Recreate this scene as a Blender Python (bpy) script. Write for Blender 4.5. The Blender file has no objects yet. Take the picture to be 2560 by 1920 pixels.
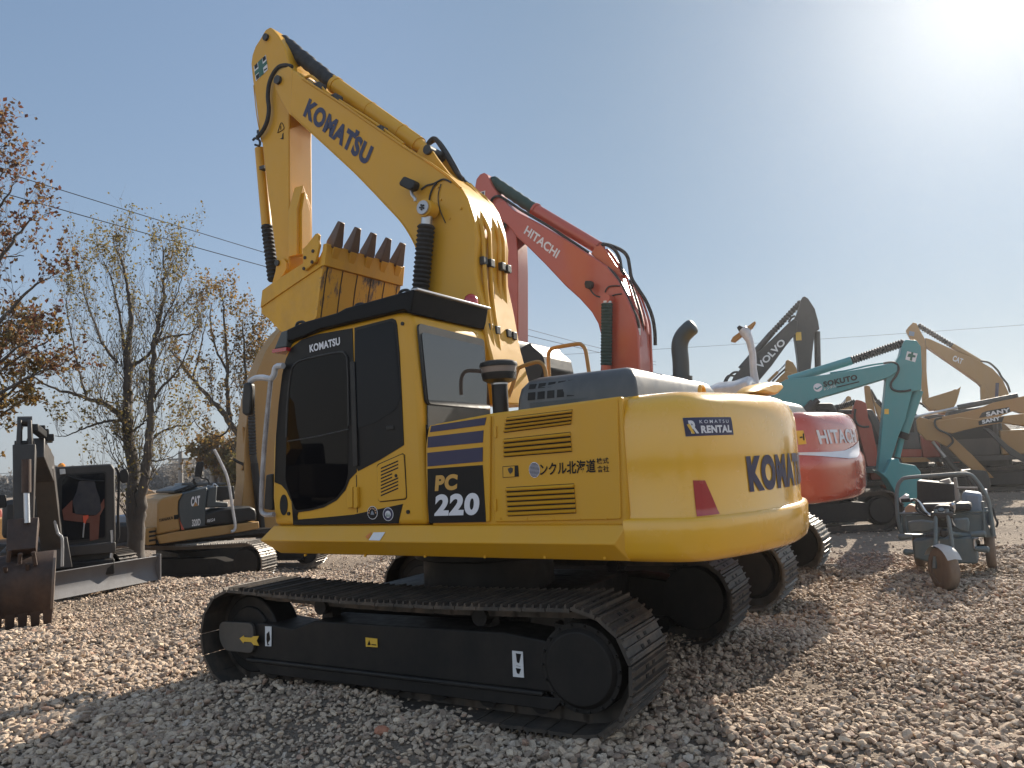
import bpy, bmesh, math, random
import numpy as np
from mathutils import Vector, Matrix

# ---------------------------------------------------------------- camera, light, exposure
SC = bpy.context.scene
COL = SC.collection
FPX, HORV, ROLL, CAMH = 1921.4, 1151.2, math.radians(2.983), 1.826      # measured from the photograph (2560 x 1920)
PITCH = math.atan2(HORV - 960, FPX)
cam = bpy.data.cameras.new('camera')
cam_o = bpy.data.objects.new('camera', cam)
COL.objects.link(cam_o)
cam.sensor_width = 36.0
cam.lens = FPX / 2560 * 36.0
cam.clip_start, cam.clip_end = 0.05, 3000
cam_o.location = (0, 0, CAMH)
cam_o.rotation_euler = (Matrix.Rotation(math.pi / 2 + PITCH, 4, 'X') @ Matrix.Rotation(-ROLL, 4, 'Z')).to_euler()
SC.camera = cam_o

def ray(u, v):
    a0, b0 = u - 1280, 960 - v
    cr, sr = math.cos(ROLL), math.sin(ROLL)
    a = a0 * cr + b0 * sr
    b = -a0 * sr + b0 * cr
    c, s = math.cos(PITCH), math.sin(PITCH)
    return Vector((a, FPX * c - b * s, FPX * s + b * c)) / FPX

SUN_D = ray(2490, -90).normalized()
SUN_EL = math.asin(SUN_D.z)
SUN_AZ = math.atan2(SUN_D.x, SUN_D.y)          # from +Y towards +X
W = bpy.data.worlds.new('World')
SC.world = W
W.use_nodes = True
nt = W.node_tree
sky = nt.nodes.new('ShaderNodeTexSky')
sky.sky_type = 'NISHITA'
sky.sun_disc = False
sky.sun_elevation = SUN_EL
sky.sun_rotation = SUN_AZ
sky.altitude = 100
sky.air_density = 1.0
sky.dust_density = 0.35
sky.ozone_density = 2.0
# the glare round the sun rolled off as in a bright hazy sky, and haze lying towards the horizon
_tc = nt.nodes.new('ShaderNodeTexCoord'); _sx = nt.nodes.new('ShaderNodeSeparateXYZ'); nt.links.new(_tc.outputs['Generated'], _sx.inputs[0])
def _vm(op, a, b=None, out=0):
    n = nt.nodes.new('ShaderNodeVectorMath'); n.operation = op
    nt.links.new(a, n.inputs[0])
    if isinstance(b, tuple): n.inputs[1].default_value = b
    elif b is not None: nt.links.new(b, n.inputs[1])
    return n.outputs[out]
def _mm(op, a, b):
    n = nt.nodes.new('ShaderNodeMath'); n.operation = op; nt.links.new(a, n.inputs[0]); n.inputs[1].default_value = b
    return n.outputs[0]
def _range(v, a, b, c, d):
    n = nt.nodes.new('ShaderNodeMapRange'); n.interpolation_type = 'SMOOTHSTEP'; nt.links.new(v, n.inputs['Value'])
    for k, x in zip(('From Min', 'From Max', 'To Min', 'To Max'), (a, b, c, d)): n.inputs[k].default_value = x
    return n.outputs[0]
def _mixc(f, a, b):
    n = nt.nodes.new('ShaderNodeMix'); n.data_type = 'RGBA'; nt.links.new(f, n.inputs['Factor'])
    for k, x in (('A', a), ('B', b)):
        if isinstance(x, tuple): n.inputs[k].default_value = (*x, 1)
        else: nt.links.new(x, n.inputs[k])
    return n.outputs['Result']
SKY_STR = 0.066
_s = _vm('MULTIPLY', sky.outputs[0], (2.0, 2.0, 2.0))
_den = _vm('ADD', _vm('MULTIPLY', _s, (0.14 / .66, 0.14 / .81, 0.14 / 1.04)), (1, 1, 1))
_soft = _vm('DIVIDE', _s, _den)
_dot = _vm('DOT_PRODUCT', _tc.outputs['Generated'], tuple(SUN_D), 1)
_soft = _mixc(_range(_dot, .72, .95, 0, 1), _soft, _vm('MULTIPLY', _soft, (.76, .82, .82)))
_haze_col = _mixc(_range(_dot, .25, .90, 0, 1), (.47 / 0.14, .505 / 0.14, .53 / 0.14), (.56 / 0.14, .64 / 0.14, .67 / 0.14))
_sk = _mixc(_range(_sx.outputs['Z'], -0.05, 0.26, 0.95, 0.0), _soft, _haze_col)
_glow = _mm('POWER', _mm('MAXIMUM', _dot, 0.0), 140.0)
_sk = _mixc(_mm('MULTIPLY', _glow, .3), _sk, (1.25 / 0.14, 1.22 / 0.14, 1.16 / 0.14))
# sky overhead and behind the viewer, brightened artificially to lift the shaded sides
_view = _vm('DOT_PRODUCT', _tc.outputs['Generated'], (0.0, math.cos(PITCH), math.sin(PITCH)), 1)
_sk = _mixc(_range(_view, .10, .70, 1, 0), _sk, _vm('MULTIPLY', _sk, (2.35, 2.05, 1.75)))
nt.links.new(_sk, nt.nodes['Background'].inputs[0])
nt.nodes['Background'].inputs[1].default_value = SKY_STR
sun = bpy.data.lights.new('sun', 'SUN')
sun.energy = 5.0
sun.angle = math.radians(0.5)
sun.color = (1.0, 0.90, 0.76)
sun_o = bpy.data.objects.new('sun', sun)
COL.objects.link(sun_o)
sun_o.rotation_euler = (-SUN_D).to_track_quat('-Z', 'Y').to_euler()
sun_o.location = (30, 40, 40)
SC.view_settings.view_transform = 'Standard'
SC.view_settings.look = 'None'
SC.view_settings.gamma = 1
SC.view_settings.exposure = 1.09
try:
    SC.cycles.max_bounces = 8
    SC.cycles.use_denoising = True
    SC.cycles.sample_clamp_indirect = 8
except Exception:
    pass
random.seed(7)
RNG = np.random.default_rng(11)

# ---------------------------------------------------------------- frames: a machine's own axes (x forward, y left, z up)
class Frame:
    def __init__(s, ox, oy, yaw):
        a = math.radians(yaw)
        s.o = Vector((ox, oy, 0))
        s.d = Vector((-math.cos(a), math.sin(a), 0))
        s.l = Vector((-math.sin(a), -math.cos(a), 0))
        s.rz = math.pi - a
    def loc(s, p):
        q = p - s.o
        return Vector((q.dot(s.d), q.dot(s.l), p.z))
    def wor(s, x, y, z=0):
        q = s.o + s.d * x + s.l * y
        return Vector((q.x, q.y, z))
    def on_y(s, y, uv):                     # where the sight line of a pixel meets the machine's plane y = const
        r = ray(*uv)
        t = (y - (Vector((0, 0, 0)) - s.o).dot(s.l)) / r.dot(s.l)
        return s.loc(r * t + Vector((0, 0, CAMH)))
    def on_x(s, x, uv):
        r = ray(*uv)
        t = (x - (Vector((0, 0, 0)) - s.o).dot(s.d)) / r.dot(s.d)
        return s.loc(r * t + Vector((0, 0, CAMH)))
    def xz(s, y, uvs):
        return [(p.x, p.z) for p in (s.on_y(y, q) for q in uvs)]

def zoomed(x0, y0, k, pts):
    return [(x0 + k * x, y0 + k * y) for x, y in pts]

def world_at(u, v, Y):
    r = ray(u, v)
    return r * (Y / r.y) + Vector((0, 0, CAMH))

def ground_at(u, v, z=0):
    r = ray(u, v)
    return r * ((z - CAMH) / r.z) + Vector((0, 0, CAMH))

# ---------------------------------------------------------------- materials
MATS = {}
def new_mat(name):
    m = bpy.data.materials.new(name)
    m.use_nodes = True
    b = m.node_tree.nodes['Principled BSDF']
    MATS[name] = m
    return m, m.node_tree, b

def lin(r, g, b):
    f = lambda c: ((c / 255 + 0.055) / 1.055) ** 2.4 if c > 10 else c / 255 / 12.92
    return (f(r), f(g), f(b), 1)

def paint(name, col, rough=0.35, dirt=0.25, dirt_col=(0.20, 0.16, 0.12, 1), metal=0.0, coat=0.0, scale=2.5, bump=0.0, spec=0.5):
    m, t, b = new_mat(name)
    tc = t.nodes.new('ShaderNodeTexCoord')
    n1 = t.nodes.new('ShaderNodeTexNoise'); n1.inputs['Scale'].default_value = scale; n1.inputs['Detail'].default_value = 8; n1.inputs['Roughness'].default_value = 0.65
    mp = t.nodes.new('ShaderNodeMapping'); mp.inputs['Scale'].default_value = (1, 1, 0.45)
    t.links.new(tc.outputs['Object'], mp.inputs[0]); t.links.new(mp.outputs[0], n1.inputs['Vector'])
    rp = t.nodes.new('ShaderNodeMapRange'); rp.inputs['From Min'].default_value = 0.42; rp.inputs['From Max'].default_value = 0.78
    rp.inputs['To Min'].default_value = 0.02; rp.inputs['To Max'].default_value = dirt
    t.links.new(n1.outputs['Fac'], rp.inputs['Value'])
    mx = t.nodes.new('ShaderNodeMix'); mx.data_type = 'RGBA'
    mx.inputs['A'].default_value = col if len(col) == 4 else (*col, 1)
    mx.inputs['B'].default_value = dirt_col
    t.links.new(rp.outputs['Result'], mx.inputs['Factor'])
    t.links.new(mx.outputs['Result'], b.inputs['Base Color'])
    rr = t.nodes.new('ShaderNodeMapRange'); rr.inputs['To Min'].default_value = rough * 0.75; rr.inputs['To Max'].default_value = min(1, rough * 1.5 + 0.05)
    n2 = t.nodes.new('ShaderNodeTexNoise'); n2.inputs['Scale'].default_value = scale * 4; n2.inputs['Detail'].default_value = 6
    t.links.new(tc.outputs['Object'], n2.inputs['Vector']); t.links.new(n2.outputs['Fac'], rr.inputs['Value'])
    t.links.new(rr.outputs['Result'], b.inputs['Roughness'])
    b.inputs['Metallic'].default_value = metal
    b.inputs['Coat Weight'].default_value = coat
    b.inputs['Coat Roughness'].default_value = 0.08
    b.inputs['Specular IOR Level'].default_value = spec
    if bump:
        bp = t.nodes.new('ShaderNodeBump'); bp.inputs['Strength'].default_value = bump; bp.inputs['Distance'].default_value = 0.01
        n3 = t.nodes.new('ShaderNodeTexNoise'); n3.inputs['Scale'].default_value = scale * 1.2; n3.inputs['Detail'].default_value = 3
        t.links.new(tc.outputs['Object'], n3.inputs['Vector'])
        t.links.new(n3.outputs['Fac'], bp.inputs['Height']); t.links.new(bp.outputs[0], b.inputs['Normal'])
    return m

def glass(name, col, rough=0.03, ior=1.9, spec=0.5):
    m, t, b = new_mat(name)
    b.inputs['Base Color'].default_value = (*col, 1)
    b.inputs['Roughness'].default_value = rough
    b.inputs['IOR'].default_value = ior
    b.inputs['Specular IOR Level'].default_value = spec
    tc = t.nodes.new('ShaderNodeTexCoord'); n = t.nodes.new('ShaderNodeTexNoise'); n.inputs['Scale'].default_value = 1.4; n.inputs['Detail'].default_value = 1
    bp = t.nodes.new('ShaderNodeBump'); bp.inputs['Strength'].default_value = 0.10; bp.inputs['Distance'].default_value = 0.03
    t.links.new(tc.outputs['Object'], n.inputs['Vector']); t.links.new(n.outputs['Fac'], bp.inputs['Height']); t.links.new(bp.outputs[0], b.inputs['Normal'])
    return m

YEL = paint('yellow_paint', (0.57, 0.288, 0.010), 0.38, 0.30, (0.46, 0.28, 0.08, 1), coat=0.1, bump=0.07, spec=.35)
YELB = paint('yellow_cover_paint', (0.68, 0.355, 0.012), 0.20, 0.24, (0.55, 0.34, 0.10, 1), coat=0.6, bump=0.12, scale=1.6)
YELW = paint('worn_bucket_paint', (0.60, 0.31, 0.02), 0.5, 0.45, (0.30, 0.17, 0.06, 1), scale=5)
def worn_floor():
    m, t, b = new_mat('scraped_bucket_floor')
    tc = t.nodes.new('ShaderNodeTexCoord'); mp = t.nodes.new('ShaderNodeMapping'); mp.inputs['Scale'].default_value = (3, 9, 3)
    n = t.nodes.new('ShaderNodeTexNoise'); n.inputs['Scale'].default_value = 1.6; n.inputs['Detail'].default_value = 9; n.inputs['Roughness'].default_value = 0.75
    n2 = t.nodes.new('ShaderNodeTexNoise'); n2.inputs['Scale'].default_value = 1.7; n2.inputs['Detail'].default_value = 2
    t.links.new(tc.outputs['Object'], mp.inputs[0]); t.links.new(mp.outputs[0], n.inputs['Vector']); t.links.new(tc.outputs['Object'], n2.inputs['Vector'])
    add = t.nodes.new('ShaderNodeMath'); add.operation = 'ADD'; t.links.new(n.outputs['Fac'], add.inputs[0]); t.links.new(n2.outputs['Fac'], add.inputs[1])
    r = t.nodes.new('ShaderNodeValToRGB'); e = r.color_ramp.elements
    e[0].position = 0.53; e[0].color = (0.60, 0.31, 0.02, 1); e[1].position = 0.60; e[1].color = (0.035, 0.03, 0.028, 1)
    x = e.new(0.56); x.color = (0.25, 0.14, 0.05, 1)
    dv = t.nodes.new('ShaderNodeMath'); dv.operation = 'MULTIPLY'; dv.inputs[1].default_value = 0.5; t.links.new(add.outputs[0], dv.inputs[0])
    t.links.new(dv.outputs[0], r.inputs[0]); t.links.new(r.outputs[0], b.inputs['Base Color']); b.inputs['Roughness'].default_value = 0.5
    return m
YELF = worn_floor()
TOOTH = paint('tooth_steel', (0.10, 0.065, 0.05), 0.45, 0.6, (0.16, 0.10, 0.06, 1), metal=0.3, scale=9)
RED = paint('red_paint', (0.3564, 0.0495, 0.0211), 0.33, 0.18, (0.40, 0.16, 0.12, 1), coat=0.4, bump=0.03)
REDB = paint('red_cover_paint', (0.4032, 0.0540, 0.0216), 0.2, 0.1, (0.45, 0.2, 0.15, 1), coat=0.8, bump=0.12, scale=1.6)
REDO = paint('faded_red_paint', (0.3000, 0.0420, 0.0210), 0.5, 0.4, (0.35, 0.18, 0.12, 1))
TEAL = paint('teal_paint', (0.0410, 0.2214, 0.2378), 0.42, 0.35, (0.10, 0.20, 0.20, 1), coat=0.1)
TAN = paint('tan_yellow_paint', (0.3100, 0.1674, 0.0434), 0.45, 0.35, (0.30, 0.20, 0.10, 1))
ORG = paint('ochre_paint', (0.3100, 0.1488, 0.0310), 0.45, 0.35, (0.30, 0.18, 0.09, 1))
DGREY = paint('charcoal_paint', (0.022, 0.020, 0.019), 0.45, 0.5, (0.07, 0.05, 0.04, 1))
VGREY = paint('dark_grey_paint', (0.018, 0.017, 0.017), 0.45, 0.35, (0.06, 0.052, 0.045, 1))
BLACK = paint('black_paint', (0.007, 0.007, 0.008), 0.38, 0.3, (0.025, 0.022, 0.02, 1), bump=0.02, spec=.35)
FRAMEB = paint('undercarriage_paint', (0.008, 0.0075, 0.0075), 0.5, 0.6, (0.035, 0.028, 0.024, 1), scale=3, spec=.3)
SHOE = paint('track_steel', (0.045, 0.040, 0.036), 0.48, 0.75, (0.15, 0.11, 0.08, 1), metal=0.35, scale=6, bump=0.3)
SHOEF = paint('sunlit_track_steel', (0.16, 0.15, 0.14), 0.40, 0.6, (0.22, 0.18, 0.14, 1), metal=0.6, scale=6, bump=0.2)  # lighter copy of the track steel, sunlight put into its colour
HOLE = paint('hole_black', (0.004, 0.004, 0.004), 0.8, 0.0)
RUB = paint('rubber', (0.016, 0.015, 0.015), 0.6, 0.4, (0.05, 0.045, 0.04, 1), scale=7)
SLEEVE = paint('woven_sleeve', (0.018, 0.018, 0.019), 0.75, 0.4, (0.04, 0.04, 0.04, 1), scale=9, bump=0.5)
GRNB = paint('green_bellows', (0.012, 0.04, 0.035), 0.6, 0.3, (0.05, 0.06, 0.05, 1))
HOOD = paint('hood_grey', (0.0450, 0.0473, 0.0495), 0.36, 0.3, (0.22, 0.20, 0.18, 1), coat=0.15)
HOODD = paint('hood_dark', (0.035, 0.045, 0.05), 0.4, 0.3, (0.09, 0.08, 0.08, 1))
STEEL = paint('bright_steel', (0.45, 0.46, 0.48), 0.3, 0.3, (0.2, 0.19, 0.18, 1), metal=0.85)
PINC = paint('pin_cap', (0.40, 0.42, 0.46), 0.4, 0.25, (0.2, 0.18, 0.16, 1), metal=0.3)
NAVY = paint('navy_decal', (0.012, 0.012, 0.055), 0.35, 0.1, (0.03, 0.03, 0.06, 1))
DECB = paint('charcoal_decal', (0.006, 0.006, 0.007), 0.35, 0.12, (0.025, 0.022, 0.02, 1), spec=.2)
WHT = paint('white_decal', (0.62, 0.62, 0.66), 0.4, 0.15, (0.4, 0.38, 0.36, 1))
WHT2 = paint('white_sticker', (0.62, 0.62, 0.63), 0.5, 0.3, (0.38, 0.36, 0.34, 1), scale=14)
GREENP = paint('green_decal', (0.005, 0.09, 0.06), 0.4, 0.1)
REDL = paint('red_reflector', (0.33, 0.012, 0.02), 0.2, 0.1, coat=0.5)
REDD = paint('red_beacon', (0.36, 0.006, 0.008), 0.18, 0.05, coat=0.6)
AMB = paint('amber_beacon', (0.6, 0.22, 0.02), 0.25, 0.1)
YSTK = paint('yellow_sticker', (0.66, 0.40, 0.04), 0.45, 0.2, (0.3, 0.2, 0.08, 1))
GLASSD = glass('dark_glass', (0.003, 0.003, 0.004), 0.015, 1.5, .10)
GLASSR = glass('rear_glass', (0.022, 0.026, 0.032), 0.03, 1.75)
GLASSB = glass('bluish_glass', (0.004, 0.006, 0.010), 0.03, 1.5, .12)
GBLACK = paint('gloss_black', (0.005, 0.005, 0.006), 0.30, 0.2, (0.008, 0.008, 0.009, 1), spec=.1)
CLEARP = paint('smoked_plastic', (0.22, 0.18, 0.16), 0.15, 0.4, (0.10, 0.08, 0.06, 1), coat=0.5, scale=8)
WRAP = paint('plastic_wrap', (0.3750, 0.3750, 0.3900), 0.28, 0.5, (0.75, 0.75, 0.78, 1), coat=0.6, scale=10, bump=0.8)
WRAPD = paint('thin_plastic_wrap', (0.20, 0.18, 0.18), 0.25, 0.7, (0.55, 0.54, 0.56, 1), coat=0.5, scale=14, bump=0.8)
BLADE = paint('scoured_blade_steel', (0.1400, 0.1400, 0.1470), 0.5, 0.5, (0.10, 0.08, 0.07, 1), metal=0.3)
RUST = paint('rusty_bucket_steel', (0.035, 0.022, 0.018), 0.55, 0.7, (0.10, 0.055, 0.035, 1), metal=0.2, scale=5, bump=0.3)
TRIKE = paint('faded_blue_green_paint', (0.0990, 0.1350, 0.1485), 0.5, 0.5, (0.22, 0.19, 0.15, 1), scale=6)
MUD = paint('muddy_rubber', (0.15, 0.11, 0.085), 0.85, 0.6, (0.24, 0.19, 0.14, 1), scale=8, bump=0.5)
SEATB = paint('dark_blue_seat', (0.012, 0.014, 0.022), 0.6, 0.2)
ORGR = paint('orange_red_plastic', (0.55, 0.06, 0.02), 0.4, 0.2)
BLUEP = paint('faded_blue_plastic', (0.16, 0.20, 0.26), 0.5, 0.4, (0.3, 0.3, 0.3, 1))
WOODP = paint('grey_plank', (0.30, 0.28, 0.25), 0.7, 0.5, (0.18, 0.15, 0.12, 1), scale=8)
CARD = paint('pale_orange_bag', (0.50, 0.30, 0.18), 0.7, 0.3)
CONC = paint('concrete_pole', (0.22, 0.21, 0.20), 0.8, 0.4)

# ---------------------------------------------------------------- mesh building
class MB:
    def __init__(s):
        s.v, s.f, s.m = [], [], []
    def _add(s, vs, fs, mi=0):
        k = len(s.v)
        s.v += [tuple(p) for p in vs]
        for f in fs:
            s.f.append([k + i for i in f]); s.m.append(mi)
        return s
    def loft(s, rings, mi=0, closed=True, cap=True):
        n = len(rings[0]); vs = [p for r in rings for p in r]; fs = []
        for a in range(len(rings) - 1):
            for i in range(n if closed else n - 1):
                j = (i + 1) % n
                fs.append([a * n + i, a * n + j, (a + 1) * n + j, (a + 1) * n + i])
        if cap:
            fs.append(list(range(n))[::-1]); fs.append([(len(rings) - 1) * n + i for i in range(n)])
        return s._add(vs, fs, mi)
    def prism(s, xz, y0, y1, mi=0):                        # outline in x, z pushed along y
        return s.loft([[(x, y0, z) for x, z in xz], [(x, y1, z) for x, z in xz]], mi)
    def prism_z(s, xy, z0, z1, mi=0):
        return s.loft([[(x, y, z0) for x, y in xy], [(x, y, z1) for x, y in xy]], mi)
    def prism_x(s, yz, x0, x1, mi=0):
        return s.loft([[(x0, y, z) for y, z in yz], [(x1, y, z) for y, z in yz]], mi)
    def box(s, a, b, mi=0):
        return s.prism([(a[0], a[2]), (b[0], a[2]), (b[0], b[2]), (a[0], b[2])], a[1], b[1], mi)
    def rings(s, pts, rads, n=16, mi=0, cap=True):
        pts = [Vector(p) for p in pts]
        out = []; up = None
        for i, p in enumerate(pts):
            t = (pts[min(i + 1, len(pts) - 1)] - pts[max(i - 1, 0)]).normalized()
            if up is None:
                up = t.orthogonal().normalized()
            else:
                up = (up - t * up.dot(t))
                up = up.normalized() if up.length > 1e-6 else t.orthogonal().normalized()
            w = t.cross(up)
            r = rads[i] if hasattr(rads, '__len__') else rads
            out.append([p + (up * math.cos(2 * math.pi * k / n) + w * math.sin(2 * math.pi * k / n)) * r for k in range(n)])
        return s.loft(out, mi, True, cap)
    def cyl(s, a, b, r, r2=None, n=20, mi=0):
        return s.rings([a, b], [r, r if r2 is None else r2], n, mi)
    def tube(s, pts, r, n=8, sub=4, mi=0):
        return s.rings(smooth_path(pts, sub), r, n, mi)
    def bellows(s, a, b, r, k=14, n=18, mi=0, d=0.8):
        a, b = Vector(a), Vector(b); P, R = [], []
        for i in range(2 * k + 1):
            P.append(a.lerp(b, i / (2 * k))); R.append(r * (1 if i % 2 else d))
        return s.rings(P, R, n, mi)
    def build(s, name, mats, parent=None, bevel=0.0, seg=2, ang=35):
        me = bpy.data.meshes.new(name)
        bm = bmesh.new()
        vs = [bm.verts.new(p) for p in s.v]
        for f, mi in zip(s.f, s.m):
            try:
                fc = bm.faces.new([vs[i] for i in f]); fc.material_index = mi; fc.smooth = True
            except ValueError:
                pass
        bmesh.ops.recalc_face_normals(bm, faces=bm.faces)
        bm.to_mesh(me); bm.free()
        for mt in (mats if isinstance(mats, (list, tuple)) else [mats]):
            me.materials.append(mt)
        me.set_sharp_from_angle(angle=math.radians(ang))
        o = bpy.data.objects.new(name, me)
        COL.objects.link(o)
        if parent: o.parent = parent
        if bevel:
            b = o.modifiers.new('bevel', 'BEVEL'); b.width = bevel; b.segments = seg; b.limit_method = 'ANGLE'; b.angle_limit = math.radians(32)
        return o

def smooth_path(pts, sub=4):
    P = [Vector(p) for p in pts]
    if len(P) < 3 or sub < 2: return P
    out = []
    for i in range(len(P) - 1):
        p0, p1, p2, p3 = P[max(i - 1, 0)], P[i], P[i + 1], P[min(i + 2, len(P) - 1)]
        for k in range(sub):
            t = k / sub
            out.append(0.5 * ((2 * p1) + (p2 - p0) * t + (2 * p0 - 5 * p1 + 4 * p2 - p3) * t * t + (3 * p1 - p0 - 3 * p2 + p3) * t ** 3))
    out.append(P[-1])
    return out

def thing(name, fr, label, cat, group=None, z=0):
    o = bpy.data.objects.new(name, None)
    o.empty_display_size = 0.3
    COL.objects.link(o)
    if fr is not None:
        o.location = (fr.o.x, fr.o.y, z); o.rotation_euler = (0, 0, fr.rz)
    tag(o, label, cat, group)
    return o
def tag(o, label, cat, group=None):
    o['label'] = label; o['category'] = cat
    if group: o['group'] = group
    return o

def text_mesh(body, bold):
    c = bpy.data.curves.new('lettering', 'FONT')
    c.body = body; c.offset = bold; c.space_character = 1 + max(0, bold - .02) * 3.2; c.resolution_u = 6
    o = bpy.data.objects.new('lettering', c); COL.objects.link(o)
    me = bpy.data.meshes.new_from_object(o.evaluated_get(bpy.context.evaluated_depsgraph_get()))
    bpy.data.objects.remove(o); bpy.data.curves.remove(c)
    V = np.array([v.co[:2] for v in me.vertices]); F = [list(p.vertices) for p in me.polygons]
    bpy.data.meshes.remove(me)
    V = (V - V.min(0)) / (V.max(0) - V.min(0))
    return V, F
def lettering(name, body, p0, p1, p3, mat, parent, bold=0.03, off=0.004, mapf=None):
    """letters stretched over the parallelogram p0 (baseline left), p1 (baseline right), p3 (top left)"""
    V, F = text_mesh(body, bold)
    mb = MB()
    if mapf:
        mb._add([mapf(x, y) for x, y in V], F)
    else:
        p0, p1, p3 = Vector(p0), Vector(p1), Vector(p3)
        n = (p1 - p0).cross(p3 - p0).normalized() * off
        mb._add([p0 + (p1 - p0) * float(x) + (p3 - p0) * float(y) + n for x, y in V], F)
    return mb.build(name, mat, parent)

def decal(name, fr, y, uvs, mat, parent, off=0.004, th=0.003):
    """a thin sticker or panel cut to an outline on the plane y = const of a machine"""
    return MB().prism(fr.xz(y, uvs), y + off - th, y + off).build(name, mat, parent)

def rounded(poly, r, seg=4):
    out = []; n = len(poly)
    for i in range(n):
        p, a, b = Vector(poly[i]), Vector(poly[i - 1]), Vector(poly[(i + 1) % n])
        da, db = (a - p), (b - p)
        k = min(r, da.length * 0.45, db.length * 0.45)
        A, B = p + da.normalized() * k, p + db.normalized() * k
        for j in range(seg + 1):
            t = j / seg
            q = A * (1 - t) ** 2 + p * 2 * t * (1 - t) + B * t * t
            out.append(tuple(q))
    return out
# ---------------------------------------------------------------- ground and gravel
def gravel_edge(x):            # how far the tipped gravel reaches (beyond it bare dirt)
    return np.interp(x, [-30, -9, -4, 1, 2.6, 4.5, 6.5, 9, 30], [21, 20, 19.5, 17, 12.6, 12.3, 12.6, 12.4, 12])

def ground_mat():
    m, t, b = new_mat('yard_ground')
    tc = t.nodes.new('ShaderNodeTexCoord')
    def noise(sc, det=6, ro=.6):
        n = t.nodes.new('ShaderNodeTexNoise'); n.inputs['Scale'].default_value = sc; n.inputs['Detail'].default_value = det; n.inputs['Roughness'].default_value = ro
        t.links.new(tc.outputs['Object'], n.inputs['Vector']); return n
    n1, n2, n3 = noise(.35, 5), noise(6, 8, .7), noise(40, 4)
    r = t.nodes.new('ShaderNodeValToRGB'); e = r.color_ramp.elements
    e[0].position = .30; e[0].color = (.135, .105, .085, 1); e[1].position = .68; e[1].color = (.33, .265, .205, 1)
    a = t.nodes.new('ShaderNodeMath'); a.operation = 'MULTIPLY_ADD'; a.inputs[1].default_value = .55; t.links.new(n2.outputs['Fac'], a.inputs[0])
    a2 = t.nodes.new('ShaderNodeMath'); a2.operation = 'MULTIPLY'; a2.inputs[1].default_value = .5; t.links.new(n1.outputs['Fac'], a2.inputs[0])
    t.links.new(a2.outputs[0], a.inputs[2]); t.links.new(a.outputs[0], r.inputs[0]); t.links.new(r.outputs[0], b.inputs['Base Color'])
    b.inputs['Roughness'].default_value = .95; b.inputs['Specular IOR Level'].default_value = .15
    v = t.nodes.new('ShaderNodeTexVoronoi'); v.inputs['Scale'].default_value = 13; t.links.new(tc.outputs['Object'], v.inputs['Vector'])
    s = t.nodes.new('ShaderNodeMath'); s.operation = 'SUBTRACT'; t.links.new(n3.outputs['Fac'], s.inputs[0]); t.links.new(v.outputs['Distance'], s.inputs[1])
    s2 = t.nodes.new('ShaderNodeMath'); s2.operation = 'MULTIPLY_ADD'; s2.inputs[1].default_value = 2.0; t.links.new(n2.outputs['Fac'], s2.inputs[0]); t.links.new(s.outputs[0], s2.inputs[2])
    bp = t.nodes.new('ShaderNodeBump'); bp.inputs['Strength'].default_value = .9; bp.inputs['Distance'].default_value = .06
    t.links.new(s2.outputs[0], bp.inputs['Height']); t.links.new(bp.outputs[0], b.inputs['Normal'])
    return m

def hgt(x, y):
    """gentle heaps in the yard, flat under the machines"""
    h = .05 * np.sin(x * 1.1 + 1.3) * np.sin(y * .9 + .4) + .03 * np.sin(x * 2.7 + y * 1.9) + .02 * np.sin(x * 4.3 - y * 3.7)
    edge = gravel_edge(x)
    h = h + .05 / (1 + np.exp(-(edge - y) * 2.5)) - .05
    h = np.where(y > edge, h * .6, h)
    sm = lambda t: np.clip(t, 0, 1) ** 2 * (3 - 2 * np.clip(t, 0, 1))
    h = h - .62 * sm((y - 13.8) / 3.0) * sm((-2.2 - x) / 2.0)      # the yard falls away to the left
    return h * np.clip((60 - np.hypot(x, y)) / 30, 0, 1)

def make_ground():
    xs = np.concatenate([[-1500, -500, -200, -100, -60], np.arange(-40, -14, 2.0), np.arange(-14, 14, .25), np.arange(14, 42, 2.0), [60, 100, 200, 500, 1500]])
    ys = np.concatenate([[-300, -60, -20, -6], np.arange(0, 22, .25), np.arange(22, 60, 2.0), [80, 120, 200, 400, 900, 1800]])
    X, Y = np.meshgrid(xs, ys); Z = hgt(X, Y)
    nx, ny = len(xs), len(ys)
    me = bpy.data.meshes.new('ground')
    me.from_pydata(np.stack([X.ravel(), Y.ravel(), Z.ravel()], 1).tolist(), [], [[j * nx + i, j * nx + i + 1, (j + 1) * nx + i + 1, (j + 1) * nx + i] for j in range(ny - 1) for i in range(nx - 1)])
    for p in me.polygons: p.use_smooth = True
    me.materials.append(ground_mat())
    o = bpy.data.objects.new('ground', me); COL.objects.link(o); o['kind'] = 'structure'
    return o
make_ground()

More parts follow.
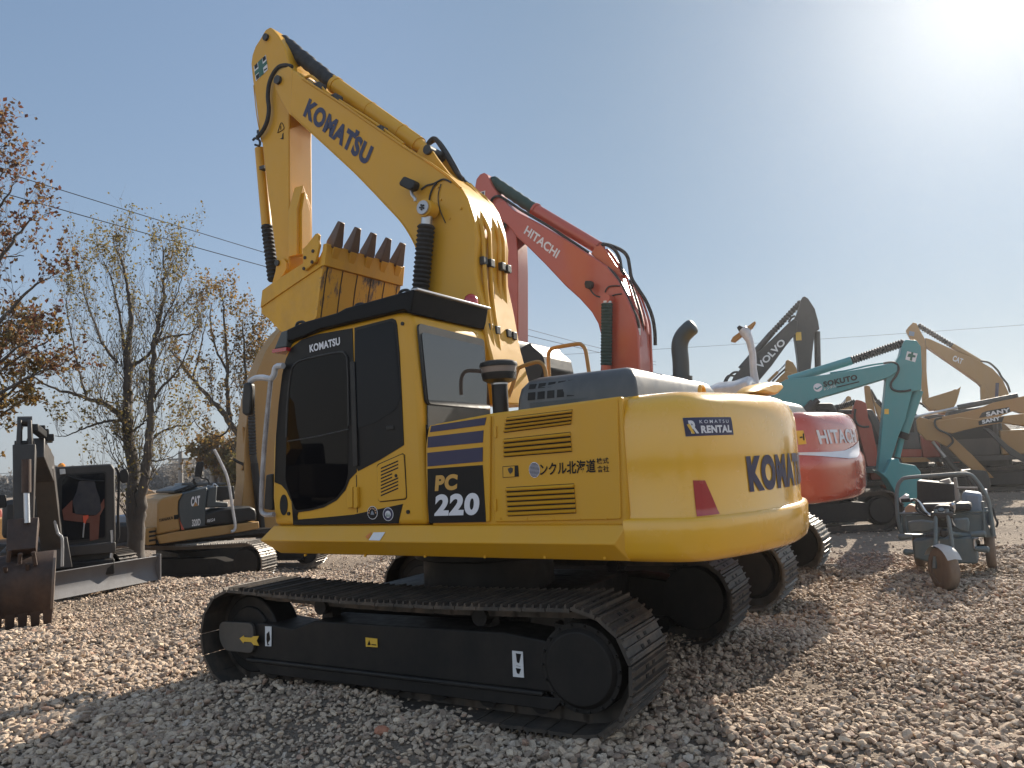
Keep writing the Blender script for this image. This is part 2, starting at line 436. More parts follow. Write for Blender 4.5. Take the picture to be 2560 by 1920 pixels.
def stone_mat():
    m, t, b = new_mat('gravel_stone')
    oi = t.nodes.new('ShaderNodeObjectInfo'); tc = t.nodes.new('ShaderNodeTexCoord')
    r = t.nodes.new('ShaderNodeValToRGB'); r.color_ramp.interpolation = 'LINEAR'; e = r.color_ramp.elements
    e[0].position = 0; e[0].color = (0.243, 0.178, 0.136, 1); e[1].position = 1; e[1].color = (0.684, 0.542, 0.401, 1)
    for p, c in ((.3, (0.408, 0.313, 0.235, 1)), (.6, (0.529, 0.412, 0.311, 1)), (.85, (0.607, 0.474, 0.346, 1)), (.93, (0.375, 0.229, 0.161, 1)), (.96, (0.519, 0.437, 0.361, 1))):
        x = e.new(p); x.color = c
    at = t.nodes.new('ShaderNodeAttribute'); at.attribute_type = 'INSTANCER'; at.attribute_name = 'tone'
    t.links.new(at.outputs['Fac'], r.inputs[0])
    n = t.nodes.new('ShaderNodeTexNoise'); n.inputs['Scale'].default_value = 3.0; n.inputs['Detail'].default_value = 8; n.inputs['Roughness'].default_value = .7
    t.links.new(tc.outputs['Object'], n.inputs['Vector'])
    mr = t.nodes.new('ShaderNodeMapRange'); mr.inputs['From Min'].default_value = .3; mr.inputs['From Max'].default_value = .7; mr.inputs['To Min'].default_value = .72; mr.inputs['To Max'].default_value = 1.22
    t.links.new(n.outputs['Fac'], mr.inputs['Value'])
    mx = t.nodes.new('ShaderNodeMix'); mx.data_type = 'RGBA'; mx.blend_type = 'MULTIPLY'; mx.inputs['Factor'].default_value = 1
    t.links.new(r.outputs[0], mx.inputs['A']); t.links.new(mr.outputs[0], mx.inputs['B']); t.links.new(mx.outputs['Result'], b.inputs['Base Color'])
    b.inputs['Roughness'].default_value = .85; b.inputs['Specular IOR Level'].default_value = .3
    bp = t.nodes.new('ShaderNodeBump'); bp.inputs['Strength'].default_value = .5; bp.inputs['Distance'].default_value = .08
    t.links.new(n.outputs['Fac'], bp.inputs['Height']); t.links.new(bp.outputs[0], b.inputs['Normal'])
    return m

def make_gravel():
    sm = stone_mat()
    lib = bpy.data.collections.new('stone_shapes')
    r = np.random.default_rng(3)
    for k in range(14):
        bm = bmesh.new(); bmesh.ops.create_icosphere(bm, subdivisions=3, radius=.5)
        co = np.array([v.co[:] for v in bm.verts])
        for _ in range(r.integers(9, 15)):                 # chip flats off the ball
            n = r.normal(size=3); n /= np.linalg.norm(n); d = r.uniform(.20, .40)
            over = co @ n - d
            co -= np.outer(np.clip(over, 0, None) * .93, n)
        co += (r.normal(size=co.shape) * .006)
        co *= r.uniform([.9, .7, .45], [1.3, 1.0, .75])
        for v, c in zip(bm.verts, co): v.co = c
        me = bpy.data.meshes.new('stone'); bm.to_mesh(me); bm.free()
        for p in me.polygons: p.use_smooth = True
        me.set_sharp_from_angle(angle=math.radians(24))
        me.materials.append(sm)
        lib.objects.link(bpy.data.objects.new('stone', me))
    # where the stones lie: dense in front, thinning to the edge of the gravel
    pts, size = [], []
    def scatter(y0, y1, dens, s0, s1, xk=.78, keep=None):
        n = int(dens * (y1 - y0) * 2 * (xk * y1 + .6))
        y = r.uniform(y0, y1, n); x = r.uniform(-1, 1, n) * (xk * y1 + .6)
        m = (np.abs(x) < xk * y + .6)
        x, y = x[m], y[m]
        e = gravel_edge(x) + r.normal(size=len(x)) * .45
        m = y < e
        if keep is not None: m = ~m & (r.uniform(size=len(x)) < keep)
        x, y = x[m], y[m]
        patch = .5 + .5 * np.sin(x * 1.7 + 1.1 * np.sin(y * 1.3)) * np.sin(y * 1.4 + .8 * np.sin(x * 1.1 + 2))      # finer, sparser lanes between coarser heaps
        m = r.uniform(size=len(x)) < .72 + .5 * patch
        x, y, patch = x[m], y[m], patch[m]
        s = (s0 + (s1 - s0) * r.beta(1.5, 3.4, len(x))) * (.72 + .48 * patch)
        pts.append(np.stack([x, y, hgt(x, y) + s * r.uniform(.10, .42, len(x))], 1)); size.append(s)
    scatter(3.4, 6.5, 930, .028, .10)
    scatter(6.5, 10, 760, .030, .10)
    scatter(10, 15, 520, .036, .105)
    scatter(15, 21, 330, .042, .115)
    scatter(10, 30, 26, .03, .10, keep=.55)
    P = np.concatenate(pts); S = np.concatenate(size)
    # leave the beds of the crawlers a little clearer
    n = len(P)
    me = bpy.data.meshes.new('gravel_points'); me.vertices.add(n); me.vertices.foreach_set('co', P.ravel().astype(np.float32))
    def attr(nm, ty, key, data):
        a = me.attributes.new(nm, ty, 'POINT'); a.data.foreach_set(key, data)
    rot = np.stack([r.normal(size=n) * .34, r.normal(size=n) * .34, r.uniform(0, 6.28, n)], 1)
    attr('rot', 'FLOAT_VECTOR', 'vector', rot.ravel().astype(np.float32))
    attr('scl', 'FLOAT', 'value', S.astype(np.float32))
    attr('pick', 'INT', 'value', r.integers(0, 14, n).astype(np.int32))
    attr('tone', 'FLOAT', 'value', r.uniform(0, 1, n).astype(np.float32))
    o = bpy.data.objects.new('gravel', me); COL.objects.link(o)
    o['kind'] = 'stuff'; o['label'] = 'loose pale crushed stone gravel covering the yard'; o['category'] = 'gravel'
    g = bpy.data.node_groups.new('gravel', 'GeometryNodeTree')
    g.interface.new_socket('Geometry', in_out='INPUT', socket_type='NodeSocketGeometry'); g.interface.new_socket('Geometry', in_out='OUTPUT', socket_type='NodeSocketGeometry')
    N = g.nodes; L = g.links
    gi, go = N.new('NodeGroupInput'), N.new('NodeGroupOutput')
    mp = N.new('GeometryNodeMeshToPoints'); ip = N.new('GeometryNodeInstanceOnPoints'); ci = N.new('GeometryNodeCollectionInfo')
    ci.inputs['Collection'].default_value = lib; ci.inputs['Separate Children'].default_value = True; ci.inputs['Reset Children'].default_value = True
    def named(nm, ty):
        a = N.new('GeometryNodeInputNamedAttribute'); a.data_type = ty; a.inputs['Name'].default_value = nm; return a.outputs['Attribute']
    L.new(gi.outputs[0], mp.inputs['Mesh']); L.new(mp.outputs[0], ip.inputs['Points']); L.new(ci.outputs[0], ip.inputs['Instance'])
    ip.inputs['Pick Instance'].default_value = True
    L.new(named('pick', 'INT'), ip.inputs['Instance Index'])
    e2r = N.new('FunctionNodeEulerToRotation'); L.new(named('rot', 'FLOAT_VECTOR'), e2r.inputs[0]); L.new(e2r.outputs[0], ip.inputs['Rotation'])
    L.new(named('scl', 'FLOAT'), ip.inputs['Scale']); L.new(ip.outputs[0], go.inputs[0])
    md = o.modifiers.new('scatter', 'NODES'); md.node_group = g
    return n
N_STONES = make_gravel()
# ---------------------------------------------------------------- shared excavator pieces
HW = 1.354
def track(fr, root, y0, y1, x0, x1, R, shoe_m, side, detail=True, ty=0.0, zc=0.0, yaw=0.0):
    """one crawler: chain of triple-grouser shoes, side frame, idler, sprocket cover, rollers"""
    L0, L1 = x0 + R, x1 - R
    per = 2 * (L1 - L0) + 2 * math.pi * R
    n = int(round(per / 0.185))
    ca, sa = math.cos(yaw), math.sin(yaw)
    Rt = lambda x, y, z: (x * ca - y * sa, x * sa + y * ca, z + zc)
    def path(s):
        s %= per; a = L1 - L0
        if s < a:
            t = s / a; sag = -0.035 * math.sin(math.pi * t)
            return L0 + s, 2 * R + sag, 0.0
        s -= a
        if s < math.pi * R:
            q = s / R; return L1 + R * math.sin(q), R + R * math.cos(q), q
        s -= math.pi * R
        if s < a: return L1 - s, 0.0, math.pi
        s -= a; q = s / R
        return L0 - R * math.sin(q), R - R * math.cos(q), math.pi + q
    mb = MB()
    P = per / n
    prof = [(-P * .5, -.012), (-P * .5, .012), (-P * .40, .014), (-P * .37, .040), (-P * .31, .040), (-P * .28, .012), (-P * .05, .012), (-P * .03, .034), (P * .03, .034), (P * .05, .012),
            (P * .28, .012), (P * .31, .036), (P * .36, .036), (P * .39, .012), (P * .47, .010), (P * .47, -.012)]
    r = random.Random(5)
    for i in range(n):
        x, z, q = path((i + 0.5) * P)
        q += r.uniform(-.03, .03)
        c, s_ = math.cos(q), math.sin(q)
        # outward normal (s, c) for rotation q, tangent (c, -s)
        ring = [(x + a * c + b * s_, z - a * s_ + b * c) for a, b in prof]
        mb.loft([[Rt(px, y0, pz) for px, pz in ring], [Rt(px, y1, pz) for px, pz in ring]])
        ym = (y0 + y1) / 2
        for dy in (-.062, .062):
            for da in (-.20 * P, .14 * P):
                h = [(x + a * c + b * s_, z - a * s_ + b * c) for a, b in ((da - .012, .0), (da + .014, .0), (da + .014, .0165), (da - .012, .0165))]
                mb.loft([[Rt(px, ym + dy - .022, pz) for px, pz in h], [Rt(px, ym + dy + .022, pz) for px, pz in h]], 1)
        lk = [(x + a * c + b * s_, z - a * s_ + b * c) for a, b in ((-P * .6, -.10), (P * .6, -.10), (P * .6, -.01), (-P * .6, -.01))]
        for dy in (-.10, .07):
            mb.loft([[Rt(px, ym + dy, pz) for px, pz in lk], [Rt(px, ym + dy + .03, pz) for px, pz in lk]])
    ch = mb.build('track_chain', [shoe_m, HOLE], root)
    ym = (y0 + y1) / 2
    yo = y1 if side > 0 else y0                # the outer edge
    s = side
    m = MB()
    fy0, fy1 = ym - .20, ym + .20
    def pr(mb_, poly, a, b): mb_.loft([[Rt(x, a, z) for x, z in poly], [Rt(x, b, z) for x, z in poly]])
    yout = yo - s * .13
    pr(m, [(x0 + .62, .22), (x1 - .52, .22), (x1 - .48, .30), (x1 - .48, .50), (x1 - .62, .53), (x1 - 1.0, .50), (x1 - 1.25, .58), (x0 + 1.0, .60), (x0 + .62, .56)], ym - s * .18, yout)
    pr(m, [(x0 + .70, .19), (x1 - .45, .19), (x1 - .45, .225), (x0 + .70, .225)], ym - s * .2, yout + s * .03)
    m.build('side_frame', FRAMEB, root, bevel=.012)
    if not detail: 
        mm = MB()
        for xc in (x0 + R, x1 - R):
            mm.cyl(Rt(xc, ym - .12, R), Rt(xc, ym + .12, R), R - .09, n=24)
            mm.cyl(Rt(xc, ym + s * .12, R), Rt(xc, yo - s * .08, R), R - .14, n=24)
        mm.build('drive_wheel', FRAMEB, root, bevel=.01)
        return ch
    d = MB(); d.cyl(Rt(x1 - R, ym - .13, R), Rt(x1 - R, ym + .13, R), R - .07, n=32)
    d.cyl(Rt(x1 - R, ym - .15, R), Rt(x1 - R, ym + .15, R), R - .16, n=32); d.build('idler_wheel', FRAMEB, root, bevel=.012)
    pl = MB(); pl_poly = rounded([(x1 - .56, .27), (x1 - .19, .27), (x1 - .12, .36), (x1 - .12, .52), (x1 - .56, .53)], .07)
    pr(pl, pl_poly, yout + s * .005, yout + s * .035)
    idp = pl.build('idler_guard_plate', paint('guard_plate_grey', (0.055, 0.05, 0.045), .5, .5, (.12, .1, .08, 1)) if 'guard_plate_grey' not in MATS else MATS['guard_plate_grey'], root, bevel=.004)
    sp = MB(); sp.cyl(Rt(x0 + R, ym - s * .2, R), Rt(x0 + R, yo - s * .12, R), .30, n=40); sp.cyl(Rt(x0 + R, yo - s * .12, R), Rt(x0 + R, yo - s * .09, R), .27, .24, n=40)
    for k in range(18):
        a = k * 2 * math.pi / 18
        sp.cyl(Rt(x0 + R + .285 * math.cos(a), yo - s * .125, R + .285 * math.sin(a)), Rt(x0 + R + .285 * math.cos(a), yo - s * .105, R + .285 * math.sin(a)), .012, n=8)
    sp.build('final_drive_cover', FRAMEB, root, bevel=.008)
    tt = MB(); poly = []
    for k in range(42):
        a = k * 2 * math.pi / 42; rr = R - .035 if k % 2 else R - .10
        poly.append((x0 + R + rr * math.cos(a), R + rr * math.sin(a)))
    pr(tt, poly, ym - .05, ym + .05); tt.build('sprocket', FRAMEB, root)
    gd_ = MB(); pr(gd_, [(x0 + .62, .105), (x1 - .62, .105), (x1 - .55, .19), (x0 + .55, .19)], ym + s * .205, ym + s * .225); gd_.build('roller_guard', FRAMEB, root, bevel=.006)
    for k in range(7):
        xr = x0 + .75 + k * (x1 - x0 - 1.45) / 6
        rb = MB(); rb.cyl(Rt(xr, ym - .17, .135), Rt(xr, ym + .17, .135), .085, n=20); rb.cyl(Rt(xr, ym - .2, .135), Rt(xr, ym + s * .2, .135), .045, n=14); rb.build('track_roller', FRAMEB, root)
    for xr in (x0 + 1.25, x1 - 1.25):
        rb = MB(); rb.cyl(Rt(xr, ym - .14, 2 * R - .13), Rt(xr, ym + .14, 2 * R - .13), .065, n=20)
        rb.box(Rt(xr - .06, ym - .05, .5), Rt(xr + .06, ym + .05, 2 * R - .14))
        rb.build('carrier_roller', FRAMEB, root)
    return ch

class CWShape:
    """counterweight: plan outline from the left side round the tail to the right side, lofted over a height profile"""
    def __init__(s, tail=2.90, xs=-2.03, hw=HW):
        pts = [(xs, hw), (-2.20, hw), (-2.34, hw - .012), (-2.44, hw - .045), (-2.52, hw - .10), (-2.575, hw - .17)]
        a0 = math.atan2(hw - .21, -2.60)
        R = math.hypot(2.60, hw - .21)
        y = hw - .25
        k = 14
        for i in range(k + 1):
            yy = y * (1 - i / k)
            pts.append((-(2.60 + (tail - 2.60) * (1 - (yy / (hw - .21)) ** 2)), yy))
        s.half = pts
        s.pts = pts + [(x, -yy) for x, yy in pts[::-1][1:]]
        s.seg = [0]
        for a, b in zip(s.pts[:-1], s.pts[1:]):
            s.seg.append(s.seg[-1] + math.hypot(b[0] - a[0], b[1] - a[1]))
        s.prof = [(1.095, .10), (1.10, .05), (1.13, .012), (1.18, -.006), (1.36, -.012), (1.378, -.006), (1.392, .028), (1.42, .036), (1.75, .030), (2.02, .030), (2.10, .045), (2.16, .075), (2.205, .125), (2.235, .20), (2.248, .30)]
    def normals(s):
        N = []
        for i in range(len(s.pts)):
            a = s.pts[max(i - 1, 0)]; b = s.pts[min(i + 1, len(s.pts) - 1)]
            t = Vector((b[0] - a[0], b[1] - a[1])).normalized()
            N.append(Vector((t.y, -t.x)))
        return N
    def inset(s, z):
        P = s.prof
        if z <= P[0][0]: return P[0][1]
        for (z0, i0), (z1, i1) in zip(P[:-1], P[1:]):
            if z <= z1: return i0 + (i1 - i0) * (z - z0) / (z1 - z0)
        return P[-1][1]
    def build(s, root, mat, dz=0.0):
        N = s.normals(); mb = MB(); rings = []
        n = len(s.pts)
        for z, ins in s.prof:
            ring = []
            for i, (x, y) in enumerate(s.pts):
                end = 1 if i in (0, n - 1) else 0
                w = N[i] if not end else Vector((0, 1 if i == 0 else -1))
                q = Vector((x, y)) - Vector((w.x, w.y)) * ins
                ring.append((q.x, q.y, z + dz))
            ring.append((-1.98, ring[-1][1], z + dz)); ring.append((-1.98, ring[0][1], z + dz))
            rings.append(ring)
        mb.loft(rings)
        return mb.build('counterweight', mat, root, ang=50)
    def at(s, t, z, off=0.005):
        t = max(0, min(t, s.seg[-1] - 1e-4))
        N = s.normals()
        i = max(k for k in range(len(s.seg) - 1) if s.seg[k] <= t)
        f = (t - s.seg[i]) / (s.seg[i + 1] - s.seg[i])
        p = Vector(s.pts[i]).lerp(Vector(s.pts[i + 1]), f); w = N[i].lerp(N[i + 1], f).normalized()
        q = p + w * (off - s.inset(z))
        return (q.x, q.y, z)
    def hit(s, fr, uv):
        """(distance along the outline, height) under a pixel"""
        o = fr.loc(Vector((0, 0, CAMH))); r = ray(*uv); d = Vector((r.dot(fr.d), r.dot(fr.l), r.z))
        best = None
        for i in range(len(s.pts) - 1):
            a, b = Vector(s.pts[i]), Vector(s.pts[i + 1]); e = b - a
            den = d.x * e.y - d.y * e.x
            if abs(den) < 1e-9: continue
            t = ((a.x - o.x) * e.y - (a.y - o.y) * e.x) / den
            u = ((a.x - o.x) * d.y - (a.y - o.y) * d.x) / den
            if -1e-6 <= u <= 1 + 1e-6 and t > 0 and (best is None or t < best[0]):
                best = (t, s.seg[i] + u * (s.seg[i + 1] - s.seg[i]), o.z + d.z * t)
        return best[1:] if best else None
    def patch(s, name, corners, mat, root, off=0.004, nx=10, nz=8):
        """a sticker wrapped on the surface, corners as (t, z): bottom left, bottom right, top right, top left"""
        bl, br, tr, tl = [Vector(c) for c in corners]; rows = []
        for j in range(nz + 1):
            L, R = bl.lerp(tl, j / nz), br.lerp(tr, j / nz)
            rows.append([s.at(*L.lerp(R, i / nx), off) for i in range(nx + 1)])
        return MB().loft(rows, closed=False, cap=False).build(name, mat, root)

def slab(fr, y0, y1, uvs, yref=None):
    return (fr.xz(y1 if yref is None else yref, uvs), y0, y1)

def hose(fr, y, uvs, r, name, mat, parent, ys=None):
    pts = [fr.on_y(y if ys is None else ys[i], q) for i, q in enumerate(uvs)]
    return MB().tube(pts, r, 8, 5).build(name, mat, parent)

# ================================================================ the yellow excavator in front
M = Frame(-0.31, 7.483, 30.48)
main = thing('excavator', M, 'large yellow excavator nearest the viewer, PC 220 on its side panel', 'excavator', 'excavators in the yard')
Z1 = lambda pts: zoomed(560, 40, .3617, pts)
Z2 = lambda pts: zoomed(560, 500, .3617, pts)
Z3 = lambda pts: zoomed(560, 860, .3617, pts)
ZB = lambda pts: zoomed(1040, 860, .3617, pts)

# undercarriage (a degree out of line with the upper structure, as in the photograph)
TY = math.radians(30.48 - 29.47)
for side in (1, -1):
    track(M, main, *((.95, 1.63) if side > 0 else (-1.63, -.95)), -2.03, 2.06, .405, SHOE, side, True, yaw=TY)
mb = MB()
mb.prism_z([(-1.0, -1.0), (-1.0, 1.0), (-.55, .55), (.55, .55), (1.1, 1.0), (1.1, -1.0), (.55, -.55), (-.55, -.55)], .38, .68)
mb.cyl((0, 0, .66), (0, 0, .96), .62, n=48)
mb.build('carbody', FRAMEB, main, bevel=.02)
MB().cyl((0, 0, .96), (0, 0, 1.10), .70, n=48).build('swing_bearing', FRAMEB, main, bevel=.01)
yl = 1.63 - .13
def tpt(x, y, z): return Vector((x * math.cos(TY) - y * math.sin(TY), x * math.sin(TY) + y * math.cos(TY), z))
def track_sticker(name, uvs, mat, y=1.506, th=.004):
    T = Frame(M.o.x, M.o.y, 29.47); pts = T.xz(y, uvs)
    return MB().loft([[tpt(x, y, z) for x, z in pts], [tpt(x, y + th, z) for x, z in pts]]).build(name, mat, main)
ZT = lambda pts: zoomed(480, 1320, .3165, pts)
ZU = lambda pts: zoomed(1060, 1320, .3888, pts)
track_sticker('arrow_sticker', ZT([(378, 872), (410, 848), (412, 862), (470, 866), (485, 855), (530, 853), (512, 890), (530, 928), (490, 924), (470, 900), (412, 897), (408, 910)]), YSTK, 1.54)
track_sticker('warning_sticker', ZT([(580, 776), (630, 778), (628, 934), (580, 932)]), WHT2)
track_sticker('warning_sticker', ZT([(1372, 864), (1464, 874), (1468, 942), (1376, 936)]), YSTK)
track_sticker('warning_sticker', ZU([(568, 788), (636, 795), (644, 962), (574, 955)]), WHT2)
for uvs in ([(590, 835), (610, 815), (618, 880), (600, 910), (612, 925), (596, 928), (588, 880)],):
    track_sticker('sticker_symbol', ZT(uvs), DECB, 1.5105, .001)
track_sticker('sticker_symbol', ZT([(1385, 925), (1400, 885), (1412, 925)]), DECB, 1.5105, .001)
track_sticker('sticker_symbol', ZT([(1418, 916), (1456, 920), (1456, 928), (1418, 924)]), DECB, 1.5105, .001)
for a, b in ((805, 870), (885, 890), (900, 940)):
    track_sticker('sticker_symbol', ZU([(590, a), (624, a + 6), (612, b), (598, b - 6)]), DECB, 1.5105, .001)

# revolving frame, side skirts
mb = MB(); mb.box((-2.0, -1.28, 1.12), (1.45, 1.28, 1.34)); mb.build('revolving_frame', BLACK, main, bevel=.01)
for s in (1, -1):
    y = lambda k: s * k
    mb = MB()
    secs = [(-2.02, 1.345, 1.30, 1.36), (-1.93, 1.42, 1.235, 1.335), (1.34, 1.42, 1.235, 1.335)]
    V = [(-2.00, s * 1.350, 1.352), (1.42, s * 1.350, 1.352), (1.60, s * 1.36, 1.222), (1.36, s * 1.33, 1.105), (-2.00, s * 1.33, 1.105), (-1.93, s * 1.425, 1.228), (1.45, s * 1.425, 1.228),
         (-2.00, s * 1.20, 1.105), (1.36, s * 1.20, 1.105), (1.42, s * 1.20, 1.352), (-2.00, s * 1.20, 1.352)]
    F = [[0, 1, 6, 5], [1, 2, 6], [6, 2, 3], [5, 6, 3, 4], [0, 5, 4], [4, 3, 8, 7], [0, 10, 9, 1], [1, 9, 8, 3, 2], [0, 4, 7, 10], [10, 7, 8, 9]]
    mb._add(V, F)
    mb.build('side_skirt', YEL, main, bevel=.008)
p = [M.on_y(1.43, q) for q in Z3([(1020, 1350), (1100, 1352), (1115, 1300), (1035, 1302)])]
def skirt_pt(q):          # the sloping upper facet of the skirt
    x, z = q; return (x, 1.352 + (1.352 - z) * (.073 / .124) + .004, z)
st = [skirt_pt((a.x, a.z)) for a in (M.on_y(1.385, q) for q in Z3([(1020, 1352), (1098, 1355), (1115, 1300), (1035, 1302)]))]
MB()._add(st, [[0, 1, 2, 3]]).build('paper_label', WHT2, main)
st = [skirt_pt((a.x, a.z)) for a in (M.on_y(1.385, q) for q in Z3([(988, 1328), (1008, 1308), (1014, 1298), (1022, 1310), (1018, 1330), (1008, 1345)]))]
MB()._add(st, [[0, 1, 2, 3, 4, 5]]).build('orange_mark', paint('orange_mark', (.55, .16, .02), .5), main)

# body behind the cab: left side box with doors, engine bay, right side boxes
ztop = [M.on_y(HW, q) for q in ((1075, 1061), (1229, 1033), (1550, 990))]
za, zb_, zc_ = [p.z for p in ztop]
mb = MB()
mb.prism([(-2.02, 1.34), (-.35, 1.34), (-.35, za - .02), (-.42, za), (-.95, zb_), (-2.02, zc_)], .30, HW - .012)
mb.box((-2.02, -1.33, 1.34), (-.95, .30, 2.16))
mb.build('engine_housing', YEL, main, bevel=.02)
mb = MB(); mb.box((-.9, -1.335, 1.34), (1.05, -.62, 1.98)); mb.box((1.05, -1.335, 1.34), (1.42, -.62, 1.60)); mb.build('tank_box', YEL, main, bevel=.03)
def door(name, uvs, r, mat=YEL, y1=HW + .006, th=.02):
    return MB().prism(rounded(M.xz(HW, uvs), r), y1 - th, y1).build(name, mat, main, bevel=.007)
d1 = door('side_door', [(1074, 1064), (1227, 1037), (1225, 1305), (1072, 1308), (1066, 1180), (1066, 1110)], .02)
d2 = door('side_door', [(1236, 1036), (1544, 995), (1553, 1298), (1237, 1305)], .025)
for q in ([(1435, 566), (1815, 507), (1803, 560), (1424, 610)], [(1411, 642), (1795, 597), (1790, 680), (1408, 717)], [(1407, 752), (1790, 713), (1789, 812), (1408, 847)]):
    decal('stripe_decal', M, HW + .006, Z3(q), NAVY, main)
decal('number_panel', M, HW + .006, Z3([(1408, 863), (1789, 836), (1812, 1230), (1419, 1238), (1410, 1100)]), DECB, main)
def plettering(name, body, fr, y, bl, br, tl, mat, parent, bold=.03):
    return lettering(name, body, fr.on_y(y, bl), fr.on_y(y, br), fr.on_y(y, tl), mat, parent, bold, .003)
q = Z3([(1458, 1018), (1610, 1008), (1466, 908)]); plettering('lettering', 'PC', M, HW + .011, *q, paint('gold_lettering', (.52, .28, .05), .35), main, .055)
q = Z3([(1455, 1190), (1762, 1182), (1464, 1040)]); plettering('lettering', '220', M, HW + .011, *q, WHT, main, .05)
# louvres
def louvre(uvs, n):
    c = [M.on_y(HW, q) for q in ZB(uvs)]            # tl, tr, br, bl
    y = HW + .002
    mb = MB(); P = [(a.x, a.z) for a in c]
    mb.prism(P, y, y + .007, 1)
    for k in range(n):
        t0, t1 = (k + .10) / n, (k + .80) / n
        L0, L1 = c[0].lerp(c[3], t0), c[0].lerp(c[3], t1); R0, R1 = c[1].lerp(c[2], t0), c[1].lerp(c[2], t1)
        rr = [[(p.x, y + .005, p.z), ((p.x + q.x) / 2, y + .030, (p.z * .35 + q.z * .65)), (q.x, y + .022, q.z), (q.x, y + .005, q.z)] for p, q in ((L0, L1), (R0, R1))]
        mb.loft(rr)
    mb.build('vent_louvre', [YEL, HOLE], d2)
louvre([(632, 506), (1085, 452), (1075, 556), (613, 615)], 4)
louvre([(612, 655), (1070, 607), (1080, 746), (613, 783)], 4)
louvre([(628, 990), (1095, 963), (1110, 1170), (640, 1191)], 6)
# latch
decal('latch', M, HW + .006, ZB([(600, 846), (706, 838), (712, 916), (602, 925)]), HOLE, d2)
decal('latch_plate', M, HW + .010, ZB([(604, 850), (682, 844), (682, 916), (605, 921)]), YEL, d2)
decal('lock_cover', M, HW + .013, ZB([(636, 862), (655, 852), (672, 860), (668, 885), (652, 898), (640, 880)]), VGREY, d2)
# company lettering
q = ZB([(858, 912), (1244, 888), (856, 822)]); plettering('lettering', 'ンクル北海道', M, HW + .008, *q, DECB, d2, .022)
q = ZB([(1250, 830), (1335, 826), (1247, 788)]); plettering('lettering', '株式', M, HW + .008, *q, DECB, d2, .016)
q = ZB([(1254, 888), (1337, 884), (1251, 842)]); plettering('lettering', '會社', M, HW + .008, *q, DECB, d2, .016)
cc = M.on_y(HW + .009, ZB([(818, 870)])[0]); rx = (M.on_y(HW + .009, ZB([(853, 868)])[0]) - cc).length; rz = (M.on_y(HW + .009, ZB([(818, 820)])[0]) - cc).length
mb = MB(); mb._add([(cc.x + rx * 1.08 * math.cos(a), cc.y, cc.z + rz * 1.08 * math.sin(a)) for a in [k * 2 * math.pi / 28 for k in range(28)]], [list(range(28))])
mb.build('emblem', WHT, d2)
mb = MB()
for k in range(-5, 6):
    h = k / 5.6; w = math.sqrt(1 - h * h) * rx; z = cc.z + h * rz; t = rz * .055
    mb._add([(cc.x - w, cc.y + .002, z - t), (cc.x + w, cc.y + .002, z - t), (cc.x + w, cc.y + .002, z + t), (cc.x - w, cc.y + .002, z + t)], [[0, 1, 2, 3]])
mb.build('emblem_stripe', NAVY, d2)

# counterweight
CW = CWShape()
cw = CW.build(main, YELB)
def cwpatch(name, uvs, mat, off=.004, parent=None):
    return CW.patch(name, [CW.hit(M, u) for u in uvs], mat, parent or cw, off)
cwpatch('sign_panel', [(1716, 1091), (1842, 1086), (1836, 1042), (1708, 1044)], NAVY)
def cwtext(body, bl, br, tl, mat, bold=.03, off=.007, shift=0.0):
    a, b, c = [Vector(CW.hit(M, u)) for u in (bl, br, tl)]
    return lettering('lettering', body, None, None, None, mat, cw, bold, mapf=lambda x, y: CW.at(*(a + (b - a) * float(x) + (c - a) * float(y)), off))
ZC = lambda pts: zoomed(1520, 860, .3495, pts)
q = ZC([(682, 637), (905, 630), (676, 582)]); cwtext('RENTAL', *q, WHT, .05)
q = ZC([(668, 566), (882, 562), (667, 542)]); cwtext('K O M A T S U', *q, WHT, .005)
q = ZC([(604, 640), (664, 638), (578, 546)]); cwtext('R', *q, WHT, .05)
cwpatch('sign_mark', ZC([(610, 640), (632, 640), (592, 570), (568, 575)]), YSTK, .0085)
cwpatch('rear_reflector', [(1745, 1291.5), (1806.5, 1284.5), (1768, 1201), (1735, 1201)], REDL, .006)
a = Vector(CW.hit(M, (1884, 1231))); c = Vector(CW.hit(M, (1872, 1139.5)))
lettering('lettering', 'KOMATSU', None, None, None, NAVY, cw, .06, mapf=lambda x, y: CW.at(a.x + (c.x - a.x) * y + 1.26 * float(x), a.y + (c.y - a.y) * float(y), .006))

# hood, grille, exhaust, rails
mb = MB()
H0, H1 = 2.20, 2.475
rings = []
for z, i in ((2.16, 0), (2.30, .012), (2.38, .03), (2.44, .075), (2.468, .14), (2.478, .22)):
    rings.append([(-1.03 - i, 1.10 - i, z), (-2.05 + i * .8, 1.12 - i, z), (-2.05 + i * .8, -.98 + i, z), (-1.03 - i, -.98 + i, z)])
mb.loft(rings); hood = mb.build('engine_hood', HOOD, main, bevel=.03, seg=3)
mb = MB()
for r_, (z0, z1, yy, tilt) in enumerate(((2.285, 2.345, 1.094, .014), (2.372, 2.412, 1.072, .022))):
    for k in range(9):
        x = -1.14 - k * .085
        mb.loft([[(x, yy, z0), (x - .062, yy, z0), (x - .062, yy - tilt, z1), (x, yy - tilt, z1)], [(x, yy + .006, z0), (x - .062, yy + .006, z0), (x - .062, yy - tilt + .006, z1), (x, yy - tilt + .006, z1)]])
mb.build('grille_opening', HOLE, hood)
MB().prism([(-1.16, 2.17), (-1.98, 2.17), (-1.98, 2.265), (-1.16, 2.265)], 1.09, 1.104).build('hood_side_panel', HOODD, hood, bevel=.004)
yx = -.45
ex = [M.on_y(yx, q) for q in ((1703, 945), (1702, 905), (1699, 866), (1706, 842), (1722, 824), (1738, 812))]
mb = MB(); P = smooth_path(ex, 5); n = len(P)
mb.rings(P, [.075] * (n - 3) + [.070, .056, .018], 24); mb.build('exhaust_stack', HOODD, main, ang=60)
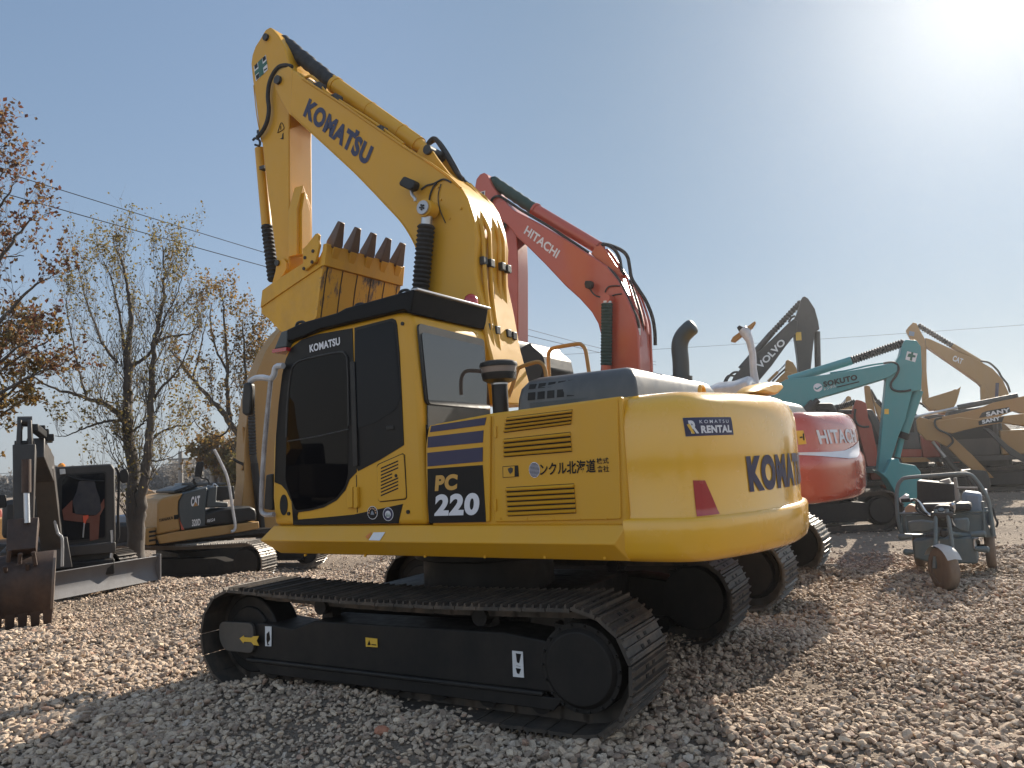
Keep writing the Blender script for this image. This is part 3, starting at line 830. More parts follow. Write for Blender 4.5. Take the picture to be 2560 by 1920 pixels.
MB().cyl(M.on_y(yx, (1703, 958)), M.on_y(yx, (1703, 940)), .10, n=24).build('exhaust_base', HOODD, main)
def rail(y, uvs, r, name='grab_rail'):
    return hose(M, y, uvs, r, name, TAN, main)
ZR = lambda pts: zoomed(1160, 400, .3617, pts)
rail(-.85, ZR([(592, 1540), (588, 1480), (584, 1350), (600, 1312), (632, 1297), (780, 1272), (815, 1280), (838, 1310), (850, 1370), (866, 1480)]), .021)
rail(.12, ZR([(300, 1660), (335, 1560), (372, 1450), (392, 1432), (425, 1418), (500, 1397), (535, 1405), (558, 1440), (568, 1500), (572, 1560)]), .019)
mb = MB(); mb.box((-.92, -.9, 2.0), (-.2, .28, 2.06)); mb.build('deck_plate', HOODD, main)
# air pre-cleaner
pc = world = None
pcb = M.on_x(-.80, (1252, 1026)); px_, py_ = pcb.x, min(pcb.y, 1.0)
kz = lambda v: M.on_x(-.80, (1250, v)).z
mb = MB(); mb.cyl((px_, py_, 2.0), (px_, py_, kz(955)), .066, n=28); mb.build('intake_stem', BLACK, main)
cl = MB(); cl.rings([(px_, py_, z) for z in (kz(957), kz(950), kz(940), kz(933))], [.09, .135, .143, .146], 32).build('precleaner_base', BLACK, main)
MB().rings([(px_, py_, z) for z in (kz(935), kz(918))], [.141, .150], 32).build('precleaner_bowl', CLEARP, main)
MB().rings([(px_, py_, z) for z in (kz(919), kz(914), kz(908), kz(904), kz(902))], [.155, .158, .152, .125, .05], 32).build('precleaner_cap', BLACK, main)
MB().cyl((px_, py_, kz(962)), (px_, py_, kz(958)), .070, n=28).build('hose_clamp', STEEL, main)
# mirror on the counterweight (yellow shell)
mp = M.on_x(-2.62, (1898, 972))
ZMI = lambda pts: zoomed(1800, 900, .208, pts)
mo = [M.on_x(-2.62, q) for q in ZMI([(272, 395), (290, 360), (350, 320), (440, 288), (540, 270), (600, 272), (660, 292), (684, 322), (665, 362), (620, 405), (570, 432), (520, 440), (440, 432), (340, 415)])]
mb = MB(); cm = sum(mo, Vector((0, 0, 0))) / len(mo)
mb.loft([[cm + (p - cm) * k + Vector((dx, 0, 0)) for p in mo] for k, dx in ((.55, .11), (.9, .06), (1.0, .0), (.94, -.06), (.6, -.10))])
o = mb.build('rear_mirror_shell', YEL, main, ang=60)
MB().cyl((mp.x, mp.y - .05, 2.2), (mp.x, mp.y - .05, mp.z), .022, n=12).build('mirror_stem', YEL, main)

# ---------------- cab
cab_side = [(-.315, 1.352), (1.415, 1.352), (1.44, 1.60), (1.42, 2.05), (1.33, 2.55), (1.235, 2.90), (1.15, 3.00), (.95, 3.055), (-.10, 3.10), (-.22, 3.075), (-.275, 3.0)]
ZCAB0 = .27
mb = MB(); mb.prism(cab_side, ZCAB0, HW); cab = mb.build('cab', YEL, main, bevel=.07, seg=4)
def cabpanel(name, uvs, mat, r=.0, off=.006, parent=None, bev=.0, th=.012):
    poly = M.xz(HW, uvs)
    if r: poly = rounded(poly, r)
    return MB().prism(poly, HW + off - th, HW + off).build(name, mat, parent or cab, bevel=bev)
cdoor = cabpanel('door', Z3([(352, 955), (362, 640), (380, 420), (405, 210), (432, 100)]) + Z2([(470, 1020), (540, 965), (640, 930), (890, 886)]) + Z3([(902, 260), (915, 600), (918, 885), (870, 935), (840, 1010), (780, 1080), (690, 1130), (600, 1152), (515, 1163), (500, 1215), (480, 1225), (470, 1090), (435, 1015), (400, 975)]), DECB)
cabpanel('door_glass', Z2([(480, 1130), (560, 1090), (800, 1048), (845, 1062), (858, 1110)]) + Z3([(862, 640), (860, 900), (838, 985), (780, 1062), (690, 1112), (600, 1138), (500, 1148), (452, 1010), (430, 940), (440, 600), (462, 300)]), GLASSD, .03, .010, cdoor)
# raised frame lines of the door window
fr_pts = Z2([(430, 1640), (440, 1400), (462, 1200), (492, 1135), (560, 1100), (790, 1052), (838, 1066), (852, 1120), (858, 1300), (862, 1560)])
MB().tube([M.on_y(HW + .012, q) for q in fr_pts], .009, 6, 4).build('window_trim', VGREY, cdoor)
MB().tube([M.on_y(HW + .012, q) for q in Z3([(440, 672), (640, 640), (862, 590)])], .006, 6, 2).build('window_divider', VGREY, cdoor)
cabpanel('rear_quarter_panel', Z2([(905, 884), (1165, 818), (1188, 830), (1197, 860), (1215, 1060)]) + Z3([(1232, 400), (1245, 698), (1080, 800), (930, 878), (921, 860), (915, 600), (905, 260)]), DECB)
cabpanel('rear_quarter_glass', Z2([(912, 905), (1155, 838), (1180, 850), (1200, 1060), (1224, 1375), (1190, 1450), (1060, 1535), (922, 1585)]), GLASSB, .03, .010)
hp = M.on_y(HW + .012, Z3([(1148, 580)])[0]); MB().box((hp.x - .04, HW, hp.z - .018), (hp.x + .04, HW + .016, hp.z + .018)).build('door_catch', BLACK, cab, bevel=.006)
# vertical rail between door and quarter light
MB().box((M.on_y(HW, (886, 860)).x - .012, HW, M.on_y(HW, (890, 1165)).z), (M.on_y(HW, (880, 860)).x + .012, HW + .022, M.on_y(HW, (884, 905)).z)).build('door_rail', BLACK, cab, bevel=.004)
cabpanel('sill_band', Z3([(481, 1170), (505, 1165), (512, 1213), (700, 1198), (900, 1178), (1237, 1105), (1205, 1240), (480, 1250)]), DECB)
cabpanel('wheel_arch_hole', Z3([(415 + 26 * math.cos(a), 1112 + 72 * math.sin(a)) for a in [k * math.pi / 10 for k in range(20)]]), HOLE)
for q in ((450, 1172), (1275, 1160)):
    c = M.on_y(HW, Z3([q])[0]); MB().cyl((c.x, HW - .01, c.z), (c.x, HW + .012, c.z), .016, n=14).build('rubber_plug', BLACK, cab)
c = M.on_y(HW, Z2([(1236, 855)])[0]); MB().cyl((c.x, HW - .01, c.z), (c.x, HW + .01, c.z), .016, n=14).build('rubber_plug', BLACK, cab)
for q in ([(868, 992), (905, 985), (907, 1128), (868, 1135)], [(912, 990), (938, 984), (941, 1130), (914, 1136)]):
    MB().prism(rounded(M.xz(HW, Z3(q)), .015), HW, HW + .035).build('door_hinge', YEL, cab, bevel=.008)
MB().prism(M.xz(HW, Z3([(913, 905), (917, 905), (924, 1165), (920, 1165)])), HW, HW + .003).build('door_gap', HOLE, cab)
hv = MB(); hv.prism(rounded(M.xz(HW, Z3([(1060, 838), (1244, 757), (1264, 1068), (1070, 1090)])), .03), HW - .01, HW + .010); hv = hv.build('vent_cover', YEL, cab, bevel=.006)
MB().tube([M.on_y(HW + .002, q) for q in Z3([(1060, 845), (1066, 832), (1235, 758), (1248, 766), (1262, 1060), (1254, 1072), (1082, 1090), (1070, 1080), (1060, 845)])], .0045, 5, 1).build('vent_cover_gap', HOLE, hv)
mb = MB()
for k in range(9):
    y0 = 860 + k * 23.5; x1 = 1210 if k not in (3, 4) else 1168; dy = 52 * (x1 - 1090) / 120
    mb.prism(M.xz(HW, Z3([(1090, y0 - 5), (x1, y0 - dy - 5), (x1, y0 - dy + 5), (1090, y0 + 5)])), HW + .008, HW + .0115)
mb.build('vent_slot', HOLE, hv)
c = M.on_y(HW, Z3([(1195, 910)])[0]); MB().cyl((c.x, HW, c.z), (c.x, HW + .014, c.z), .014, n=16).build('vent_lock', BLACK, hv)
for (qx, qy), cols in (((1030, 1166), (DECB, YSTK)), ((1138, 1176), (NAVY, GREENP))):
    c = M.on_y(HW, Z3([(qx, qy)])[0]); r = .046
    def disc(name, rad, mat, o, cx=0, cz=0, par=None):
        return MB().cyl((c.x + cx, HW + o - .002, c.z + cz), (c.x + cx, HW + o, c.z + cz), rad, n=32).build(name, mat, par or cab)
    b_ = disc('round_sticker', r * 1.18, WHT, .0075)
    disc('sticker_ring', r * 1.08, cols[0], .0085, par=b_); disc('sticker_centre', r * .62, WHT if cols[1] is GREENP else DECB, .0095, par=b_)
    if cols[1] is GREENP:
        for k in (-1, 0, 1):
            MB()._add([(c.x + k * .014 - .006, HW + .0105, c.z - .02), (c.x + k * .014 + .006, HW + .0105, c.z - .02), (c.x + k * .014, HW + .0105, c.z + .018)], [[0, 1, 2]]).build('sticker_tree', GREENP, b_)
    else:
        for k in range(7):
            a = math.pi * (k / 6); MB().cyl((c.x + .037 * math.cos(a), HW + .0088, c.z + .037 * math.sin(a)), (c.x + .037 * math.cos(a), HW + .010, c.z + .037 * math.sin(a)), .0068, n=10).build('sticker_dot', CARD, b_)
        MB().prism([(c.x - .02, c.z - .016), (c.x + .018, c.z - .016), (c.x + .012, c.z + .006), (c.x, c.z + .020), (c.x - .012, c.z + .004)], HW + .009, HW + .0105).build('sticker_figure', BLUEP, b_)
q = Z2([(595, 1055), (803, 1005), (590, 1000)]); plettering('lettering', 'KOMATSU', M, HW + .011, (775, 881.5), (851, 862), (774, 862.5), WHT, cdoor, .038)
# rear wall of the cab: window, dark lower panel
xr = -.275
def cabrear(name, yz, mat, x=-.318, th=.01, par=None):
    return MB().prism_x(yz, x, x + th).build(name, mat, par or cab)
yz = lambda uvs: [(p.y, p.z) for p in (M.on_x(-.318, q) for q in uvs)]
mb = MB(); mb.box((-.312, ZCAB0 + .03, 1.36), (-.30, HW - .05, 2.15)); mb.build('rear_lower_panel', DECB, cab)
cabrear('rear_window_frame', rounded(yz(Z2([(1342, 850), (1800, 965), (1826, 1450), (1400, 1415)])), .05), BLACK, -.319, .02)
cabrear('rear_window', rounded(yz(Z2([(1362, 912), (1790, 1010), (1838, 1448), (1412, 1408)])), .04), GLASSR, -.324)
cabrear('rear_sill', yz(Z2([(1408, 1418), (1836, 1452), (1836, 1500), (1410, 1580)])), HOODD, -.322)
# roof guard
MV = 3.0
mb = MB()
g0, g1 = 3.085, 3.26
sideL = M.xz(HW + .03, Z2([(430, 985), (435, 900), (470, 862), (900, 735), (1230, 632), (1310, 615), (1345, 640), (1330, 700), (1300, 780), (1240, 752), (900, 872), (700, 940), (560, 985), (500, 1010)]))
base = MB()
ZG = lambda pts: zoomed(660, 640, .4724, pts)
gy = 1.40
gp_ = M.xz(gy, ZG([(118, 390), (205, 350), (385, 300), (430, 275), (720, 195), (795, 173), (775, 305), (740, 283), (290, 388), (205, 428), (125, 452)]))
mb = MB(); mb.prism(gp_, .28, gy)
guard = mb.build('roof_guard', GBLACK, main, bevel=.012)
ge = M.on_y(gy, ZG([(795, 173)])[0])
MB().box((ge.x - .03, .285, ge.z - .012), (ge.x + .045, gy - .004, ge.z + .006)).build('guard_edge', PINC, guard, bevel=.004)
MB().box((ge.x + .1, .27, ge.z - .05), (.8, .32, ge.z + .01)).build('guard_rail', BLACK, guard, bevel=.006)
vs = [M.on_y(HW + .05, q) for q in Z2([(345, 1030), (395, 910), (437, 898), (432, 1015)])]
xv = [p.x for p in vs]; zv = [p.z for p in vs]
mb = MB(); mb.loft([[(p.x, HW + .05, p.z) for p in vs], [(p.x + .02, .3, p.z) for p in vs]]); mb.build('sun_visor', HOODD, guard, bevel=.01)
mb = MB(); mb.box((xv[3] - .0, .3, zv[0] - .035), (xv[0] + .02, HW + .055, zv[0] - .002)); mb.build('visor_edge', REDL, guard)
bc = M.on_x(-.20, ZG([(1095, 238)])[0]); mb = MB()
mb.rings([(bc.x, bc.y, bc.z - .05), (bc.x, bc.y, bc.z + .005), (bc.x, bc.y, bc.z + .04), (bc.x, bc.y, bc.z + .062), (bc.x, bc.y, bc.z + .07)], [.068, .068, .055, .03, .005], 24)
mb.build('beacon', REDD, guard, ang=60)
for q in ((470, 860), (880, 735), (1190, 640)):
    c = M.on_y(HW, Z2([q])[0]); MB().tube([(c.x + .06, HW - .1, c.z - .02), (c.x + .03, HW - .1, c.z + .03), (c.x - .04, HW - .1, c.z + .03), (c.x - .08, HW - .1, c.z - .02)], .014, 6, 4).build('lifting_loop', BLACK, guard)
# front mirror and wrapped hand rail
mirror = MB(); P = [M.on_y(HW + .12, q) for q in Z3([(150, 262), (185, 270), (190, 320), (182, 490), (150, 498), (122, 480), (120, 400), (128, 280)])]
mirror.loft([[(p.x, p.y, p.z) for p in P], [(p.x + .02, p.y - .07, p.z) for p in P]]); mirror.build('wing_mirror', BLACK, main, bevel=.02, seg=3)
ym = HW + .06
MB().tube([M.on_y(ym, q) for q in Z3([(180, 262), (215, 238), (270, 232), (320, 240), (345, 215), (360, 160), (410, 150)])], .028, 10, 4).build('mirror_arm', WRAP, main)
MB().tube([M.on_y(ym, q) for q in Z3([(325, 240), (318, 300), (300, 480), (280, 700), (266, 900), (258, 1100), (262, 1160), (290, 1180), (345, 1178)])], .022, 10, 4).build('wrapped_hand_rail', WRAPD, main)
MB().prism(rounded(M.xz(HW - .05, Z3([(300, 905), (345, 895), (348, 1150), (285, 1140)])), .02), HW - .15, HW - .03).build('step_box', BLACK, main, bevel=.01)  # dark box of the step at the cab front, no lamp in it

# ---------------- boom
BW = .30
boom_uv = Z1([(450, 672), (462, 440), (470, 372), (500, 385), (540, 430), (800, 598), (1240, 900), (1430, 1020), (1560, 1115), (1640, 1192), (1680, 1260), (1725, 1400), (1745, 1530), (1738, 1659)]) + [(1190, 690), (1206, 770), (1222, 862), (1245, 950), (1252, 1010), (1190, 1015), (1130, 960), (1090, 860), (1068, 760)] + Z1([(1345, 1659), (1300, 1550), (1230, 1440), (1130, 1330), (900, 1090), (565, 780)])
boom_poly = M.xz(BW, boom_uv)
boom = MB().prism(boom_poly, -BW, BW).build('boom', YEL, main, bevel=.02)
# weld lip along the upper edge
lip = Z1([(540, 430), (800, 598), (1240, 900), (1430, 1020), (1560, 1115), (1640, 1192)])
pl_ = M.xz(BW, lip)
mb = MB()
for (x0, z0), (x1, z1) in zip(pl_[:-1], pl_[1:]):
    n_ = Vector((z0 - z1, x1 - x0)).normalized() * -.012
    mb.prism([(x0, z0), (x1, z1), (x1 + n_.x, z1 + n_.y), (x0 + n_.x, z0 + n_.y)], BW, BW + .02)
mb.build('boom_flange', YEL, boom)
q = Z1([(545, 690), (985, 1038), (592, 566)]); lt = plettering('lettering', 'KOMATSU', M, BW + .002, q[0], q[1], q[2], NAVY, boom, .055)
t0 = [M.on_y(BW + .006, u) for u in Z1([(905, 818), (925, 832), (938, 800), (912, 782)])]
MB()._add(t0, [[0, 1, 2, 3]]).build('lettering', NAVY, boom)
# lift cylinders on both sides of the boom
def pin_disc(name, c, y0, y1, r, mat, par):
    return MB().cyl((c.x, y0, c.z), (c.x, y1, c.z), r, n=28).build(name, mat, par, bevel=.004)
pc_ = M.on_y(.47, Z1([(1378, 1325)])[0])
pin_disc('boom_pin', pc_, -.46, .46, .05, VGREY, boom)
for s in (1, -1):
    top_ = M.on_y(.43, Z1([(1412, 1325)])[0]); top_ = Vector((pc_.x, s * .40, pc_.z))
    low = M.on_y(.43, (1045, 740)); low = Vector((low.x, s * .40, low.z)); d_ = (low - top_)
    pin_disc('cylinder_pin_cap', pc_, s * .475, s * .49, .068, PINC, boom)
    MB().cyl((pc_.x, s * .33, pc_.z), (pc_.x, s * .47, pc_.z), .088, n=28).build('cylinder_eye', YEL, boom, bevel=.006)
    MB().cyl(top_ + d_ * .08, top_ + d_ * .19, .055, n=20).build('rod_end', STEEL, boom)
    MB().bellows(top_ + d_ * .18, top_ + d_ * 1.0, .090, 16, 20, d=.80).build('cylinder_bellows', RUB, boom, ang=20)
    foot = Vector((low.x + .35 * d_.x / max(abs(d_.z), .1) + .12, s * .40, 1.55))
    MB().cyl(top_ + d_ * .98, foot, .075, n=20).build('lift_cylinder', YEL, boom)
if True:      # bolts of the cap
    mb = MB()
    for k in range(5):
        a = k * 2 * math.pi / 5; mb.cyl((pc_.x + .022 * math.cos(a), .488, pc_.z + .022 * math.sin(a)), (pc_.x + .022 * math.cos(a), .498, pc_.z + .022 * math.sin(a)), .010, n=8)
    mb.cyl((pc_.x, .488, pc_.z), (pc_.x, .494, pc_.z), .012, n=10); mb.build('cap_bolt', BLACK, boom)
# work lamp on the boom side
lp = M.xz(BW + .1, Z1([(1262, 1115), (1335, 1145), (1340, 1165), (1328, 1200), (1300, 1212), (1232, 1178), (1230, 1160)]))
lamp = MB().prism(rounded(lp, .02), BW + .06, BW + .15).build('boom_lamp', BLACK, boom, bevel=.012)
hose(M, BW + .08, Z1([(1295, 1205), (1300, 1235), (1320, 1262), (1322, 1280)]), .016, 'lamp_bracket', STEEL, lamp)
hose(M, BW + .015, Z1([(1362, 1200), (1400, 1172), (1450, 1158), (1500, 1132), (1530, 1130), (1570, 1150)]), .009, 'lamp_cable', RUB, boom)
hose(M, BW + .015, Z1([(1418, 1285), (1424, 1240), (1445, 1185), (1470, 1155)]), .009, 'lamp_cable', RUB, boom)
# pipes down the back of the boom, with clamps and a cable
back = boom_poly
ZP = lambda pts: zoomed(1040, 380, .18083, pts)
def backpipe(uvs, y, r, mat, name='hydraulic_pipe', off=0):
    return MB().tube([M.on_y(y, q) for q in uvs], r, 8, 3).build(name, mat, boom)
backpipe(ZP([(640, 545), (700, 600), (830, 890), (905, 1040), (925, 1200), (940, 1500), (950, 1659)]) + [(1218, 760), (1230, 850), (1240, 960)], .20, .022, YEL)
backpipe(ZP([(660, 520), (760, 640), (905, 880), (1000, 1070), (1015, 1200), (1025, 1500), (1030, 1659)]) + [(1232, 760), (1246, 860), (1256, 960)], .10, .022, YEL)
backpipe(ZP([(690, 440), (800, 540), (900, 720), (1040, 930), (1130, 1130), (1140, 1300), (1150, 1659)]) + [(1250, 760), (1262, 860), (1270, 960)], -.10, .022, YEL)
backpipe(ZP([(740, 450), (880, 590), (960, 650), (1100, 930), (1190, 1170), (1205, 1300), (1218, 1659)]) + [(1264, 760), (1274, 860), (1282, 960)], -.20, .022, YEL)
backpipe(ZP([(230, 90), (240, 180), (300, 260), (420, 350), (600, 440), (720, 540), (850, 720), (900, 870), (920, 1000), (940, 1200), (1030, 1420)]) + [(1229, 680), (1236, 760), (1236, 850)], .03, .011, RUB, 'boom_cable')
for (u, v), (u2, v2) in (((1200, 655), (1222, 665)), ((1214, 822), (1234, 830))):
    for k, (a, yy) in enumerate((((u + 4, v), .20), ((u + 22, v + 6), .10), ((u + 50, v + 14), -.10), ((u + 64, v + 20), -.20))):
        c = M.on_y(yy, a); MB().box((c.x - .05, yy - .038, c.z - .035), (c.x + .0, yy + .038, c.z + .045)).build('pipe_clamp', VGREY, boom, bevel=.008)
# arm cylinder along the top of the boom
def cyl_px(a, b, y=0): return M.on_y(y, a), M.on_y(y, b)
A0, A1 = cyl_px(Z1([(398, 170)])[0], Z1([(770, 480)])[0])
B1 = M.on_y(0, Z1([(1395, 930)])[0])
mb = MB(); P = [A0.lerp(A1, k / 24) for k in range(25)]; rs = [.088 + .006 * math.sin(k * 2.1) + .004 * math.sin(k * 5.3) for k in range(25)]; rs[0] = .07
mb.rings(P, rs, 18); mb.build('arm_cylinder_sleeve', SLEEVE, boom, ang=70)
dd = (B1 - A1)
mb = MB(); mb.cyl(A1 + dd * .0, A1 + dd * .93, .092, n=28); mb.cyl(A1 - dd * .012, A1 + dd * .02, .100, n=28); mb.cyl(A1 + dd * .40, A1 + dd * .41, .097, n=28); mb.cyl(A1 + dd * .74, A1 + dd * .755, .098, n=28)
mb.cyl(A1 + dd * .93, A1 + dd * 1.0, .08, .05, n=28); mb.build('arm_cylinder', YEL, boom)
MB().tube([A1 + dd * .02 + Vector((.02, .03, .115)), A1 + dd * .5 + Vector((.02, .03, .115)), A1 + dd * .97 + Vector((.02, .03, .12))], .018, 8, 2).build('cylinder_pipe', YEL, boom)
MB().cyl(A0 - (A1 - A0) * .05, A0 + (A1 - A0) * .02, .045, n=18).build('rod_end', STEEL, boom)
for s in (1, -1):     # bracket that carries the arm cylinder
    bp_ = M.xz(.12, Z1([(1330, 960), (1375, 895), (1420, 890), (1445, 930), (1480, 985), (1560, 1090), (1620, 1150), (1430, 1030)]))
    MB().prism(bp_, s * .12 - .02, s * .12 + .02).build('cylinder_bracket', YEL, boom, bevel=.008)
bp0 = M.on_y(.15, Z1([(1410, 925)])[0]); MB().cyl((bp0.x, -.17, bp0.z), (bp0.x, .17, bp0.z), .05, n=20).build('bracket_pin', VGREY, boom)
hose(M, -.06, Z1([(1400, 905), (1430, 860), (1460, 850), (1500, 900), (1560, 1000), (1610, 1085), (1650, 1130)]), .026, 'hydraulic_hose', RUB, boom)
hose(M, -.14, Z1([(1420, 880), (1470, 860), (1530, 930), (1590, 1030), (1640, 1120), (1690, 1170)]), .024, 'hydraulic_hose', RUB, boom)
hose(M, .20, Z1([(520, 400), (560, 425), (600, 415), (650, 455), (700, 520), (800, 585), (1050, 745), (1240, 885)]), .016, 'hydraulic_pipe', YEL, boom)
for q in ((660, 490), (775, 570), (1085, 790)):
    c = M.on_y(.20, Z1([q])[0]); MB().box((c.x - .05, .14, c.z - .06), (c.x + .05, .26, c.z + .03)).build('pipe_clamp', VGREY, boom, bevel=.008)

# ---------------- arm
AW = .18
arm_uv = Z1([(318, 75), (338, 92), (372, 132), (420, 215), (445, 320), (470, 360), (470, 560), (450, 680)]) + [(722, 330), (723, 500), (724, 660), (716, 690), (702, 706), (692, 660), (682, 583), (670, 492), (660, 402), (655, 358)] + Z1([(248, 840), (232, 700), (215, 560), (196, 430), (186, 330), (194, 270), (215, 210), (250, 155), (285, 95)])
arm = MB().prism(M.xz(AW, arm_uv), -AW, AW).build('arm', YEL, main, bevel=.015)
# nose of the boom overlapping the arm
nose = M.xz(BW, Z1([(455, 690), (395, 590), (352, 500), (345, 430), (380, 375), (440, 345), (472, 372), (470, 560)]))
for s in (1, -1):
    MB().prism(nose, s * .20, s * (BW - .004)).build('boom_nose', YEL, boom, bevel=.01)
bc_ = M.on_y(BW, Z1([(352, 455)])[0]); MB().cyl((bc_.x - .06, -.33, bc_.z), (bc_.x - .06, .33, bc_.z), .05, n=20).build('nose_pin', VGREY, boom)
hd = M.on_y(AW, Z1([(295, 150)])[0]); MB().cyl((hd.x, -.21, hd.z), (hd.x, .21, hd.z), .042, n=18).build('arm_pin', VGREY, arm)
# stiffener on the inner face of the arm
fx = M.on_y(0, (745, 640)).x - .0
xa = lambda q: M.on_x(2.24, q)
st_o = [xa(q) for q in Z1([(470, 1659), (470, 1340), (513, 1178), (575, 1345), (578, 1659)])]
mb = MB(); mb.loft([[(2.30, p.y, p.z) for p in st_o], [(2.165, p.y, p.z) for p in st_o]]); mb.build('arm_stiffener', YEL, arm, bevel=.006)
st_i = [xa(q) for q in Z1([(492, 1659), (492, 1360), (513, 1230), (552, 1365), (552, 1659)])]
mb = MB(); mb.loft([[(2.20, p.y, p.z) for p in st_i], [(2.135, p.y, p.z) for p in st_i]]); mb.build('arm_stiffener', YEL, arm, bevel=.004)
# bucket cylinder in front of the arm
C0, C1, C2 = M.on_y(0, (650, 372)), M.on_y(0, (667, 564)), M.on_y(0, (684, 702))
MB().cyl(C0, C1, .062, n=22).build('bucket_cylinder', YEL, arm)
MB().bellows(C1, C2, .072, 14, 18, d=.82).build('cylinder_bellows', RUB, arm, ang=20)
hose(M, AW + .05, Z1([(470, 350), (430, 340), (380, 352), (340, 400), (312, 470), (303, 560), (310, 640), (300, 720), (270, 790), (230, 840)]), .024, 'hydraulic_hose', RUB, arm)
hose(M, AW, Z1([(200, 860), (215, 845), (245, 860), (245, 895), (215, 890)]), .014, 'hose_fitting', VGREY, arm)
for q in ((222, 780), (240, 1032)):
    c = M.on_y(AW, Z1([q])[0]); MB().box((c.x - .02, .05, c.z - .02), (c.x + .06, .12, c.z + .02)).build('pipe_clamp', VGREY, arm)
# safety cross sticker
decal('sticker', M, AW, Z1([(207, 350), (290, 268), (304, 372), (222, 452)]), WHT2, arm, .004)
decal('green_cross', M, AW, Z1([(237, 320), (265, 292), (270, 335), (297, 308), (299, 332), (272, 360), (277, 400), (248, 425), (243, 388), (217, 412), (214, 385), (241, 362)]), GREENP, arm, .006)
for q in ([(212, 345), (232, 325), (236, 352), (215, 372)], [(268, 290), (288, 275), (292, 300), (272, 318)], [(222, 415), (243, 396), (246, 425), (227, 443)], [(278, 372), (300, 358), (300, 366), (279, 382)]):
    decal('sticker_print', M, AW, Z1(q), DECB, arm, .006)
tri = Z1([(370, 808), (395, 738), (414, 778)])
hose(M, AW + .004, tri + tri[:1], .004, 'warning_triangle', DECB, arm)
hose(M, AW + .004, Z1([(392, 760), (392, 785)]), .004, 'warning_triangle', DECB, arm)
decal('sticker_print', M, AW, Z1([(405, 815), (412, 808), (412, 852), (388, 850), (403, 842)]), DECB, arm, .005)

# ---------------- bucket, curled in, teeth up
BY = .62
bs = zoomed(640, 540, .18083, [(70, 1275), (100, 1030), (250, 920), (560, 740), (700, 640), (880, 560), (935, 440), (965, 372), (948, 500), (925, 690), (890, 900), (830, 1390), (700, 1560), (480, 1660), (330, 1590), (170, 1420), (70, 1340)])
bpoly = M.xz(BY, bs)
bucket = MB()
bucket.prism(bpoly, BY - .035, BY); bucket.prism(bpoly, -BY, -BY + .035)
lipL = [M.on_y(BY, q) for q in zoomed(640, 540, .18083, [(958, 385), (925, 690), (890, 900), (830, 1390), (700, 1560), (480, 1660), (330, 1590), (170, 1420), (70, 1340), (70, 1275), (100, 1030)])]
def shell(pts, th, y0, y1, b):
    ctr = sum((Vector((p.x, p.z)) for p in pts), Vector((0, 0))) / len(pts)
    inner = [Vector((p.x, p.z)) + (ctr - Vector((p.x, p.z))).normalized() * th for p in pts]
    poly = [(p.x, p.z) for p in pts] + [(q.x, q.y) for q in inner[::-1]]
    b.prism(poly, y0, y1)
shell(lipL[1:], .05, -BY + .03, BY - .03, bucket)
bucket = bucket.build('bucket', YELW, main, bevel=.006)
fl = MB(); P1, P2 = lipL[1], lipL[4]
def strip_floor():
    pts = lipL[1:5]; poly = [(p.x - .006, p.z - .004) for p in pts] + [(p.x + .02, p.z + .01) for p in pts[::-1]]
    return MB().prism(poly, -BY - .001, BY + .001).build('bucket_floor', YELF, bucket)
strip_floor()
mb = MB()
for k in range(6):
    y = BY - .06 - k * (2 * BY - .12) / 5
    pts = lipL[1:4]; poly = [(p.x - .011, p.z - .006) for p in pts] + [(p.x, p.z) for p in pts[::-1]]
    mb.prism(poly, y - .006, y + .006)
mb.build('wear_strip', RUST, bucket)
l0, l1 = lipL[0], lipL[1]
poly = [(l0.x - .03, l0.z), (l1.x - .035, l1.z), (l1.x + .03, l1.z), (l0.x + .02, l0.z)]
MB().prism(poly, -BY - .01, BY + .01).build('cutting_edge', YELW, bucket, bevel=.006)
# band along the upper edge of the side plate, and the side cutters
for s in (1, -1):
    band = M.xz(BY, zoomed(640, 540, .18083, [(75, 1270), (102, 1030), (255, 918), (690, 640), (925, 690), (560, 935), (330, 1090)]))
    MB().prism(band, s * BY, s * (BY + .016)).build('side_band', YELW, bucket, bevel=.004)
    cut = M.xz(BY, zoomed(640, 540, .18083, [(690, 470), (745, 420), (865, 265), (893, 250), (915, 275), (905, 350), (920, 415), (870, 640), (730, 765), (700, 740)]))
    MB().prism(cut, s * (BY + .014), s * (BY + .05)).build('side_cutter', YELW, bucket, bevel=.006)
    for q in ((840, 500), (828, 650), (715, 740), (730, 590)):
        c = M.on_y(BY, zoomed(640, 540, .18083, [q])[0]); MB().cyl((c.x, s * (BY + .04), c.z), (c.x, s * (BY + .06), c.z), .018, n=10).build('cutter_bolt', RUST, bucket)
updir = (M.on_y(.5, Z2([(800, 170)])[0]) - M.on_y(.5, Z2([(760, 300)])[0])).normalized()
for k in range(5):
    y = .50 - k * .25
    b0 = Vector((l0.x - .005, y, l0.z - .0))
    nrm = Vector((-updir.z, 0, updir.x)); sd = Vector((0, 1, 0))
    def ring(c, w, t): return [c + sd * w + nrm * t, c - sd * w + nrm * t, c - sd * w - nrm * t, c + sd * w - nrm * t]
    MB().loft([ring(b0 - updir * .02, .062, .055), ring(b0 + updir * .03, .066, .058), ring(b0 + updir * .13, .050, .042), ring(b0 + updir * .26, .034, .022)]).build('bucket_tooth', TOOTH, bucket, bevel=.008)
    MB().loft([ring(b0 - updir * .20 - nrm * -.02, .030, .03), ring(b0 - updir * .17, .036, .06), ring(b0 + updir * .0, .055, .062)]).build('tooth_adapter', YELW, bucket, bevel=.006)
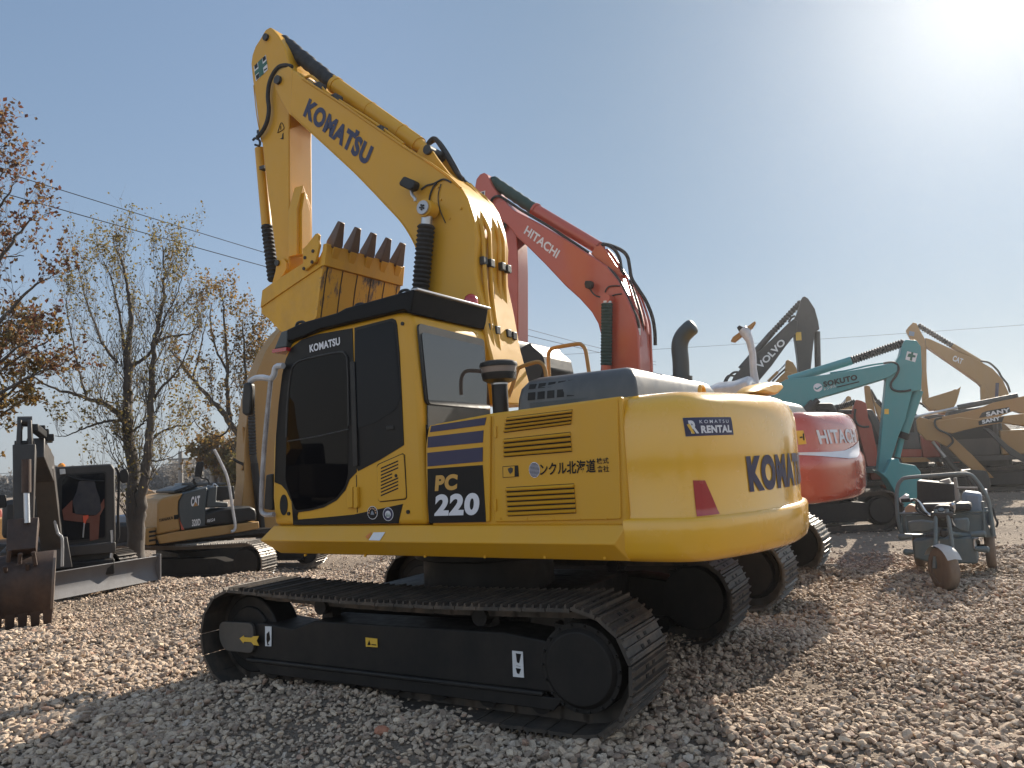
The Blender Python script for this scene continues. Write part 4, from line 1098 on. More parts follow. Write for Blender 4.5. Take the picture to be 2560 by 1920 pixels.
# bucket ears and link behind the teeth
for s in (.2, -.2):
    e = M.xz(.2, zoomed(640, 540, .18083, [(240, 930), (285, 770), (300, 650), (335, 600), (400, 590), (440, 650), (435, 740), (400, 810), (330, 900)]))
    MB().prism(e, s - .02, s + .02).build('bucket_ear', YEL, bucket, bevel=.006)
lk = M.on_y(.2, zoomed(640, 540, .18083, [(318, 655)])[0]); MB().cyl((lk.x, -.24, lk.z), (lk.x, .24, lk.z), .035, n=18).build('bucket_pin', VGREY, bucket)

# small fittings: lifting eyes, door handle, bolts, seam beads, grease lines
for yy in (.55, -.55):
    MB().tube([(-2.35, yy - .05, 2.22), (-2.35, yy - .05, 2.29), (-2.35, yy, 2.315), (-2.35, yy + .05, 2.29), (-2.35, yy + .05, 2.22)], .016, 8, 3).build('lifting_eye', YEL, cw)
for k in range(5):
    c = M.on_y(HW, (1252 + k * 66, 1296)); MB().cyl((c.x, HW + .004, c.z), (c.x, HW + .013, c.z), .008, n=8).build('door_bolt', YEL, d2)
for q in ((1240, 1080), (1240, 1262)):
    c = M.on_y(HW, q); MB().box((c.x - .012, HW, c.z - .045), (c.x + .012, HW + .018, c.z + .045)).build('door_hinge', YEL, d2, bevel=.004)
bead = M.xz(BW, Z1([(1345, 1640), (1300, 1540), (1230, 1430), (1130, 1320), (900, 1080), (565, 772), (462, 676)]))
MB().tube([(x, BW + .002, z) for x, z in bead], .007, 6, 3).build('weld_bead', YEL, boom)
bead = M.xz(AW, Z1([(262, 870), (228, 690), (206, 480)]) )
MB().tube([(x, AW + .001, z) for x, z in bead], .006, 6, 3).build('weld_bead', YEL, arm)
hose(M, BW + .012, Z1([(1500, 1160), (1480, 1240), (1490, 1330), (1530, 1430)]), .005, 'grease_line', VGREY, boom)
for q in ((1480, 1185), (1500, 1270), (1560, 1400), (1640, 1330)):
    c = M.on_y(BW, Z1([q])[0]); MB().cyl((c.x, BW, c.z), (c.x, BW + .014, c.z), .012, n=8).build('boom_bolt', YEL, boom)
for k in range(6):
    c = M.on_y(1.36, (760 + k * 150, 1392 + k * 1.5)); MB().cyl((c.x, 1.335, c.z + .012), (c.x, 1.352, c.z + .012), .011, n=8).build('skirt_bolt', YEL, main)
# ================================================================ the red excavator parked beside it
_o = M.wor(-.02, -4.33)
R = Frame(_o.x, _o.y, 30.48)
red = thing('excavator', R, 'red excavator with a curved red boom, parked just behind the large yellow one', 'excavator', 'excavators in the yard')
ZR = lambda pts: zoomed(1160, 400, .3617, pts)
ZN = lambda pts: zoomed(1800, 900, .208, pts)
for side in (1, -1):
    track(R, red, *((.95, 1.63) if side > 0 else (-1.63, -.95)), -2.12, 1.95, .405, SHOEF, side, False)
mb = MB(); mb.prism_z([(-1.0, -1.0), (-1.0, 1.0), (1.1, 1.0), (1.1, -1.0)], .38, .68); mb.cyl((0, 0, .66), (0, 0, 1.1), .66, n=40); mb.build('carbody', FRAMEB, red, bevel=.02)
mb = MB(); mb.box((-2.0, -1.3, 1.12), (1.45, 1.3, 1.38)); mb.build('revolving_frame', BLACK, red, bevel=.01)
mb = MB(); mb.box((-2.02, .30, 1.38), (-.35, 1.34, 2.10)); mb.box((-2.02, -1.34, 1.38), (-.9, .30, 2.12)); mb.build('engine_housing', RED, red, bevel=.03)
mb = MB(); mb.box((-.9, -1.34, 1.38), (1.4, -.62, 1.95)); mb.build('tank_box', RED, red, bevel=.03)
CWR = CWShape(tail=2.86)
CWR.prof = [(1.09, .14), (1.10, .08), (1.14, .03), (1.22, .0), (1.52, -.01), (1.60, .0), (1.66, .035), (1.70, .045), (1.86, .045), (1.98, .06), (2.06, .09), (2.12, .14), (2.15, .20), (2.165, .32)]
cwr = CWR.build(red, REDB, dz=0.06)
def rpatch(name, uvs, mat, off=.005):
    hs = [CWR.hit(R, u) for u in uvs]
    if all(hs): return CWR.patch(name, [(h[0], h[1] - .06) for h in hs], mat, cwr, off) 
def rlift(o): o.location.z += .06; return o
a = CWR.hit(R, ZN([(1235, 1012)])[0]); c = CWR.hit(R, ZN([(1190, 838)])[0])
rlift(lettering('lettering', 'HITACHI', None, None, None, WHT, cwr, .03, mapf=lambda x, y: CWR.at(a[0] + (c[0] - a[0]) * y + 1.12 * float(x), a[1] - .06 + (c[1] - a[1]) * float(y), .008)))
s0 = CWR.hit(R, ZN([(962, 1110)])[0])
_t = np.linspace(0, 1, 50); _k = (0, .2, .4, .6, .75, .9, 1)
_lo = np.interp(_t, _k, (-.010, -.040, -.075, -.105, -.10, -.05, .0)); _hi = np.interp(_t, _k, (.004, -.004, -.014, -.010, .025, .07, .10))
rlift(MB().loft([[CWR.at(s0[0] - .25 + t * 1.8, s0[1] - .06 + a + (b - a) * k / 4, .010) for k in range(5)] for t, a, b in zip(_t, _lo, _hi)], closed=False, cap=False).build('swoosh_stripe', WHT, cwr))
o = rpatch('warning_sticker', ZN([(945, 1018), (1052, 1008), (1015, 845), (915, 850)]), YSTK)
if o: rlift(o)
o = rpatch('sticker_symbol', ZN([(962, 940), (1000, 935), (998, 915), (960, 922)]), DECB, .008)
if o: rlift(o)
o = rpatch('sticker_symbol', ZN([(1008, 965), (1026, 962), (1020, 880), (1002, 884)]), DECB, .008)
if o: rlift(o)
# hood, side covers, exhaust hidden under plastic film, wrapped mirror post
mb = MB(); mb.loft([[(-1.0 - i, 1.0 - i, z), (-2.05 + i, 1.0 - i, z), (-2.05 + i, -1.30 + i, z), (-1.0 - i, -1.30 + i, z)] for z, i in ((2.10, 0), (2.30, .02), (2.40, .07), (2.44, .16))]); mb.build('engine_hood', HOOD, red, bevel=.03)
hu = ZN([(620, 440), (780, 452), (860, 470), (960, 560), (990, 640), (850, 640), (640, 600)])
mb = MB(); mb.box((-1.95, -1.33, 2.16), (-.95, -.75, 2.36)); mb.build('side_cover', WHT2, red, bevel=.05)
wy = .3
wr = [R.on_y(wy, q) for q in [(1795, 985)] + ZR([(1700, 1590), (1790, 1545), (1900, 1535), (2000, 1500), (2030, 1545), (2000, 1640), (1700, 1640)])]
mb = MB(); mb.loft([[(p.x, wy - .35, p.z - .03) for p in wr], [(p.x, wy - .1, p.z) for p in wr], [(p.x, wy + .25, p.z) for p in wr], [(p.x, wy + .4, p.z - .08) for p in wr]]); mb.build('film_wrapped_cover', WRAP, red, bevel=.03)
MB().rings([R.on_y(wy, q) for q in ZR([(2012, 1540), (2000, 1450), (1995, 1340), (1975, 1250), (1945, 1190), (1925, 1170)])], [.055, .045, .045, .05, .075, .06], 12).build('film_wrapped_post', WRAP, red, ang=60)
P = [R.on_y(wy, q) for q in ZR([(1842, 1252), (1858, 1222), (2010, 1112), (2018, 1120), (1995, 1158), (1872, 1258)])]
mb = MB(); mb.loft([[tuple(p) for p in P], [(p.x + .02, p.y - .10, p.z) for p in P]]); mb.build('mirror', TAN, red, bevel=.01)
P = [R.on_y(wy, q) for q in ZR([(1888, 1160), (1905, 1143), (1945, 1160), (1960, 1185), (1910, 1200)])]
mb = MB(); mb.loft([[(p.x, p.y + .03, p.z) for p in P], [(p.x, p.y - .06, p.z) for p in P]]); mb.build('mirror_clamp', VGREY, red, bevel=.01)
# cab (dark, standing behind the yellow boom)
mb = MB(); mb.prism([(-.30, 1.38), (1.40, 1.38), (1.40, 2.2), (1.20, 2.80), (1.0, 2.90), (-.1, 2.94), (-.28, 2.84)], .30, 1.34); rc = mb.build('cab', BLACK, red, bevel=.06, seg=3)
MB().prism(rounded([(-.1, 1.9), (1.25, 1.9), (1.05, 2.7), (-.1, 2.75)], .06), 1.34, 1.348).build('side_window', GLASSB, rc)
MB().prism_x(rounded([(.42, 2.15), (1.22, 2.15), (1.18, 2.74), (.46, 2.74)], .05), -.308, -.298).build('rear_window', HOLE, rc)
# boom and arm
bu = ZR([(205, 320), (222, 295), (270, 275), (340, 345), (480, 415), (700, 545), (880, 662), (985, 735), (1060, 830), (1125, 950), (1175, 1070), (1205, 1190), (1215, 1420), (1215, 1560), (960, 1560), (955, 1420), (948, 1220), (925, 1130), (880, 1050), (800, 960), (700, 870), (560, 720), (450, 610), (362, 530), (300, 450), (215, 380)])
rboom = MB().prism(R.xz(.28, bu), -.28, .28).build('boom', RED, red, bevel=.02)
au = ZR([(75, 185), (85, 130), (110, 98), (138, 86), (160, 102), (190, 175), (235, 240), (300, 300), (330, 380), (365, 520), (372, 760), (372, 1000), (372, 1290), (310, 1290), (280, 900), (260, 650), (200, 500), (150, 380), (95, 260)])
rarm = MB().prism(R.xz(.17, au), -.17, .17).build('arm', RED, red, bevel=.015)
decal('sticker', R, .17, ZR([(100, 225), (147, 212), (145, 255), (115, 262)]), WHT2, rarm)
decal('sticker_print', R, .17, ZR([(106, 230), (140, 219), (139, 248), (116, 255)]), NAVY, rarm, .006)
q = ZR([(412, 506), (637, 682), (440, 452)]); plettering('lettering', 'HITACHI', R, .283, *q, WHT, rboom, .028)
c0, c1, c2 = R.on_y(0, ZR([(182, 135)])[0]), R.on_y(0, ZR([(487, 342)])[0]), R.on_y(0, ZR([(955, 622)])[0])
P = [c0.lerp(c1, k / 16) for k in range(17)]; mb = MB(); mb.rings(P, [.05] + [.095 + .006 * math.sin(k * 2.3) for k in range(16)], 16); mb.build('arm_cylinder_sleeve', GRNB, rboom, ang=70)
mb = MB(); mb.cyl(c1, c1.lerp(c2, .95), .10, n=24); mb.cyl(c1, c1.lerp(c2, .03), .115, n=24); mb.cyl(c1.lerp(c2, .95), c2, .07, n=20); mb.build('arm_cylinder', RED, rboom)
for s in (1, -1):
    MB().prism(R.xz(.12, ZR([(880, 650), (910, 600), (950, 590), (985, 625), (1100, 800), (1040, 800)])), s * .12 - .02, s * .12 + .02).build('cylinder_bracket', RED, rboom, bevel=.006)
l0, l1 = R.on_y(.40, ZR([(988, 990)])[0]), R.on_y(.40, ZR([(983, 1420)])[0])
for s in (1, -1):
    a, b = Vector((l0.x, s * .40, l0.z)), Vector((l1.x, s * .40, l1.z))
    MB().bellows(a, b, .088, 20, 18, d=.84).build('cylinder_bellows', GRNB, rboom, ang=20)
    MB().cyl(a - (b - a) * .03, a + (b - a) * .01, .075, n=18).build('rod_end', STEEL, rboom)
    MB().cyl(b, (b.x + .25, b.y, 1.55), .075, n=18).build('lift_cylinder', RED, rboom)
    MB().cyl((a.x, s * .27, a.z + .06), (a.x, s * .47, a.z + .06), .075, n=20).build('cylinder_eye', RED, rboom)
lp = R.xz(.4, ZR([(838, 858), (845, 836), (885, 838), (893, 850), (890, 880), (870, 895), (845, 885)])); lamp2 = MB().prism(lp, .36, .44).build('boom_lamp', BLACK, rboom, bevel=.01)
hose(R, .36, ZR([(870, 890), (890, 920), (915, 940), (945, 948)]), .012, 'lamp_bracket', RUB, lamp2)
hose(R, .30, ZR([(975, 915), (985, 890), (1010, 872), (1080, 870)]), .010, 'lamp_cable', RUB, rboom)
hose(R, .30, ZR([(1010, 945), (1050, 930), (1090, 925)]), .010, 'lamp_cable', RUB, rboom)
hose(R, .05, ZR([(950, 590), (985, 585), (1040, 620), (1075, 680), (1090, 760), (1110, 790)]), .026, 'hydraulic_hose', RUB, rboom)
hose(R, -.08, ZR([(960, 580), (1010, 590), (1090, 625), (1130, 670), (1145, 740), (1160, 820), (1210, 900), (1260, 980), (1300, 1080), (1318, 1180), (1322, 1280)]), .028, 'hydraulic_hose', RUB, rboom)
hose(R, .22, ZR([(990, 745), (1040, 790), (1080, 850), (1120, 930), (1170, 1040), (1200, 1110), (1207, 1165)]), .026, 'hydraulic_hose', RUB, rboom)
hose(R, .22, ZR([(1207, 1165), (1207, 1210)]), .03, 'hose_fitting', STEEL, rboom)
for k, yy in enumerate((.14, .03, -.08, -.18)):
    hose(R, yy, ZR([(1120 + k * 26, 800 + k * 30), (1150 + k * 26, 900 + k * 20), (1195 + k * 26, 1060 + k * 10), (1212 + k * 26, 1200), (1216 + k * 26, 1500)]), .018, 'hydraulic_pipe', RED if k != 1 else RUB, rboom)
hose(R, .2, ZR([(185, 300), (195, 270), (225, 250), (265, 260), (340, 310), (400, 350), (480, 395), (620, 480), (860, 640)]), .022, 'hydraulic_hose', RUB, rboom)
hose(R, .22, ZR([(205, 365), (240, 362), (270, 385), (285, 430), (278, 470), (262, 490)]), .026, 'hydraulic_hose', RUB, rarm)
# bucket folded in, dark
kb = R.xz(.5, ZR([(310, 1260), (345, 1235), (360, 1260), (365, 1310), (450, 1260), (470, 1290), (540, 1350), (560, 1440), (500, 1600), (380, 1640), (320, 1500)]))
MB().prism(kb, -.5, .5).build('bucket', BLACK, red, bevel=.03)

# ================================================================ generic distant machine
def machine(fr, label, body, dark=VGREY, group='excavators in the yard', bx=(-1.9, 1.5), trk=True, cabside=1, z=0, cabg=GLASSB, cabm=None, tyaw=0.0, face=1):
    # face = -1: the machine looks along -x of its axes (so that +y stays the side turned to us)
    t = thing('excavator', fr, label, 'excavator', group, z)
    f = face
    if f < 0: cabside = -cabside
    if trk:
        for side in (1, -1):
            track(fr, t, *((.85, 1.45) if side > 0 else (-1.45, -.85)), -1.9, 1.9, .40, SHOEF if trk == 2 else SHOE, side, False, yaw=tyaw)
        mb = MB(); mb.box((-1, -1, .35), (1, 1, .7)); mb.cyl((0, 0, .6), (0, 0, 1.05), .6, n=32); mb.build('carbody', FRAMEB, t, bevel=.01)
    X = lambda pts: [(f * p[0], p[1]) for p in pts]
    mb = MB(); mb.prism_z(X([(bx[0], -1.25), (bx[1], -1.25), (bx[1], 1.25), (bx[0], 1.25)]), 1.0, 1.16); mb.build('revolving_frame', dark, t, bevel=.01)
    mb = MB(); mb.prism(X([(bx[0] + .02, 1.16), (-.3, 1.16), (-.3, 1.98), (bx[0] + .02, 1.98)]), -1.27, 1.27); mb.build('engine_housing', body, t, bevel=.06)
    mb = MB(); mb.prism_z(X([(bx[0], -1.25), (bx[0] - .55, -1.0), (bx[0] - .72, -.4), (bx[0] - .72, .4), (bx[0] - .55, 1.0), (bx[0], 1.25)]), 1.02, 2.02); mb.build('counterweight', body, t, bevel=.08, seg=3)
    y0, y1 = (.25, 1.27) if cabside > 0 else (-1.27, -.25)
    mb = MB(); mb.prism(X([(-.28, 1.16), (1.45, 1.16), (1.48, 1.9), (1.15, 2.75), (-.2, 2.82), (-.28, 2.7)]), y0, y1); cb = mb.build('cab', cabm or dark, t, bevel=.05)
    for yy in (y1, y0):
        s = 1 if yy > (y0 + y1) / 2 else -1
        MB().prism(rounded(X([(-.12, 1.75), (1.30, 1.75), (1.05, 2.62), (-.12, 2.66)]), .05), yy, yy + s * .008).build('side_window', cabg, cb)
    MB().prism_x(rounded([(y0 + .1, 1.8), (y1 - .1, 1.8), (y1 - .14, 2.66), (y0 + .14, 2.66)], .05), f * -.29, f * -.28).build('rear_window', cabg, cb)
    MB()._add([(f * a, b, c) for a, b, c in ((1.462, y0 + .08, 1.3), (1.462, y1 - .08, 1.3), (1.482, y1 - .08, 1.9), (1.20, y1 - .12, 2.66), (1.20, y0 + .12, 2.66), (1.482, y0 + .08, 1.9))], [[0, 1, 2, 5], [5, 2, 3, 4]]).build('windscreen', cabg, cb)
    return t
def limb(fr, name, uvs, w, mat, parent, bev=.015, y=None):
    yy = w if y is None else y
    return MB().prism(fr.xz(yy, uvs), yy - 2 * w, yy).build(name, mat, parent, bevel=bev)
def ram(fr, y, a, b, c, r, m_rod, m_barrel, parent, bell=None, name='cylinder'):
    A, B, C = fr.on_y(y, a), fr.on_y(y, b), fr.on_y(y, c)
    if bell: MB().bellows(A, B, r * 1.05, bell, 12, d=.70).build('cylinder_bellows', m_rod, parent, ang=20)
    else: MB().cyl(A, B, r * .55, n=14).build('cylinder_rod', m_rod, parent)
    MB().cyl(B, C, r, n=16).build(name, m_barrel, parent)
Z4 = lambda pts: zoomed(1800, 720, .3436, pts)
Z5 = lambda pts: zoomed(2300, 980, .1567, pts)
Z6 = lambda pts: zoomed(2160, 900, .2411, pts)
def frame_at(u, Y, yaw):
    p = world_at(u, 1150, Y); return Frame(p.x, p.y, yaw)

# dark excavator with white lettering (far, faces right)
V = frame_at(1845, 21, 14)
vo = machine(V, 'dark charcoal excavator with white lettering on its raised boom, far behind', VGREY, VGREY, face=-1)
vb = limb(V, 'boom', Z4([(72, 705), (100, 640), (190, 545), (380, 370), (490, 262), (535, 225), (565, 240), (560, 320), (480, 420), (380, 560), (270, 690), (240, 800), (60, 800)]), .30, VGREY, vo)
va = limb(V, 'arm', Z4([(540, 325), (535, 230), (560, 190), (588, 90), (600, 66), (618, 60), (642, 76), (690, 150), (715, 240), (724, 300), (690, 318), (672, 480), (660, 600), (648, 700), (580, 700), (565, 500)]), .2, VGREY, vo)
ram(V, 0, Z4([(590, 100)])[0], Z4([(375, 330)])[0], Z4([(150, 590)])[0], .085, RUB, VGREY, vb, 13)
ram(V, 0, Z4([(712, 640)])[0], Z4([(712, 590)])[0], Z4([(706, 318)])[0], .08, STEEL, VGREY, va)
q = Z4([(300, 592), (482, 398), (262, 560)]); plettering('lettering', 'VOLVO', V, .305, q[0], q[1], q[2], WHT2, vb, .03)
decal('sticker', V, .2, Z4([(553, 382), (594, 380), (590, 320), (550, 322)]), YSTK, va)
hose(V, .0, Z4([(110, 640), (60, 640), (30, 690), (25, 760)]), .03, 'hydraulic_hose', RUB, vb)
hose(V, .1, Z4([(130, 610), (90, 620), (50, 670), (40, 740)]), .03, 'hydraulic_hose', RUB, vb)
hose(V, .2, Z4([(500, 250), (520, 215), (548, 205)]), .03, 'hydraulic_hose', RUB, vb)
limb(V, 'bucket', Z4([(570, 690), (660, 690), (720, 740), (700, 830), (600, 850), (540, 780)]), .6, VGREY, vo)

# tan machine folded behind it
K = frame_at(1900, 24, 16)
kx = machine(K, 'tan excavator with its folded boom showing behind the teal one', TAN, VGREY, face=-1)
kb_ = limb(K, 'boom', Z4([(395, 690), (440, 640), (480, 605), (520, 615), (560, 645), (480, 720), (400, 760)]), .3, TAN, kx)
ka_ = limb(K, 'arm', Z4([(475, 600), (480, 530), (495, 520), (530, 540), (555, 580), (575, 635), (540, 700), (500, 690)]), .2, TAN, kx)
ram(K, .1, Z4([(485, 545)])[0], Z4([(420, 610)])[0], Z4([(350, 680)])[0], .045, STEEL, TAN, kb_)
hose(K, -.1, Z4([(485, 580), (430, 630), (380, 680)]), .03, 'hydraulic_hose', RUB, kb_)

# teal excavator, arm reaching to the ground
TE = frame_at(1960, 17.6, 19)
te = machine(TE, 'teal blue excavator with its arm and bucket set down behind the tricycle', TEAL, VGREY, tyaw=.3, face=-1)
tb = limb(TE, 'boom', Z4([(365, 770), (420, 700), (480, 665), (700, 640), (930, 605), (1180, 560), (1250, 545), (1290, 560), (1292, 605), (1235, 648), (1000, 720), (760, 790), (640, 830), (620, 880), (560, 900), (420, 900)]), .28, TEAL, te)
ta = limb(TE, 'arm', Z4([(1330, 405), (1350, 375), (1430, 380), (1462, 425), (1470, 600), (1465, 742), (1400, 752), (1350, 960), (1300, 1075), (1245, 1250), (1195, 1347), (1148, 1335), (1180, 1000), (1212, 650), (1230, 620), (1275, 540), (1310, 490)]), .22, TEAL, te)
ram(TE, 0, Z4([(1338, 398)])[0], Z4([(955, 528)])[0], Z4([(500, 668)])[0], .095, RUB, TEAL, tb, 20)
ram(TE, 0, Z4([(1290, 1230)])[0], Z4([(1325, 1080)])[0], Z4([(1440, 745)])[0], .11, TEAL, TEAL, ta)
MB().cyl(TE.on_y(0, Z4([(1318, 1095)])[0]), TE.on_y(0, Z4([(1335, 1050)])[0]), .14, n=18).build('cylinder_collar', BLACK, ta)
tk = TE.xz(.6, Z4([(1150, 1330), (1195, 1347), (1240, 1250), (1300, 1240), (1310, 1272), (1420, 1290), (1460, 1335), (1470, 1400), (1450, 1460), (1430, 1540), (1400, 1620), (1330, 1640), (1290, 1560), (1262, 1470), (1215, 1390)]))
MB().prism(tk, -.6, .6).build('bucket', TEAL, te, bevel=.03)
decal('sticker', TE, .22, Z4([(1348, 520), (1420, 540), (1438, 478), (1362, 460)]), WHT2, ta)
decal('green_cross', TE, .22, Z4([(1362, 500), (1372, 476), (1390, 478), (1392, 466), (1408, 470), (1404, 486), (1424, 492), (1420, 506), (1400, 504), (1396, 530), (1380, 526), (1384, 504)]), GREENP, ta, .008)
decal('sticker', TE, .22, Z4([(1196, 918), (1228, 918), (1228, 880), (1196, 880)]), YSTK, ta)
q = Z4([(756, 722), (1002, 668), (748, 682)]); plettering('lettering', 'SOKUTO', TE, .285, *q, DECB, tb, .05)
q = Z4([(758, 746), (845, 722), (756, 724)]); plettering('lettering', 'レンタル', TE, .285, *q, WHT2, tb, .01)
hose(TE, .285, Z4([(850, 722), (1012, 682)]), .012, 'lettering_line', DECB, tb)
c = TE.on_y(.283, Z4([(712, 724)])[0]); rr = (TE.on_y(.283, Z4([(745, 724)])[0]) - c).length
mb = MB(); mb._add([(c.x + rr * math.cos(k * math.pi / 12), .285, c.z + rr * math.sin(k * math.pi / 12)) for k in range(24)], [list(range(24))]); mb.build('emblem', WHT, tb)
hose(TE, .29, Z4([(690, 725), (705, 735), (722, 725), (738, 715)]), .016, 'emblem_curve', TEAL, tb)
hose(TE, .24, Z4([(1190, 548), (1250, 540), (1285, 552), (1300, 590), (1280, 640), (1245, 690), (1250, 730), (1290, 750), (1350, 750), (1390, 742)]), .024, 'hydraulic_hose', RUB, ta)
hose(TE, .1, Z4([(1250, 540), (1100, 560), (930, 598), (800, 620)]), .02, 'hydraulic_pipe', TEAL, tb)
ram(TE, .3, Z4([(715, 815)])[0], Z4([(690, 838)])[0], Z4([(630, 900)])[0], .12, VGREY, VGREY, tb, None, 'lift_cylinder')

# tan excavator with raised bucket (far right)
CT = frame_at(2470, 27, 26)
ct = machine(CT, 'tan excavator far right with its bucket curled up in the air', TAN, VGREY)
cb_ = limb(CT, 'boom', Z4([(1492, 362), (1530, 372), (1700, 450), (1900, 538), (1985, 588), (2055, 665), (2095, 750), (2112, 800), (2112, 900), (1990, 900), (1960, 815), (1930, 745), (1880, 690), (1740, 590), (1600, 495), (1500, 425)]), .3, TAN, ct)
ca_ = limb(CT, 'arm', Z4([(1352, 310), (1370, 285), (1405, 250), (1430, 256), (1445, 290), (1488, 365), (1502, 440), (1503, 600), (1510, 700), (1520, 790), (1500, 850), (1472, 835), (1465, 700), (1462, 430), (1400, 400)]), .2, TAN, ct)
ram(CT, 0, Z4([(1440, 270)])[0], Z4([(1690, 420)])[0], Z4([(1905, 548)])[0], .10, RUB, TAN, cb_, 14)
ck = CT.xz(.6, Z4([(1470, 830), (1520, 798), (1690, 746), (1708, 735), (1725, 738), (1754, 715), (1742, 760), (1722, 830), (1690, 890), (1640, 918), (1595, 908), (1565, 885), (1530, 890)]))
MB().prism(ck, -.6, .6).build('bucket', TAN, ct, bevel=.02)
ram(CT, 0, Z4([(1440, 830)])[0], Z4([(1480, 850)])[0], Z4([(1520, 870)])[0], .07, VGREY, VGREY, ca_)
for k, q in enumerate(([(1920, 695), (1962, 790), (1900, 830), (1895, 720)],)):
    limb(CT, 'lift_cylinder', Z4(q), .12, TAN, cb_, y=.45)
q = Z4([(1688, 528), (1758, 556), (1702, 488)]); plettering('lettering', 'CAT', CT, .305, *q, WHT2, cb_, .04)
decal('sticker', CT, .2, Z4([(1372, 345), (1412, 352), (1416, 320), (1378, 312)]), BLUEP, ca_)
hose(CT, .1, Z4([(1895, 530), (1960, 545), (2020, 600), (2050, 650), (2090, 700), (2110, 760)]), .035, 'hydraulic_hose', RUB, cb_)
decal('sticker', CT, .3, Z4([(2000, 800), (2025, 800), (2030, 690), (2005, 690)]), NAVY, cb_)

# two ochre excavators on the right, arms stretched out, white lettering on black
def ochre(fr, label, boom, arm, ram1, bkt, tl, bkw):
    t = machine(fr, label, ORG, VGREY, bx=(-1.9, 1.5), tyaw=.15)
    b = limb(fr, 'boom', boom, .28, ORG, t); a = limb(fr, 'arm', arm, .2, ORG, t)
    decal('lettering_band', fr, .28, bkw, DECB, b)
    plettering('lettering', 'SANY', fr, .286, *tl, WHT2, b, .045)
    ram(fr, 0, *ram1, .085, STEEL, VGREY, b)
    if bkt: MB().prism(fr.xz(.55, bkt), -.55, .55).build('bucket', VGREY, t, bevel=.03)
    return t, b, a
def stretched(u, Y, yaw, back):       # a machine whose outstretched arm lies at pixel column u, its body further back
    f = frame_at(u, Y, yaw); p = f.wor(-back, 0); return Frame(p.x, p.y, yaw)
S2 = stretched(2460, 24.3, 26, 6.5)
s2, b2, a2 = ochre(S2, 'ochre excavator at the right edge, the farther of two with white lettering', Z5([(150, 430), (600, 345), (940, 262), (1160, 170), (1500, 100), (1760, 40), (1900, 120), (1900, 420), (1500, 300), (1200, 420), (700, 560), (300, 600)]), Z5([(-40, 420), (0, 395), (240, 470), (330, 560), (500, 700), (200, 790), (-20, 640)]), (Z5([(-80, 400)])[0], Z5([(600, 250)])[0], Z5([(1560, 60)])[0]), None, Z5([(1060, 395), (1440, 320), (1050, 325)]), Z5([(940, 415), (1450, 320), (1420, 240), (1080, 300), (990, 330)]))
S1 = stretched(2460, 22.5, 26, 7.0)
s1, b1, a1 = ochre(S1, 'ochre excavator at the right edge, the nearer of two with white lettering', Z5([(240, 470), (420, 440), (640, 400), (900, 440), (1340, 380), (1760, 330), (2000, 420), (2000, 600), (1660, 540), (1310, 490), (1020, 540), (700, 610), (520, 660), (300, 620)]), Z5([(-60, 440), (0, 400), (120, 430), (250, 480), (340, 590), (520, 710), (700, 880), (840, 1010), (1000, 1180), (1180, 1370), (1110, 1370), (1060, 1260), (840, 1250), (640, 1080), (440, 880), (250, 780), (100, 770), (-40, 620)]), (Z5([(200, 790)])[0], Z5([(400, 1040)])[0], Z5([(600, 1280)])[0]), Z5([(680, 1262), (860, 1245), (1060, 1262), (1115, 1380), (1135, 1480), (1080, 1600), (980, 1660), (880, 1560)]), Z5([(995, 510), (1285, 445), (985, 450)]), Z5([(940, 530), (1310, 480), (1345, 392), (1000, 440), (930, 470)]))
limb(S1, 'lift_cylinder', Z5([(1010, 570), (1120, 590), (1420, 860), (1700, 1050), (1700, 1150), (1440, 1000), (1190, 750)]), .1, VGREY, b1, y=.5)
hose(S1, .3, Z5([(350, 410), (250, 440), (240, 520), (300, 600), (430, 660), (500, 720), (520, 800), (440, 880)]), .03, 'hydraulic_hose', RUB, a1)
# a third machine between them, seen side-on: grey window, ochre belt, crawler; its boom slants down to the right
S3 = frame_at(2480, 27.5, 26)
s3 = machine(S3, 'grey cabbed excavator behind the two ochre ones, white plate on its side', VGREY, VGREY, tyaw=.1, cabside=1)
limb(S3, 'boom', Z5([(1030, 570), (1310, 480), (1500, 640), (1700, 830), (1700, 990), (1500, 860), (1230, 660)]), .3, ORG, s3)
MB().prism(S3.xz(1.33, Z5([(830, 600), (1050, 590), (1250, 760), (1450, 970), (860, 995)])), 1.0, 1.33).build('side_panel', HOODD, s3, bevel=.04)
MB().prism(S3.xz(1.36, Z5([(860, 1000), (1600, 985), (1600, 1050), (870, 1060)])), 1.1, 1.36).build('belt_rail', ORG, s3, bevel=.02)
decal('plate', S3, 1.33, Z5([(1130, 905), (1290, 905), (1290, 870), (1135, 870)]), WHT2, s3)
decal('plate', S3, 1.33, Z5([(1060, 965), (1300, 965), (1300, 920), (1060, 925)]), CONC, s3)
for k, q in enumerate(((760, 600), (720, 640), (790, 700), (770, 780))):
    hose(S3, 1.4, Z5([q, (q[0] + 20, q[1] + 130), (q[0] + 30, q[1] + 300)]), .03, 'hose', (STEEL, RUB)[k % 2], s3)
